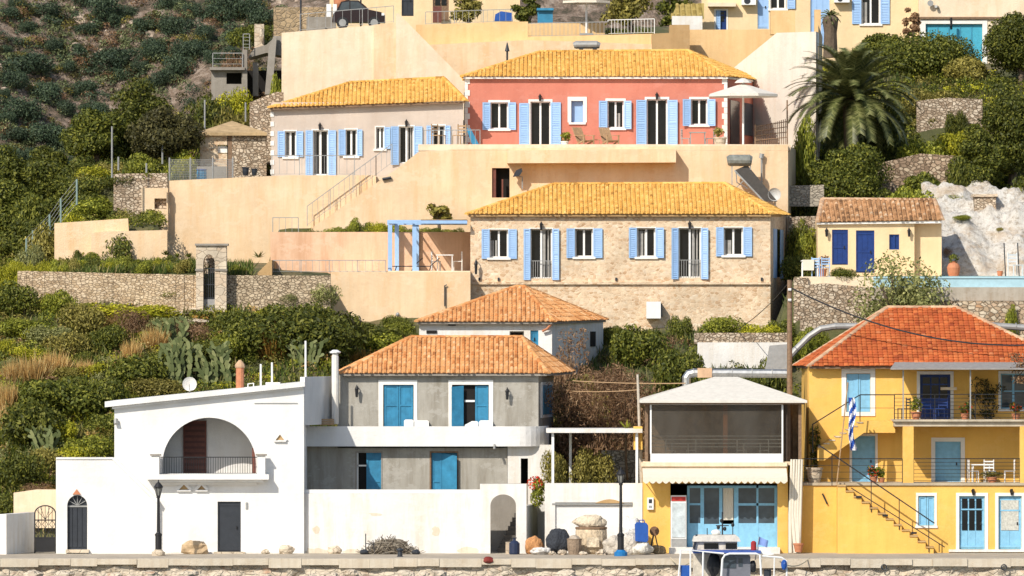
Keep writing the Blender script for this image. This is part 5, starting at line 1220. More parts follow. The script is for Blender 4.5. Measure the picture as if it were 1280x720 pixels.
shut = [((603, 613), (635.3, 645)), ((649, 661, 129, 185), (688.3, 701, 128, 185)), None, ((748.5, 759), (780, 789.5)), ((795, 808, 125, 185), (834.3, 847, 125, 184)), ((853, 863.5), (884.3, 894.5))]
body(rh, 581, 909, 94.5, 190, Y, 8.5, 584, 946, RED, ops)
for i, (r, s_) in enumerate(zip(ops, shut)):
    window(rh, r, Y, s_ and [q if len(q) == 4 else (*q, r[1], r[3]+1.5) for q in s_], surround=4.5 if i == 2 else 2.6, kind='door' if i in (1, 4) else 'window', glass=BLUE if i == 2 else None, frame=BLUE if i == 2 else None, mull=0 if i == 2 else 1)
EZ = Z(95.5, Y-.28)
hip_roof(rh, (X(577, Y-.28), Y-.28, EZ), (X(912, Y-.28), Y-.28, EZ), (X(950, Y+8.9), Y+8.9, EZ+.15), (X(580, Y+8.9), Y+8.9, EZ+.15), (X(675, Y+4.3), Y+4.3, Z(64.5, Y+4.3)), (X(860, Y+4.3), Y+4.3, Z(63, Y+4.3)), TILE_Y, fascia=SURR)
q = MB()
for i in range(12):
    w_ = 6.5 if i % 2 == 0 else 4
    q.pbox(909-w_, 98+i*7.3, 909.2, 105+i*7.3, Y-.035, Y+.02).pbox(580.8, 98+i*7.3, 580.8+w_, 105+i*7.3, Y-.035, Y+.02)
q.build('quoin', SURR, rh)
sx = (X(909, Y), Y+.3, X(946, Y+8.5), Y+8.5)
side_panel(rh, *sx, .55, .85, Z(165, Y), Z(124, Y), .03, 'side_window', GLASSB); side_panel(rh, *sx, .1, .4, Z(184, Y), Z(124, Y), .03, 'side_door', GLASS)
for px, py, lab in ((675, 121, 'small lantern above the left french door of the red house'), (821, 119, 'small lantern above the right french door of the red house')): wall_lamp(px, py, Y, lab, s=1.1)
zt = Z(185, 346)
MB_ = MB().box(X(524, 343), X(985, 343), 339.6, Y-.005, zt-.3, zt)
solo(MB_, 'terrace_floor', 'pale terrace floor in front of the red house', 'terrace', CREAM)
def adirondack(x, y, z, rz, label, group):
    t = thing('deck_chair', label, 'deck chair', (x, y, z), group); t.rotation_euler.z = rz
    def b(m, nm):
        o = m.build(nm, WOODT, None); o.parent = t
    m = MB()
    for i in range(5): m.bar((-.24+i*.12, .12, .32), (-.24+i*.12, .5, 1.0), .10, .025)
    b(m, 'backrest'); m = MB()
    for i in range(5): m.bar((-.28, -.38+i*.12, .36-.02*i), (.28, -.38+i*.12, .36-.02*i), .1, .025)
    b(m, 'seat')
    for s in (-.31, .31):
        b(MB().bar((s, -.4, 0), (s, -.4, .58), .06), 'leg'); b(MB().bar((s, -.35, .34), (s, .5, .0), .06), 'leg'); b(MB().bar((s, -.48, .6), (s, .3, .6), .1, .025), 'armrest')
for px, rz, lab in ((729, .7, 'wooden deck chair on the red house terrace under the small blue window'), (761, .5, 'wooden deck chair on the red house terrace left of the right french door')): adirondack(X(px, 346), 346, zt, rz, lab, 'deck chairs before the red house')
cafe_table(X(744, 346.3), 346.3, zt, 'low wooden table between the two deck chairs', WOODT, None).scale = (.6, .6, .55)
for px, rz, lab in ((857, 1.4, 'grey chair left of the table near the parasol'), (888, -1.4, 'grey chair right of the table near the parasol')): chair(X(px, 345.5), 345.5, zt, rz, lab, GALV, 'terrace chairs near the parasol')
cafe_table(X(872, 345.6), 345.6, zt, 'grey table between chairs on the red house terrace', GALV, None)
pot(706, 0, 346.5, .18, .34, 'white pot beside the left french door of the red house', 'mid', mat=SURR, z=zt); pot(900, 0, 344, .3, .45, 'tall pale planter at the foot of the parasol', 'olive', mat=ASHLAR, z=zt)
def parasol(px, ptop, pbase, Y, rpx, rim, label, mat, vent=True):
    t = thing('parasol', label, 'parasol', P(px, pbase, Y)); x, y, zt_ = P(px, ptop, Y); k = Y/F; r = rpx*k; zr = Z(rim, Y)
    MB().tube([(x, y, Z(pbase, Y)), (x, y, zt_+.1)], .05, 8).build('pole', WPAINT, t); MB().box(x-.35, x+.35, y-.35, y+.35, Z(pbase, Y), Z(pbase, Y)+.09).build('base', GALV, t)
    m = MB(); c = (x, y, zt_-.12); rim_ = [(x+r*math.cos(a), y+r*math.sin(a), zr) for a in [math.pi/8+i*math.pi/4 for i in range(8)]]
    for i in range(8):
        a, b = rim_[i], rim_[(i+1) % 8]; m.poly([a, b, c]); m.poly([a, (a[0], a[1], zr-.12), (b[0], b[1], zr-.12), b])
    o = m.build('canopy', mat, t)
    if vent: MB().lathe((x, y, zt_-.1), [(.42, 0), (.3, .12), (.1, .22)], 8).build('vent_cap', mat, o)
    m = MB()
    for q in rim_: m.bar((q[0], q[1], zr-.03), (c[0], c[1], c[2]-.05), .025)
    m.build('rib', WOOD, t); return t
parasol(929, 101, 184, 344.5, 46, 118, 'large white parasol at the right end of the red house terrace', CANVASG)
t = thing('lattice_fence', 'brown lattice fence on the terrace right of the red house', 'fence', P(962, 181, 345)); q = MB(); a0, a1 = X(944, 345), X(984, 345)
z0 = Z(182, 345); q2 = MB()
for i in range(18):
    x = a0+(a1-a0)*i/17; zz = Z(160-12*i/17, 345); q.box(x-.02, x+.02, 345, 345.03, z0, zz)
for i in range(4): q.bar((a0, 344.98, z0+.25+i*.22), (a1, 344.98, z0+.4+i*.25), .04)
q.build('lattice', WOOD, t); MB().bar((a0, 345, z0), (a0, 345, z0+1), .08).bar((a1, 345, z0), (a1, 345, Z(125, 345)), .07).build('post', WOOD, t)
t = thing('terrace_bench', 'wire chairs and table heaped with plants left of the red house', 'table', P(570, 187, 344)); 
fence('terrace_railing', 'thin iron railing with plants between the pale and red houses', [P(530, 188, 341), P(600, 187.5, 341)], .95, GALV, step=.22)
bpy.data.objects.remove(t)
for px, rz, lab in ((548, .9, 'pale wicker chair on the terrace corner left of the red house'), (574, -.6, 'grey wicker chair on the terrace corner nearest the red house')): chair(X(px, 343.5), 343.5, zt, rz, lab, WOODT, 'wicker chairs on the terrace corner', 1.2)
solo(MB().poly([P(588, 160, 342), P(600, 183, 342), P(592, 186, 342), P(584, 164, 342)]).poly([P(588, 160, 342.1), P(584, 164, 342.1), P(592, 186, 342.1), P(600, 183, 342.1)]).bar(P(584, 160, 342.05), P(602, 187, 342.05), .05), 'folded_chair', 'folded blue chair leaning at the left end of the red house', 'chair', BLUE_TEAL)
# ---------------------------------------------------------------- upper retaining walls
t = thing('upper_wall', 'high cream wall above the pale house roof with a slanting right wing', 'wall', P(430, 120, 361)); Yu = 361.0
MB().pprism([(352, 150), (352, 41), (480, 30.5), (495, 28), (495, 150)], Yu, Yu+.35).build('wall', CREAM, t)
MB().pprism([(467, 150), (467, 31), (494.8, 27.9), (494.8, 150)], Yu-.12, Yu-.003).build('pilaster', OCHRE, t)
MB().pprism([(494.9, 150), (494.9, 17), (498, 16.5), (580, 100), (580, 150)], Yu-.2, Yu+.5).build('wing_wall', CREAM, t)
t = thing('upper_wall', 'long deep ochre wall behind the red house roof', 'wall', P(690, 120, 365)); Yu = 364.5
q = MB().pprism([(520, 130), (520, 31), (640, 27), (660, 27), (660, 130)], Yu, Yu+.4); q.pprism([(660.01, 130), (660.01, 46), (822, 42), (822, 130)], Yu, Yu+.4); q.build('wall', OCHRE_D, t)
MB().pprism([(570, 120), (535, 56), (660, 50), (835, 56), (835, 120)], Yu-1.2, Yu-.004).build('lower_band', OCHRE, t)
MB().pprism([(655, 47.2), (655, 29), (756, 29), (756, 45)], Yu+2.4, Yu+2.6).build('parapet', OCHRE_D, t)
solo(MB().pprism([(815, 75), (815, 42), (837, 41), (837, 31), (862, 31), (862, 75)], 362.5, 364), 'stair_block', 'brownish stepped plaster block at the right end of the red house ridge', 'wall', BROWNP)
solo(MB().pprism([(862.2, 110), (862.2, 37), (970, 37), (990, 110)], 365, 365.4), 'upper_wall', 'plain deep ochre wall right of the stepped block', 'wall', OCHRE_D)
t = thing('upper_wall', 'tall whitish wall with a slanting left edge beside the palm', 'wall', P(980, 180, 357)); Yu = 357
ow = [(918, 200), (918, 84), (971, 41), (1020, 39.5), (1020, 200)]; yw = lambda px: 357-6.5*(px-918)/102
q = MB(); f_ = [P(a, b_, yw(a)) for a, b_ in ow]; r_ = [(p[0]+.12, p[1]+.42, p[2]) for p in f_]; q.poly(f_); q.poly(r_[::-1])
for i in range(5): q.poly([f_[i], r_[i], r_[(i+1) % 5], f_[(i+1) % 5]])
q.build('wall', plaster('chalky_plaster', (.82, .74, .64), .35, (.8, .7, .6)), t)
q = MB(); side_poly(q, X(1020, 350.5)+.13, 350.93, X(1028, 364), 364, 16, Z(38, Yu)); q.build('side_wall', OCHRE, t)
solo(MB().pbox(963.5, 13, 994, 43, 356.6, 357.6), 'wall_block', 'square ochre block on top of the whitish wall', 'wall', OCHRE_D)
solo(MB().pbox(1018, 12, 1026, 41, 357.5, 357.9), 'gate_pillar', 'thin ochre gate pillar at the right end of the whitish wall', 'pillar', OCHRE_D)
fence('terrace_railing', 'white railing with thin bars on the ochre wall behind the red house', [P(760, 43.5, 364.8), P(818, 42, 364.8)], .75, WPAINT, step=.16)
fence('terrace_railing', 'wire mesh railing on the deep ochre wall left of the white bars', [P(655, 46.5, 364.8), P(760, 44.5, 364.8)], .7, GALV, step=.2)
fence('terrace_railing', 'grey railing posts on the deep ochre wall below the yellow house', [P(532, 31, 364.9), P(640, 27.5, 364.9)], .65, GALV, step=.3)
fence('terrace_railing', 'grey wire railing on the high cream wall in front of the parked car', [P(375, 39, 361.2), P(492, 28.5, 361.2)], .85, GALV, step=.4)
t = thing('solar_tank', 'grey solar water tank lying behind the red house ridge', 'water tank', P(733, 63, 359)); MB().tube([P(717, 57, 359), P(720, 56, 359), P(746, 56, 359), P(750, 57, 359)], [.14, .2, .2, .14], 12).build('tank', GALV, t)
MB().pbox(724, 60, 729, 66, 358.8, 359.2).pbox(741, 60, 746, 66, 358.8, 359.2).build('stand', SLATEP, t)
solo(MB().lathe(P(634, 82, 359), [(.05, 0), (.05, .7), (.12, .72), (.02, 1.15)], 8), 'roof_finial', 'dark pointed metal vent rising behind the red house roof', 'vent', SLATEP)
# ---------------------------------------------------------------- houses along the top
Y = 380.0
t = thing('yellow_hill_house', 'pale yellow house at the top edge with a dark door and red chair', 'house', P(540, 30, Y))
ops = [(502, -20, 517, 20), (541, -20, 561, 26)]
body(t, 412, 650, -40, 60, Y, 6, 412, 650, YELLOW2, ops)
panel_door(t, ops[0], Y, SLATEP, .1, 2); panel_door(t, ops[1], Y, WOOD, .1, 2, panes=2)
solo(MB().pbox(541, 15, 552, 28, Y-1.2, Y-.7).pbox(541, 8, 552, 14.9, Y-.8, Y-.7), 'red_armchair', 'red brown armchair before the dark glazed door at the top edge', 'armchair', WOODR)
solo(MB().pprism([(342, 60), (342, 9), (420, 9), (420, 60)], 374, 374.4), 'stone_wall', 'square stone block wall at the top left of the high cream wall', 'wall', stone('brown_blocks', [(.3, .22, .13), (.5, .37, .22), (.42, .3, .18)], (.34, .26, .17), (3.6, 3.6, 4.6)))
solo(MB().pwall(383, 21, 420, 50, 369, (), .2), 'concrete_wall', 'low grey concrete wall left of the parked car', 'wall', GREYD)
for px, lab in ((376, 'grey steel post standing left of the parked car at the top edge'), (451, 'dark thin post behind the parked car')): solo(MB().tube([P(px, 42, 367), P(px, -12, 367)], .05, 6), 'steel_post', lab, 'post', SLATEP)
# parked car
t = thing('parked_car', 'dark maroon hatchback parked behind the railing on the high cream wall', 'car', P(448, 32, 366)); Yc = 366.0; q = MB()
zb = Z(36, Yc); L0, L1 = X(415, Yc), X(481, Yc)
def cx(u): return L0+(L1-L0)*u
out = [(0, .35), (.02, .75), (.08, .92), (.17, 1.38), (.3, 1.46), (.5, 1.45), (.64, 1.15), (.7, .98), (.93, .85), (1, .7), (1, .35)]
q.prism([(cx(u), zb+z) for u, z in out][::-1], Yc, Yc+1.6); q.build('body', paint('maroon_paint', (.02, .009, .011), .25, .1), t)
q = MB().prism([(cx(u), zb+z) for u, z in ((.13, .96), (.19, 1.34), (.33, 1.39), (.33, .96))][::-1], Yc-.015, Yc-.002).prism([(cx(u), zb+z) for u, z in ((.35, .96), (.35, 1.39), (.49, 1.38), (.62, 1.08), (.62, .96))][::-1], Yc-.015, Yc-.002); q.build('window', GLASSB, t)
for u in (.2, .8):
    w_ = MB().tube([(cx(u), Yc-.03, zb+.31), (cx(u), Yc+.2, zb+.31)], .31, 14).build('wheel', BLACK, t); MB().tube([(cx(u), Yc-.045, zb+.31), (cx(u), Yc-.031, zb+.31)], .19, 12).build('rim', GALV, w_)
MB().box(cx(.94), cx(.99), Yc-.012, Yc-.001, zb+.68, zb+.8).build('headlight', PLASTW, t)
solo(MB().pbox(408, 5, 414, 24, 372, 372.5).pbox(416, 5, 421, 24, 372, 372.5), 'gas_bottles', 'pair of white upright tanks left of the parked car', 'tank', PLASTW)
solo(MB().lathe(P(427, 12, 373), [(.25, 0), (.4, .3), (.42, .55), (.3, .6)], 12), 'clay_pot', 'large orange clay pot near the top edge above the car', 'clay pot', TERRA)
solo(MB().pprism([(618, 26), (619, 18), (626, 14), (640, 16), (641, 26)], 368, 369), 'blue_tarp', 'bright blue tarp heap on the deep ochre wall', 'tarp', BLUEPL)
solo(MB().pbox(672, 13, 691, 29, 368, 369.5).pbox(671, 10, 692, 12.9, 367.8, 369.7), 'blue_bin', 'teal blue container beside the parasol pole', 'bin', BLUE_TEAL)
parasol(733, -4, 44, 366.5, 32, 1.5, 'cream parasol at the top edge above the red house ridge', CANVAS, vent=False)
Y = 378.0
t = thing('cream_cottage', 'cream cottage with light blue shutters and lintels at the top right', 'house', P(970, 70, Y))
ops = [(895, 13, 908, 37), (947, -20, 961, 36), (963, -25, 982, 11), (1013, -20, 1037, 58), (1077, -20, 1100, 30)]
body(t, 877, 1148, -40, 90, Y, 7, 877, 1150, YELLOW2, ops)
panel_door(t, ops[0], Y, BLUE_DK, .1, 2, 2, panes=1); panel_door(t, ops[1], Y, BLUE, .1, 2); window(t, ops[2], Y, [(984, 994)], surround=1); panel_door(t, ops[3], Y, BLUE, .1, 3); window(t, ops[4], Y, [(1065, 1076.5), (1100.5, 1112)], surround=1)
shutter_leaf(X(895.5, Y), X(900.5, Y), Z(37, Y), Z(13, Y), Y-.02).build('shutter', BLUE, t)
MB().pbox(885, 3, 920, 8, Y-.6, Y-.002).build('door_canopy', CREAM, t)
t2 = thing('ac_unit', 'white air conditioner high on the cream cottage beside the tall blue door', 'air conditioner', P(937, 7, Y-.5)); MB().pbox(927, -5, 945, 6, Y-.5, Y-.003).build('box', PLASTW, t2); MB().tube([P(934, 1, Y-.52), P(934, 1, Y-.501)], .17, 12).build('fan', SLATEP, t2)
t2 = thing('ac_unit', 'white air conditioner box right of the tall light blue door', 'air conditioner', P(1052, 4, Y-.5)); MB().pbox(1043, -5, 1062, 3, Y-.5, Y-.003).build('box', PLASTW, t2); MB().tube([P(1050, -1, Y-.52), P(1050, -1, Y-.501)], .13, 12).build('fan', SLATEP, t2)
solo(MB().pwall(840, 20, 878, 60, 372, (), .3), 'garden_wall', 'small white wall left of the cream cottage', 'wall', WHITE2)
t = thing('tiled_shed', 'low shed with mossy yellow tiled roof left of the cream cottage', 'shed', P(858, 30, 374)); MB().pbox(842, 23, 878, 45, 374, 377).build('wall', CREAM, t); q = MB(); tile_face(q, P(838, 24, 373.6), P(880, 24, 373.6), P(880, 4, 377), P(846, 6, 377), w=.25); q.build('roof', islands('mossy_tiles', [(0, (.3, .22, .06)), (1, (.52, .4, .14))]), t)
t = thing('white_hill_house', 'whitish house with a broad teal garage door at the top right corner', 'house', P(1200, 80, 377)); Y = 377
body(t, 1148.5, 1330, -40, 100, Y, 8, 1150, 1340, CREAM, [(1157, 30, 1228, 95)])
o = MB().pbox(1157, 30, 1228, 95, Y+.15, Y+.2).build('garage_door', paint('teal_door', (.06, .36, .5), .5, .12), t); q = MB()
for i in range(5): q.pbox(1157+i*14.2, 30, 1158.2+i*14.2, 95, Y+.12, Y+.149)
q.build('batten', paint('teal_batten', (.05, .28, .42), .5), o)
MB().pbox(1150, 25, 1157, 95, Y-.04, Y+.1).pbox(1228, 25, 1234, 95, Y-.04, Y+.1).pbox(1157.1, 25, 1227.9, 29.8, Y-.04, Y+.1).build('door_surround', SURR, t)
MB().pbox(1149, 21, 1330, 23.5, Y-.15, Y-.003).build('band', WOOD, t)
solo(MB().tube([P(1163, 4, Y-.3), P(1163, 4, Y-.25)], .16, 12).tube([P(1170, 8, Y-.3), P(1172, 9, Y-.02)], .08, 8), 'floodlight', 'twin grey lamp high on the whitish house above the teal door', 'lamp', GALV)
solo(MB().tube([P(1189, 22, Y-.5), P(1189, 32, Y-.5), P(1189, 36, Y-.3)], .07, 6), 'hanging_lamp', 'dark lamp hanging before the teal garage door', 'lamp', BLACK)
# ---------------------------------------------------------------- gazebo, fence and concrete frame at upper left
t = thing('stone_gazebo', 'stone gazebo with shallow straw coloured roof at the upper left', 'gazebo', P(288, 218, 347)); Yg = 347
MB().pwall(250, 166, 285, 222, Yg, [(272, 181, 284, 192)], .4).build('wall', STONE, t)
MB().pwall(290.2, 166, 333, 222, Yg+.01, (), .4).build('stone_wall', RUBBLE, t)
MB().pbox(284, 166, 290, 222, Yg, Yg+.25).build('post', WOOD, t); MB().pbox(272, 182, 285, 191, Yg+.2, Yg+.3).build('white_panel', SURR, t)
solo(MB().box(X(338, 343), X(532, 343), 340.45, 346.4, 16.2, 16.58), 'terrace_floor', 'pale paved terrace in front of the pale house', 'terrace', CREAM)
cx_, cy_ = X(290, Yg+1.5), Yg+1.5; q = MB(); c = (cx_, cy_, Z(151, cy_)); E4 = [(X(245, Yg-.3), Yg-.3, Z(166, Yg)), (X(334, Yg-.3), Yg-.3, Z(166, Yg)), (X(334, Yg+3.6), Yg+3.6, Z(166, Yg)), (X(247, Yg+3.6), Yg+3.6, Z(166, Yg))]
for i in range(4): a, b_ = E4[i], E4[(i+1) % 4]; q.poly([a, b_, c]); q.poly([a, (a[0], a[1], a[2]-.14), (b_[0], b_[1], b_[2]-.14), b_])
q.build('roof', islands('straw_roof', [(0, (.42, .3, .16)), (1, (.5, .36, .2))], nz=(3, .7, 1.2)), t)
t = thing('wire_fence', 'grey wire mesh fence on top of the tall ochre wall', 'fence', P(250, 225, 341)); q = MB()
for i in range(60): px = 211+i*1.35; q.bar(P(px, 225, 341), P(px, 199, 341), .012)
for i in range(9): q.bar(P(211, 224-i*3.1, 341), P(291, 224-i*3.1, 341), .012)
q.build('mesh', GALV, t)
for px in (212, 238, 266, 291): MB().tube([P(px, 226, 341), P(px, 197, 341)], .04, 6).build('post', GALV, t)
solo(MB().pbox(246, 208, 283, 226, 343, 343.3), 'stone_wall', 'grey rough wall behind the wire mesh fence', 'wall', GREYD)
t = thing('blue_barrel', 'bright blue plastic barrel behind the wire fence', 'barrel', P(253, 226, 341.8)); MB().lathe(P(252, 226.5, 341.8), [(.22, 0), (.24, .1), (.24, .4), (.22, .5), (.22, .52)], 12).build('drum', paint('bright_blue_plastic', (.03, .30, .55), .4), t); MB().lathe(P(252, 212.8, 341.8), [(.25, 0), (.25, .06)], 12).build('rim', BLUEPL, t)
pot(307, 219.5, 343, .16, .4, 'small dark urn on the terrace left of the pale house', mat=SLATEP, cat='urn'); pot(318, 219.5, 343, .14, .34, 'smaller dark urn next to the pale house', mat=SLATEP, cat='urn')
for px, a, b_, y, lab in ((140, 222, 158, 337.3, 'tall thin grey post at the left end of the rubble wall'), (203, 205, 171, 345, 'grey fence post among the shrubs left of the gazebo'), (256, 165, 125, 352, 'grey fence post behind the gazebo roof'), (307, 152, 128, 354, 'dark fence post beside the rubble wall'), (148, 213, 196, 338, 'short grey post on the rubble wall'), (183, 216, 204, 338, 'short grey stub post on the rubble wall edge')): solo(MB().tube([P(px, a, y), P(px, b_, y)], .045, 6), 'fence_post', lab, 'post', GALV, 'fence posts at the upper left')
solo(MB().pprism([(312, 205), (312, 128), (345, 115), (354, 115), (354, 205)], 352, 352.5), 'stone_wall', 'rubble stone wall between the gazebo and the high cream wall', 'wall', RUBBLE)
Y = 368
t = thing('concrete_frame', 'unfinished grey concrete building with stair and railings at the upper left', 'building', P(310, 115, Y))
MB().pwall(264, 87, 303, 125, Y, [(283, 91, 302, 105)], .3).build('lower_wall', GREYD, t)
MB().pbox(262, 84, 306, 87.5, Y-.4, Y+4).pprism([(310, 72), (314, 66), (318, 60), (333, 56), (345, 45), (354, 45), (354, 70), (333, 66), (322, 69)], Y+.4, Y+4).build('floor_slab', GREYD, t)
MB().pbox(303, 62, 309, 125, Y-.2, Y+.2).pprism([(331, 118), (336, 60), (342, 45), (346, 45), (340, 118)], Y-.2, Y+.2).pbox(316, 78, 323, 120, Y+.8, Y+1.2).build('column', GREYD, t)
MB().pbox(283, 88, 354, 122, Y+2.5, Y+2.6).build('inner_wall', DARK, t)
railing(t, [P(266, 84, Y-.3), P(303, 84, Y-.3)], .72, GALV, horiz=2, post=1.5); railing(t, [P(304, 62, Y), P(312, 62, Y)], .8, GALV, horiz=4, post=.3)
solo(MB().pwall(318, 30, 330, 60, 371, (), .3).blob(P(327, 44, 370.8), (.12, .2, .35), 3), 'gate_post', 'pale weathered post and stone at the top of the concrete building', 'post', ASHLAR)
# ---------------------------------------------------------------- ochre hut, pool and rock walls at the right
Y = 334.0
t = thing('ochre_hut', 'small ochre hut with old mottled roof tiles and cobalt blue doors', 'hut', P(1085, 341, Y))
ops = [(1040, 287, 1060, 331), (1070, 288, 1093, 341), (1111.5, 293, 1124, 312)]
MB().pwall(1022, 276, 1143, 345, Y, ops, .3).pwall(1143.01, 272, 1177, 345, Y+.5, (), .3).pbox(1024, 276, 1176, 345, Y+1.2, Y+2.8).build('wall', YELLOW2, t)
q = MB(); side_poly(q, X(1022, Y), Y+2.8, X(1022, Y), Y+.3, Z(345, Y), Z(276, Y)); side_poly(q, X(1143.01, Y), Y+.3, X(1143.01, Y), Y+.5, Z(345, Y), Z(276, Y)); q.build('side_wall', YELLOW2, t)
panel_door(t, ops[0], Y, BLUE_DK, .08, 3); panel_door(t, ops[1], Y, BLUE_DK, .08, 3); window(t, ops[2], Y, glass=BLUE_DK, frame=BLUE_DK, rec=.08, sill=False)
q = MB(); a, b_, c, d = P(1022, 277.5, Y-.25), P(1178, 275, Y-.25), P(1168, 250, Y+2.9), P(1028, 249, Y+2.9); tile_face(q, a, b_, c, d, w=.22, course=.32, h=.07, fill=.66)
o = q.build('roof', TILE_O, t); q = MB()
ridge_caps(q, d, c, .14); ridge_caps(q, a, d, .12); ridge_caps(q, b_, c, .12); q.build('ridge_tiles', RIDGE_P, o)
MB().pprism([(1021, 280.5), (1021, 278.2), (1177, 275.8), (1177, 279)], Y-.18, Y-.003).build('eaves', SURR, o)
for px, lab in ((1033, 'dark lantern on the ochre hut left of its cobalt doors'), (1136, 'dark lantern on the ochre hut right of its small window')): wall_lamp(px, 289, Y, lab, s=1.3)
zt = Z(346, 328.5)
struct(MB().slab([(X(1000, 327), 327.2), (X(1340, 327), 327.2), (X(1340, 336), 337.4), (X(1000, 336), 337.4)], zt-.6, zt), 'pool_terrace', CREAM)
t = thing('swimming_pool', 'long pool edge with a light blue painted wall over grey concrete', 'pool', P(1190, 372, 326.6))
MB().pbox(1092, 348, 1345, 359, 326.5, 326.8).build('blue_wall', paint('pool_blue', (.40, .60, .68), .3, .1), t)
MB().pbox(1090, 359.02, 1345, 376, 326.35, 326.85).build('concrete_wall', plaster('pale_concrete', (.46, .41, .34), .6), t); MB().pbox(1092, 345.8, 1345, 347.9, 326.45, 327.25).build('coping', paint('pool_rim', (.42, .62, .70), .35, .05), t)
MB().box(X(1094, 327), X(1345, 327), 327.26, 330.5, zt+.004, zt+.02).build('water', glassy('pool_water', (.08, .35, .45), .05), t)
solo(MB().pprism([(1000, 420), (1000, 357), (1030, 354), (1092, 360), (1092, 420)], 326.9, 327.15).slab([(X(992, 327), 327), (X(1010, 327), 327), (X(1012, 331), 331), (X(992, 331), 331)], 9.6, zt-.05), 'stone_wall', 'rough stone retaining wall below the white table and round shrub', 'wall', RUBBLE)
solo(MB().pprism([(1085, 425), (1085, 376.5), (1345, 376.5), (1345, 425)], 326.1, 326.6), 'stone_wall', 'broken stone wall under the pool', 'wall', stone('broken_stone', [(.32, .22, .14), (.58, .44, .3), (.7, .6, .46), (.5, .3, .17)], (.34, .26, .18), (4.0, 4.0, 5.6), .06, 1))
cafe_table(X(1012, 329), 329, zt, 'white table on the terrace at the left of the ochre hut', PLASTW, None)
solo(MB().box(X(1003, 329), X(1017, 329), 328.55, 329.5, zt+.3, zt+.78), 'tablecloth', 'white cloth hanging over the table left of the hut', 'tablecloth', CANVAS)
for px, rz, lab in ((1022, 2.6, 'blue chair at the white table, nearer the table'), (1031, 3.3, 'blue chair at the white table, nearer the round shrub')): chair(X(px, 328.8), 328.8, zt, rz, lab, BLUE, 'blue chairs at the white table')
pot(1028, 0, 331, .2, .4, 'terracotta pot with dry plant before the ochre hut wall', 'brown', ph=.6, z=zt)
t = thing('amphora', 'big terracotta amphora standing on the pool terrace', 'amphora', (X(1192, 331.5), 331.5, zt)); x, y, z = X(1192, 331.5), 331.5, zt
MB().lathe((x, y, z), [(.2, 0), (.27, .2), (.31, .45), (.24, .62), (.15, .68), (.19, .74)], 14).build('jar', TERRA, t)
o = bpy.data.objects.new('foliage', leaf_mesh('foliage', LEAF['dark'], leaf_arrays(160, [(0, 0, .86, .25, .25, .2)], .06))); COL.objects.link(o); o.parent = t
chair(X(1269, 330.5), 330.5, zt, .5, 'white chair by the pool at the right edge', PLASTW, None, 1.25); pot(1250, 0, 331.5, .13, .3, 'small orange pot at the pool edge near the white chair', z=zt)
for px, lab in ((1257, 'thin dark frame standing by the white pool chair, left post'), (1274, 'thin dark frame standing by the white pool chair, right post')): solo(MB().tube([(X(px, 332), 332, zt), (X(px-2, 332), 332, zt+1.6)], .03, 6), 'thin_post', lab, 'post', SLATEP)
t = thing('stone_pier', 'squared rubble stone pier on the white rock above the pool', 'pier', P(1232, 275, 341)); MB().pbox(1218, 246, 1245, 285, 341, 342.2).build('shaft', RUBBLE, t); MB().pbox(1216, 242.5, 1247, 245.9, 340.9, 342.3).build('cap', ASHLAR, t)
solo(MB().pbox(1245.5, 242, 1345, 262, 342, 342.6), 'stone_wall', 'stone wall right of the squared pier at the right edge', 'wall', RUBBLE)
solo(MB().pprism([(1146, 175), (1146, 126), (1185, 122), (1228, 124), (1228, 175)], 357.6, 358.1), 'stone_wall', 'pale rubble wall between the palm and the big dark tree', 'wall', RUBBLE)
solo(MB().pprism([(1095, 262), (1095, 205), (1150, 192), (1218, 196), (1218, 262)], 346.3, 347), 'stone_wall', 'tumbled brown stone wall above the hut roof', 'wall', stone('tumbled_stone', [(.26, .18, .12), (.44, .32, .22), (.6, .48, .34), (.36, .24, .16)], (.24, .17, .11), (4.4, 4.4, 6.4), .07, 1))
solo(MB().pprism([(986, 258), (986, 232), (1030, 231), (1030, 258)], 341, 341.5), 'stone_wall', 'small grey stone wall just right of the ochre terrace corner', 'wall', stone('grey_blocks', [(.34, .3, .24), (.48, .42, .33), (.58, .5, .4)], (.28, .24, .19)))
solo(MB().pprism([(986, 300), (986, 271), (1022, 270), (1022, 300)], 338, 338.5), 'stone_wall', 'lower small stone wall left of the ochre hut', 'wall', RUBBLE)
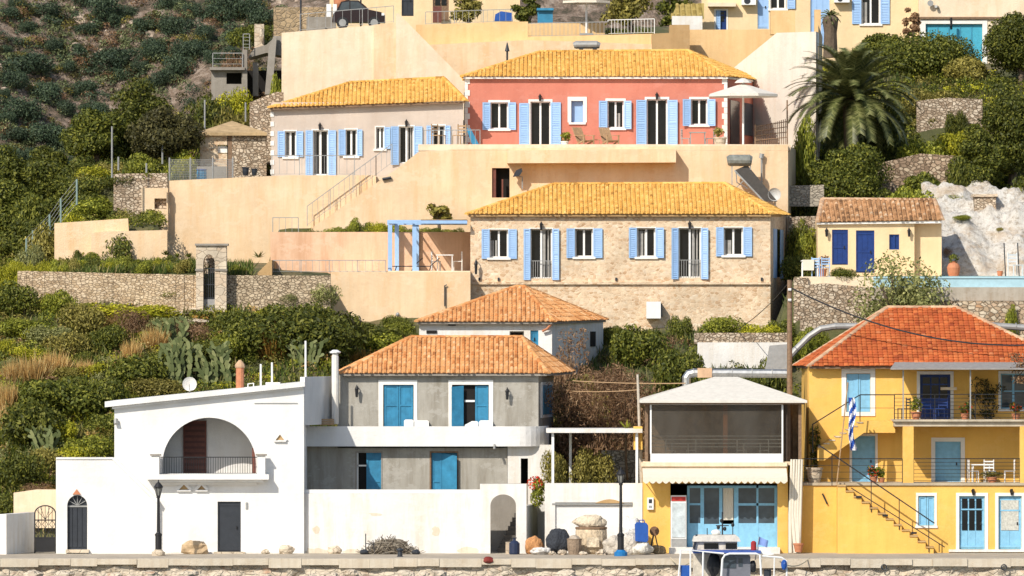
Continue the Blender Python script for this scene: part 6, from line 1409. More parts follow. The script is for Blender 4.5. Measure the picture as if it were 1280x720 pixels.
# ---------------------------------------------------------------- vegetation
GL = 'shrubs on the left slope'
LAB = dict(dark='dark green bushy shrub on the slope left of the white arched house', mid='bright mid green shrub on the slope left of the white arched house',
           lime='yellow green flowering shrub on the slope left of the white arched house', olive='dull olive shrub on the slope left of the white arched house',
           grey='pale grey green shrub on the slope left of the white arched house', brown='brown twiggy shrub on the slope left of the white arched house')
def slope(px, py, w, h, kind):
    if kind in ('dry', 'rust'): return pshrub(px, py, w, h, kind, 'dry_grass_clump', {'dry': 'tan dry grass clump on the green slope at left', 'rust': 'rusty orange dry clump on the green slope at left'}[kind], 'dry grass', {'dry': 'tan grass clumps on the left slope', 'rust': 'rusty clumps on the left slope'}[kind])
    return pshrub(px, py, w, h, kind, 'shrub', LAB[kind], 'shrub', kind+' '+GL)
hand = [(14, 398, 70, 52, 'dark'), (20, 425, 60, 30, 'mid'), (72, 400, 50, 42, 'mid'), (103, 420, 66, 52, 'olive'), (90, 448, 70, 40, 'olive'), (165, 398, 110, 24, 'lime'), (215, 384, 50, 14, 'mid'), (165, 425, 60, 52, 'brown'), (135, 440, 50, 46, 'dark'),
 (345, 440, 120, 66, 'dark'), (400, 440, 110, 66, 'dark'), (370, 420, 90, 52, 'dark'), (450, 435, 100, 36, 'dark'), (310, 440, 80, 50, 'dark'), (480, 440, 70, 30, 'mid'), (430, 455, 60, 30, 'grey'), (455, 462, 50, 26, 'rust'), (500, 425, 40, 25, 'mid'),
 (40, 480, 50, 38, 'dry'), (68, 470, 46, 34, 'dry'), (195, 438, 40, 30, 'dry'), (8, 512, 32, 40, 'dry'), (106, 474, 26, 26, 'dry'), (10, 540, 24, 36, 'dry'), (342, 450, 46, 42, 'rust'), (140, 418, 26, 26, 'dry'), (165, 452, 28, 28, 'dry'), (15, 480, 30, 30, 'dry'),
 (70, 520, 110, 60, 'dark'), (35, 560, 90, 70, 'dark'), (115, 515, 90, 56, 'dark'), (168, 490, 90, 56, 'dark'), (20, 610, 70, 60, 'dark'), (60, 590, 60, 40, 'olive'), (75, 552, 46, 36, 'lime'), (118, 580, 80, 44, 'mid'), (95, 590, 60, 36, 'lime'), (30, 455, 50, 24, 'lime'), (8, 445, 36, 24, 'lime'), (215, 470, 60, 46, 'dark'), (255, 462, 70, 50, 'dark'), (290, 455, 60, 46, 'mid'), (240, 430, 60, 40, 'brown'), (290, 420, 60, 44, 'dark'), (215, 418, 70, 30, 'grey'), (190, 500, 80, 34, 'olive'), (120, 470, 50, 20, 'lime'), (60, 430, 60, 30, 'grey'), (10, 650, 50, 40, 'dark'), (45, 625, 40, 30, 'brown'), (130, 545, 60, 34, 'dark')]
for a in hand: slope(*a)
q = np.random.default_rng(5)
for i in range(85):
    px = q.uniform(-20, 520); py = q.uniform(388, 600)
    if px > 130 and py > 495-.1*px: continue
    if px > 380 and py > 455: continue
    if 195 < px < 285 and py < 408: continue
    n = mnoise.noise(Vector((px*.012, py*.02, 3))); k = 'dark' if n > .2 else ('olive' if n > .02 else ('mid' if n > -.22 else 'grey'))
    if q.random() < .3: k = ['lime', 'brown', 'dry', 'rust', 'mid'][int(q.random()*5)]
    w = q.uniform(18, 46); slope(px, py, w, w*q.uniform(.5, .85), k)
# garden strip behind the stone wall
for i in range(34):
    px = 3+i*7.2+q.uniform(-3, 3); k = 'lime' if px < 62 else ('dark', 'mid', 'mid', 'olive', 'lime')[int(q.random()*5)]
    pshrub(px, 340, q.uniform(16, 30), q.uniform(15, 26), k, 'shrub', {'lime': 'yellow green bush in the garden strip behind the long dry stone wall', 'dark': 'dark bush in the garden strip behind the long dry stone wall', 'mid': 'fresh green bush in the garden strip behind the long dry stone wall', 'olive': 'olive green bush in the garden strip behind the long dry stone wall'}[k], 'shrub', k+' garden strip bushes', Y=q.uniform(327, 332))
pshrub(98, 318, 13, 13, 'dark', 'shrub', 'small round clipped dark shrub before the low ochre walls', Y=332.9)
pshrub(113, 320, 28, 8, 'mid', 'shrub', 'low flat green shrub before the front low ochre wall', Y=332.6)
pshrub(297, 343, 28, 15, 'mid', 'shrub', 'green shrub right of the stone gatehouse top', Y=328)
# agaves: stiff pointed leaves
def agave(p, r, n, label, mat='grey', group=None, up=.8, name='agave', cat='agave'):
    V = []; m = MB()
    for i in range(n):
        a = i*2.4+random.random()*.3; e = up*(.15+.85*(1-i/n)) if False else up*(.2+1.1*random.random()); l = r*(.8+.3*random.random())
        d = Vector((math.cos(a)*math.cos(e), math.sin(a)*math.cos(e), math.sin(e))); s = d.cross(Vector((0, 0, 1))).normalized()*r*.09
        b = Vector(p); m.poly([b-s*.7, b+d*l*.45-s+Vector((0, 0, -.02)), b+d*l, b+d*l*.45+s]);
    return solo(m, name, label, cat, LEAF[mat], group)
agave(P(323, 322, 333), .42, 26, 'small spiky agave on the slope right of the stone gatehouse')
for px, py, lab in ((207, 322, 'dark rosette plant on a stalk left of the gatehouse, outer one'), (222, 325, 'dark rosette plant on a stalk, middle of the row left of the gatehouse'), (236, 325, 'dark rosette plant on a stalk nearest the gatehouse')): agave(P(px, py-3, 328), .32, 22, lab, 'dark', None, .9, 'rosette_plant', 'plant')
for px, py in ((210, 404), (228, 400), (180, 402)):
    p = on_ground(px, py); agave(p, .7, 20, 'grey green agave rosette beside the pale path below the stone wall', 'grey', 'agaves by the path')
# prickly pears
def cactus(px, py, wpx, hpx, label):
    p = on_ground(px, py); k = p[1]/F; t = thing('prickly_pear', label, 'cactus', p); m = MB(); w, h = wpx*k, hpx*k
    def pad(c, ax, s, l): # flat oval pad
        d = Vector((math.sin(ax), 0, math.cos(ax))); n = Vector((math.cos(ax), 0, -math.sin(ax))); y = random.uniform(-.3, .3); k0 = len(m.v)
        f = Vector((n.x*math.cos(y), math.sin(y), n.z*math.cos(y))); g = d.cross(f)*.09*l
        ring = [Vector(c)+d*l*(.5-.5*math.cos(math.pi*2*i/12)) +f*s*math.sin(math.pi*2*i/12)*(.8+.2*math.cos(i)) for i in range(12)]
        m.poly([r+g for r in ring]); m.poly([r-g for r in ring][::-1])
        for i in range(12): a, b = ring[i], ring[(i+1) % 12]; m.poly([a+g, a-g, b-g, b+g])
        return Vector(c)+d*l*.95
    for i in range(15):
        c = Vector((p[0]+random.uniform(-.35, .35)*w, p[1]+random.uniform(-.4, .4), p[2]-.1)); ax = random.uniform(-.4, .4)
        while c.z < p[2]+h*.85:
            l = random.uniform(.26, .40); e = pad(c, ax, l*.36, l)
            if random.random() < .8: pad(e-Vector((0, 0, .05)), ax+random.choice((-.9, .9, -.6)), l*.3, l*.8)
            c = e; ax = ax*.5+random.uniform(-.5, .5)
    m.build('pads', islands('cactus_pads', [(0, (.06, .08, .025)), (.6, (.13, .155, .055)), (1, (.25, .26, .11))], .6), t); return t
cactus(222, 488, 46, 62, 'tall prickly pear cactus behind the satellite dish'); cactus(270, 484, 62, 52, 'wide prickly pear cactus left of the brick chimney pot'); cactus(55, 572, 34, 32, 'small prickly pear on the slope above the iron gate'); cactus(213, 440, 40, 34, 'prickly pear cactus halfway up the slope below the gatehouse'); cactus(385, 462, 46, 28, 'prickly pear cactus near the pipe chimney')
# grass on the slopes
pts = []
for i in range(26000):
    px = random.uniform(-30, 560); Y = random.uniform(302, 326); x = X(px, Y); z = H(x, Y)
    if z < .5 or mnoise.noise(Vector((x*.5, Y*.5, 7))) < -.1: continue
    pts.append((x, Y, z))
for i in range(5000):
    px = random.uniform(60, 315); Y = random.uniform(327, 333); x = X(px, Y); pts.append((x, Y, H(x, Y)))
for i in range(5000):
    px = random.uniform(60, 320); Y = random.uniform(341.5, 358)
    if px > 250 and Y < 352: continue
    x = X(px, Y); x = X(px, Y); pts.append((x, Y, H(x, Y)))
grass('grass', pts, .45, [(0, (.05, .085, .015)), (.5, (.11, .15, .03)), (.8, (.2, .21, .06)), (1, (.38, .30, .13))], 'mixed green and dry grass covering the left slope', .035)
pts = []
for i in range(16000):
    px = random.uniform(985, 1310); Y = random.uniform(338, 366); x = X(px, Y); z = H(x, Y)
    if px > 1160 and Y < 345: continue
    if mnoise.noise(Vector((x*.6, Y*.6, 2))) < 0: continue
    pts.append((x, Y, z))
for i in range(4000):
    px = random.uniform(690, 990); Y = random.uniform(310, 328); x = X(px, Y); pts.append((x, Y, H(x, Y)))
grass('grass', pts, .4, [(0, (.04, .07, .015)), (.6, (.10, .13, .03)), (1, (.26, .22, .1))], 'green grass between rocks and walls on the right hillside', .035)
# pale stones of the path
for px, py, w, lab in ((218, 396, 50, 'pale flat stone slab step leading up to the gatehouse'), (245, 404, 34, 'smaller pale slab of the path below the gatehouse'), (118, 385, 46, 'pale slab at the foot of the long dry stone wall'), (245, 391, 26, 'pale slab right before the gatehouse door')):
    p = on_ground(px, py); k = p[1]/F; solo(MB().blob((p[0], p[1], p[2]+.05), (w*k*.5, .8, .16), px, .12, 14, 6), 'stone_slab', lab, 'stone slab', ASHLAR)
# dark trees at the upper left
for i, a in enumerate([(210, 196, 346, 96, 66, 'umber', 'tree', 'round dark olive tree with a bare trunk left of the gazebo', .35), (176, 165, 353, 100, 72, 'dark', 'tree', 'dense bright edged dark tree at the upper left', .1), (120, 190, 351, 80, 66, 'dark', 'tree', 'dark tree on the skyline left of the round olive tree', .1), (75, 250, 347, 90, 70, 'dark', 'tree', 'big shadowy tree at the far left below the mountain', .1), (20, 290, 344, 96, 76, 'dark', 'tree', 'dark tree mass at the far left edge above the garden', .1), (40, 330, 338, 80, 60, 'dark', 'tree', 'dark tree low at the far left edge beside the garden strip', .1)]):
    tree(*a[:6], a[6], a[7], trunk=a[8], n=20000, lumps=32, leaf=.08, seed=20+i)
for px, py, w, h, k, Y, lab in ((262, 131, 72, 26, 'dark', 360, 'dark trimmed hedge below the unfinished concrete building'), (112, 232, 62, 32, 'lime', 344, 'bright yellow green rounded bush left of the grey post'), (95, 262, 70, 46, 'dark', 344, 'dark bush left of the bright rounded bush'), (140, 235, 40, 40, 'olive', 346, 'olive bush between the bright bush and the grey post'), (120, 276, 80, 34, 'mid', 338.6, 'leafy green bush above the rear low ochre wall'), (150, 268, 50, 46, 'dark', 340.5, 'dark shrub on the slope left of the rubble wall'), (90, 282, 40, 22, 'lime', 337, 'light green weeds on top of the rear low ochre wall'), (172, 212, 60, 28, 'mid', 341, 'green bush behind the rubble wall'), (225, 200, 46, 24, 'mid', 346, 'green bush below the round olive tree'), (232, 205, 30, 22, 'lime', 343.5, 'light bush left of the gazebo'), (290, 145, 60, 34, 'olive', 356, 'olive bush behind the gazebo roof'), (296, 120, 50, 20, 'lime', 364, 'light green bush at the foot of the concrete building'), (345, 115, 24, 34, 'mid', 363, 'green bush in the corner of the high cream wall'), (315, 55, 60, 34, 'dark', 375, 'dark bush behind the concrete building'), (300, 75, 50, 40, 'brown', 373, 'brown thin bush beside the concrete building'), (55, 300, 60, 40, 'olive', 336, 'olive bush at the left end of the rear low ochre wall'), (40, 318, 40, 20, 'grey', 333.4, 'grey green bush at the left of the garden strip'), (155, 285, 60, 7, 'dark', 333.8, 'low dark plants between the two low ochre walls'), (40, 275, 60, 44, 'dark', 342, 'dark bush above the far left fence'), (200, 150, 60, 30, 'olive', 358, 'olive toned bush behind the round olive tree')):
    pshrub(px, py, w, h, k, 'shrub', lab, Y=Y)
t = thing('wire_fence', 'green wire fence climbing the slope left of the low ochre walls', 'fence', P(40, 330, 334)); q_ = MB()
for a, b_ in (((35, 326), (42, 290)), ((42, 290), (76, 268)), ((76, 268), (97, 240))):
    pass
for px, py in ((33, 330), (62, 300), (76, 280), (96, 256), (41, 320)): q_.tube([P(px, py, 336), P(px, py-32, 336)], .05, 6)
q_.build('post', paint('green_grey_post', (.22, .3, .28), .5), t); q_ = MB()
for a, b_ in (((33, 330), (62, 300)), ((62, 300), (76, 280)), ((76, 280), (96, 256))):
    for i in range(6): q_.bar(P(a[0], a[1]-2-i*6, 336), P(b_[0], b_[1]-2-i*6, 336), .014)
q_.build('wire', GALV, t)
# planting on the ledge left of the blue pergola
for i in range(20):
    px = 386+i*9.8; h = 10 if px < 440 else (22 if px < 495 else 11); k = 'lime' if 455 < px < 498 else ('dark', 'mid', 'olive')[int(q.random()*3)]
    pshrub(px, 292, 22, h*q.uniform(.8, 1.2), k, 'shrub', {'lime': 'yellow green bush on the ledge left of the blue pergola', 'dark': 'low dark hedge bush on the ledge above the pinkish wall', 'mid': 'low green hedge bush on the ledge above the pinkish wall', 'olive': 'low olive hedge bush on the ledge above the pinkish wall'}[k], 'shrub', k+' ledge bushes', Y=336)
tree(548, 283, 337.5, 32, 36, 'olive', 'shrub', 'small open shrub with bare stems above the blue pergola', trunk=.45, lumps=9, n=500, leaf=.13, cat='shrub', seed=3)
pshrub(335, 432, 30, 15, 'dark', 'shrub', 'dark ivy tuft hanging at the foot of the grey dry stone wall') if False else None
# thicket in the middle
for px, py, w, h, k, Y, lab in ((715, 492, 62, 92, 'brown', 314, 'tall brown creeper thicket against the small white house'), (752, 530, 110, 90, 'brown', 308, 'large brown bramble thicket above the white pergola'), (790, 505, 90, 80, 'brown', 312, 'broad brown bramble thicket below the green bushes'), (735, 545, 90, 60, 'brown', 306, 'brown thicket directly behind the white pergola'), (725, 500, 70, 60, 'olive', 310, 'olive bramble left of the brown thicket'), (772, 505, 96, 64, 'brown', 305.5, 'reddish brown bramble bulging in front of the thicket above the white pergola'), (715, 520, 84, 60, 'brown', 305, 'reddish brown bramble beside the grey house corner'), (755, 470, 90, 44, 'brown', 313, 'brown bramble crest just below the dense green bushes'), (800, 545, 70, 44, 'brown', 306, 'brown bramble low behind the leaning pole'),
  (795, 440, 80, 44, 'dark', 322, 'dense dark green bush below the white air conditioner box'), (845, 466, 80, 52, 'dark', 318, 'dense dark green bush left of the shiny duct bend'), (850, 410, 30, 24, 'dark', 327, 'small dark bush at the stone house wall right of the white box'), (765, 422, 30, 24, 'dark', 325, 'small dark bush at the stone house wall left of the white box'), (905, 466, 70, 22, 'mid', 314, 'green bush above the shiny duct'), (960, 462, 60, 30, 'dark', 314, 'dark bush between the shiny duct and the utility pole'), (905, 420, 60, 32, 'mid', 326, 'leafy green bush on the low dry stone wall below the stone house'), (950, 424, 56, 26, 'lime', 325.6, 'yellow flowering bush on the low dry stone wall'), (975, 420, 40, 30, 'dark', 326, 'dark bush at the right foot of the stone house'), (1010, 440, 40, 40, 'mid', 322, 'green bush behind the utility pole')):
    pshrub(px, py, w, h, k, 'shrub', lab, Y=Y)
for px, py, w, h, k, Y, lab in ((693, 607, 36, 58, 'olive', 300.6, 'upright olive shrub inside the left post of the white pergola'), (736, 608, 58, 60, 'olive', 300.4, 'full olive green shrub under the white pergola')): pshrub(px, py, w, h, k, 'shrub', lab, Y=Y, fixed=True)
t = thing('flowering_bush', 'red flowering bush between the arched portal and the white pergola', 'bush', P(672, 634, 300.6))
for nm, mt, n, L, s_ in (('foliage', LEAF['mid'], 900, [(0, 0, .4, .3, .3, .4), (.05, 0, .85, .28, .28, .35)], .06), ('flower', REDFL, 130, [(-.1, -.05, 1.0, .32, .3, .28)], .06)):
    o = bpy.data.objects.new(nm, leaf_mesh(nm, mt, leaf_arrays(n, L, s_, inner=.5 if nm == 'foliage' else .9))); COL.objects.link(o); o.parent = t
agave(P(783, 536, 301.5), .5, 18, 'small spiky yucca on a stem above the white pergola', 'mid', None, 1.0, 'yucca', 'yucca')
solo(MB().tube([P(784, 600, 301.6), P(782, 570, 301.5), P(783, 536, 301.5)], .06, 6), 'plant_stem', 'bare thin stem carrying the yucca through the pergola', 'stem', BARK)
# palm
def palm(px, py, Y, rpx, label, nf=64, trunk_py=None, name='palm_tree', fl=1.0, seed=2):
    c = Vector(P(px, py, Y)); R = rpx*Y/F; base = Vector((c.x, c.y, Z(trunk_py, Y))); t = thing(name, label, 'palm', base); r = random.Random(seed)
    MB().lathe(base, [(.38, -.5), (.33, (c.z-base.z)*.5), (.42, (c.z-base.z)*.95), (.2, c.z-base.z+.1)], 12).build('trunk', BARK, t)
    m = MB(); w = MB()
    for i in range(nf):
        a = i*2.39996+r.uniform(-.2, .2); e0 = math.radians(84-108*(i/nf)**1.05+r.uniform(-6, 6)); L = R*(1.0+.22*r.random())*(1.0 if i > 8 else .85)
        p = c.copy(); e = e0; pts = [p.copy()]; n = 12
        for j in range(n):
            p = p+Vector((math.cos(a)*math.cos(e), math.sin(a)*math.cos(e), math.sin(e)))*L/n; e -= (.03+.014*j)*(1.0 if e > -1.2 else .1); pts.append(p.copy())
        w.tube(pts, [.035*(1-.8*j/n) for j in range(n+1)], 4, False)
        for j in range(2, n*4):
            u = j/4; k = min(int(u), n-1); q0 = pts[k].lerp(pts[k+1], u-k); d = (pts[k+1]-pts[k]).normalized(); s = d.cross(Vector((0, 0, 1)))
            if s.length < .1: s = Vector((math.sin(a), -math.cos(a), 0))
            s.normalize(); upv = s.cross(d); ll = R*.17*(1-.75*abs(u/n-.4)**1.3)*fl
            for sg in (-1, 1):
                tip = q0+(s*sg*.75+d*.55+upv*.18).normalized()*ll*r.uniform(.85, 1.1)-Vector((0, 0, .06)); m.poly([q0-d*.045, q0+d*.045, tip])
    m.build('fronds', islands('palm_leaflets', [(0, (.05, .062, .018)), (.5, (.115, .13, .036)), (1, (.26, .26, .10))], .45, .4, trans=.15), t); w.build('frond_stalk', paint('frond_stalk', (.16, .17, .06), .6), t); return t
palm(1064, 124, 350, 82, 'large feathery date palm right of the whitish wall', 110, 250)
palm(1038, 22, 372, 13, 'small spiky yucca palm before the cream cottage', 26, 60, 'yucca_palm', .9, 5)
# right hillside
for i, a in enumerate([(1160, 118, 368, 150, 72, 'dark', 'large_bush', 'wide dark green bush under the teal garage door', .06, 'bush'), (1100, 95, 371, 70, 56, 'dark', 'large_bush', 'dark green bush right of the cream cottage blue door', .06, 'bush'), (1262, 255, 347, 110, 170, 'dark', 'tree', 'very large dark tree at the right edge of the hillside', .12, 'tree'), (1275, 110, 365, 84, 110, 'dark', 'tree', 'tree with sunlit leaves in the upper right corner', .12, 'tree'), (1060, 246, 344, 110, 80, 'dark', 'tree', 'low dark pine beneath the big date palm', .15, 'tree'), (1210, 120, 366, 60, 50, 'olive', 'large_bush', 'olive green bush between teal door and upper right tree', .06, 'bush')]):
    tree(*a[:6], a[6], a[7], trunk=a[8], n=26000, lumps=34, leaf=.075, seed=40+i, cat=a[9])
for px, py, w, h, k, Y, lab in ((1010, 190, 44, 60, 'mid', 347, 'light green bush under the left fronds of the palm'), (1000, 250, 50, 40, 'dark', 343, 'dark bush right of the ochre terrace corner'), (1150, 190, 60, 26, 'mid', 351, 'green bush with white flowers below the pale rubble wall'), (1190, 180, 60, 30, 'lime', 352, 'light green bush below the pale rubble wall, right half'), (1165, 120, 80, 20, 'olive', 359.5, 'low olive growth on top of the pale rubble wall'), (1195, 150, 26, 22, 'dark', 357.2, 'dark bush hanging on the pale rubble wall'), (1135, 255, 60, 30, 'mid', 343, 'green bush just above the hut roof'), (1190, 270, 60, 26, 'mid', 343.5, 'green bush left of the squared stone pier'), (1200, 240, 40, 50, 'dark', 345, 'dark bush left of the large right tree'), (1012, 320, 40, 46, 'mid', 335.5, 'green bush between stone house and ochre hut'), (1000, 290, 34, 30, 'dark', 337.5, 'dark bush behind the lower small stone wall'), (995, 345, 40, 36, 'dark', 333, 'dark bush in the shade beside the stone house corner'), (1053, 357, 36, 26, 'dark', 327.6, 'round dark cycad like shrub before the cobalt doors'), (1300, 250, 60, 60, 'dark', 343, 'dark bush at the right edge behind the stone wall'), (1230, 308, 12, 8, 'mid', 339, 'tiny green tuft on the white rock'), (1265, 385, 20, 14, 'mid', 325.8, 'small green tuft on the broken stone wall'), (1110, 150, 60, 40, 'dark', 353, 'dark bush behind the right fronds of the palm'), (1020, 425, 40, 20, 'mid', 325, 'green weeds at the foot of the rough stone wall'), (1245, 415, 30, 14, 'mid', 325.6, 'green weeds low on the broken stone wall')):
    pshrub(px, py, w, h, k, 'shrub', lab, Y=Y)
tree(1118, 385, 325.5, 120, 76, 'grey', 'olive_bush', 'wispy grey green olive bush in front of the ochre hut', trunk=.12, lumps=20, n=5200, leaf=.09, cat='bush', seed=60, flat=1.0)
for i, a in enumerate([(1225, 262, 345.6, 70, 120, 'dark', 'tree', 'dark tree left of the very large one above the white rock', .1), (1150, 262, 344.5, 60, 50, 'dark', 'large_bush', 'dark bush spreading over the tumbled stone wall above the hut', .06), (1290, 200, 350, 70, 130, 'dark', 'tree', 'tall dark tree at the right frame edge behind the very large one', .1)]):
    tree(*a[:6], a[6], a[7], trunk=a[8], n=18000, lumps=28, leaf=.075, seed=140+i, cat='bush' if 'bush' in a[6] else 'tree')
# top edge trees
for i, a in enumerate([(585, 28, 374, 54, 60, 'olive', 'tree', 'sparse sunlit tree before the pale yellow house at the top edge', .3, 1500), (656, 28, 373, 40, 60, 'dark', 'cypress', 'dense dark green tree left of the teal container at the top edge', .05, 3000), (785, 40, 374, 76, 66, 'olive', 'tree', 'tree with a thick forked dark trunk at the top edge behind the railing', .3, 2600), (845, 14, 380, 50, 40, 'dark', 'tree', 'dark foliage left of the mossy yellow roof', .1, 2000), (1138, 95, 374, 24, 110, 'brown', 'climbing_plant', 'brown creeper hanging at the corner between cottage and whitish house', .1, 1200)]):
    tree(*a[:6], a[6], a[7], trunk=a[8], n=a[9], lumps=14, leaf=.11, seed=70+i)
for px, w, lab in ((770, 40, 'green bush behind the white railing bars'), (805, 30, 'dark bush behind the right end of the white railing')): pshrub(px, 45, w, 20, 'dark', 'shrub', lab, Y=367)
for px, lab in ((880, 'row of low potted plants left end before the cottage'), (886, 'low pot plant beside the cottage door')): pshrub(px, 38, 10, 6, 'mid', 'shrub', lab, Y=373)
pshrub(570, 186, 40, 22, 'grey', 'shrub', 'grey green plants behind the railing left of the red house', Y=344.5)

# low cover that fills the ground between the shrubs
pts = []
for i in range(2600):
    px = random.uniform(-30, 540); Y = random.uniform(303, 326); x = X(px, Y); z = H(x, Y)
    if z < .8: continue
    n = mnoise.noise(Vector((x*.3, Y*.3, 11))); pts.append((x, Y, z, random.uniform(.18, .5), 'dark' if n > .22 else 'olive' if n > .06 else 'mid' if n > -.2 else 'lime' if n > -.3 else 'grey'))
for i in range(700):
    px = random.uniform(-30, 200); Y = random.uniform(333, 360); x = X(px, Y); pts.append((x, Y, H(x, Y), random.uniform(.25, .6), random.choice(('dark', 'olive', 'dark', 'mid'))))
for i in range(800):
    px = random.uniform(180, 345); Y = random.uniform(351, 384); x = X(px, Y); pts.append((x, Y, H(x, Y), random.uniform(.25, .6), random.choice(('dark', 'olive', 'brown', 'mid'))))
for i in range(420):
    px = random.uniform(-30, 520); Y = random.uniform(303, 326); x = X(px, Y); z = H(x, Y)
    if z > .8: pts.append((x, Y, z, random.uniform(.2, .45), random.choice(('dry', 'lime', 'brown', 'rust'))))
LC = {'dry': 'tan dry ground cover', 'rust': 'rusty dry ground cover', 'lime': 'yellow green flowering ground cover', 'dark': 'dark leafy ground cover', 'olive': 'olive leafy ground cover', 'mid': 'green leafy ground cover', 'grey': 'grey green ground cover', 'brown': 'brown twiggy ground cover'}
cover('ground_cover', {k: v+' between the shrubs of the left hillside' for k, v in LC.items()}, pts, None, 70, .06)
pts = []
for i in range(1500):
    px = random.uniform(985, 1310); Y = random.uniform(338, 367); x = X(px, Y); z = H(x, Y)
    if px > 1160 and Y < 345.5: continue
    pts.append((x, Y, z, random.uniform(.2, .5), random.choice(('dark', 'dark', 'olive', 'mid', 'lime'))))
for i in range(700):
    px = random.uniform(690, 1310); Y = random.uniform(306, 326); x = X(px, Y); z = H(x, Y)
    if z < 1: continue
    pts.append((x, Y, z, random.uniform(.2, .5), random.choice(('brown', 'brown', 'olive', 'dark') if px < 860 else ('dark', 'mid', 'olive'))))
cover('ground_cover', {k: v+' on the right hillside and behind the quay houses' for k, v in LC.items()}, pts, None, 64, .065)
for i, a in enumerate([(95, 300, 340, 80, 70, 'tree', 'dark tree standing left of the green wire fence', .15), (5, 235, 350, 80, 60, 'tree', 'dark tree at the far left edge on the skyline', .12), (55, 225, 352, 70, 50, 'tree', 'dark leafy tree on the left skyline below the mountain', .12)]):
    tree(a[0], a[1], a[2], a[3], a[4], 'dark', a[5], a[6], trunk=a[7], n=18000, lumps=30, leaf=.08, seed=90+i)

for px, py, w, h, k, lab in ((1250, 290, 9, 6, 'olive', 'small olive weed on the white rock below the squared pier'), (1185, 322, 16, 16, 'brown', 'brown twiggy tuft where the white rock meets the hut'), (1205, 276, 26, 8, 'mid', 'low green growth along the upper edge of the white rock')):
    p = on_ground(px, py, 336, 345, rock) or P(px, py, 341)
    k_ = p[1]/F; shrub(p, w*k_, h*k_, k, 'weed', lab, 'weed')

def climber(px0, py0, px1, py1, Y, kind, n, label):
    k = Y/F; p = P((px0+px1)/2, py1, Y); w, h = (px1-px0)*k, (py1-py0)*k; L = []; m = MB(); r = random.Random(int(px0))
    for i in range(5):
        x = p[0]+r.uniform(-.35, .35)*w; pts = [Vector((x, Y, p[2]))]
        for j in range(6): pts.append(pts[-1]+Vector((r.uniform(-.12, .12)*w, 0, h/6)))
        m.tube(pts, .018, 5)
        for q_ in pts[1:]:
            if r.random() < .8: L.append((q_.x-p[0]+r.uniform(-.1, .1)*w, -.06, q_.z-p[2], w*r.uniform(.1, .2), .1, h*r.uniform(.08, .16)))
    t = thing('climbing_plant', label, 'climbing plant', p); m.build('stem', BARK, t)
    o = bpy.data.objects.new('foliage', leaf_mesh('foliage', LEAF[kind], leaf_arrays(n, L, .055))); COL.objects.link(o); o.parent = t
climber(1200, 478, 1246, 526, 301.35, 'umber', 900, 'brownish climbing plant on the shaded upper wall of the yellow house')
climber(1256, 446, 1300, 480, 299.0, 'brown', 500, 'dry brown creeper hanging over the right end of the grey porch roof')
climber(1008, 540, 1026, 600, 301.35, 'dark', 500, 'dark climbing plant at the left end of the yellow house terrace')
climber(694, 420, 735, 492, 315.2, 'brown', 900, 'bare brown creeper climbing the corner of the small white house')
# ---------------------------------------------------------------- street lamps, fishing gear, boat
def street_lamp(px, Y, top, label, basemat):
    x = X(px, Y); h = Z(top, Y); t = thing('street_lamp', label, 'street lamp', (x, Y, 0))
    MB().lathe((x, Y, 0), [(.27, 0), (.27, .16), (.2, .2), (.16, .26)], 14).build('base', basemat, t)
    MB().lathe((x, Y, .26), [(.13, 0), (.13, .55), (.15, .57), (.15, .63), (.09, .68), (.07, .72), (.055, h-1.0), (.08, h-.98), (.08, h-.9), (.04, h-.88)], 12).build('pole', BLACK, t)
    l = MB().lathe((x, Y, h-.66), [(.07, 0), (.15, .34), (.15, .35)], 6).build('lantern_glass', paint('lantern_glass', (.22, .22, .2), .2, .1), t)
    q = MB()
    for i in range(6): a = math.pi/3*i; q.bar((x+.075*math.cos(a), Y+.075*math.sin(a), h-.66), (x+.158*math.cos(a), Y+.158*math.sin(a), h-.31), .022)
    q.lathe((x, Y, h-.31), [(.19, 0), (.2, .03), (.09, .18), (.03, .22), (.02, .32)], 12).build('lantern_cap', BLACK, l)
    return t
street_lamp(198, 294.6, 600, 'black lantern street lamp on a pale stone foot before the white arched house', ASHLAR)
street_lamp(776, 294.2, 584, 'black lantern street lamp with a bright blue foot near the fishing gear', paint('blue_lamp_foot', (.01, .16, .42), .5))
Y = 296.5
def gz(Y): return 0.0
solo(MB().blob((X(243, 297.2), 297.2, .22), (.52, .3, .36), 4, .3, 14, 8), 'boulder', 'tan boulder against the foot of the white house near its slate door', 'boulder', paint('tan_rock', (.52, .38, .23), .95, .25))
for px, s, lab in ((332, .12, 'small pale stone by the plinth right of the slate door'), (358, .22, 'stained pale block at the corner of the long garden wall'), (418, .2, 'pale stone beside the pile of dry brush')): solo(MB().blob((X(px, 297.4), 297.4, s*.7), (s*1.5, s, s), px, .2), 'loose_stone', lab, 'stone', ASHLAR)
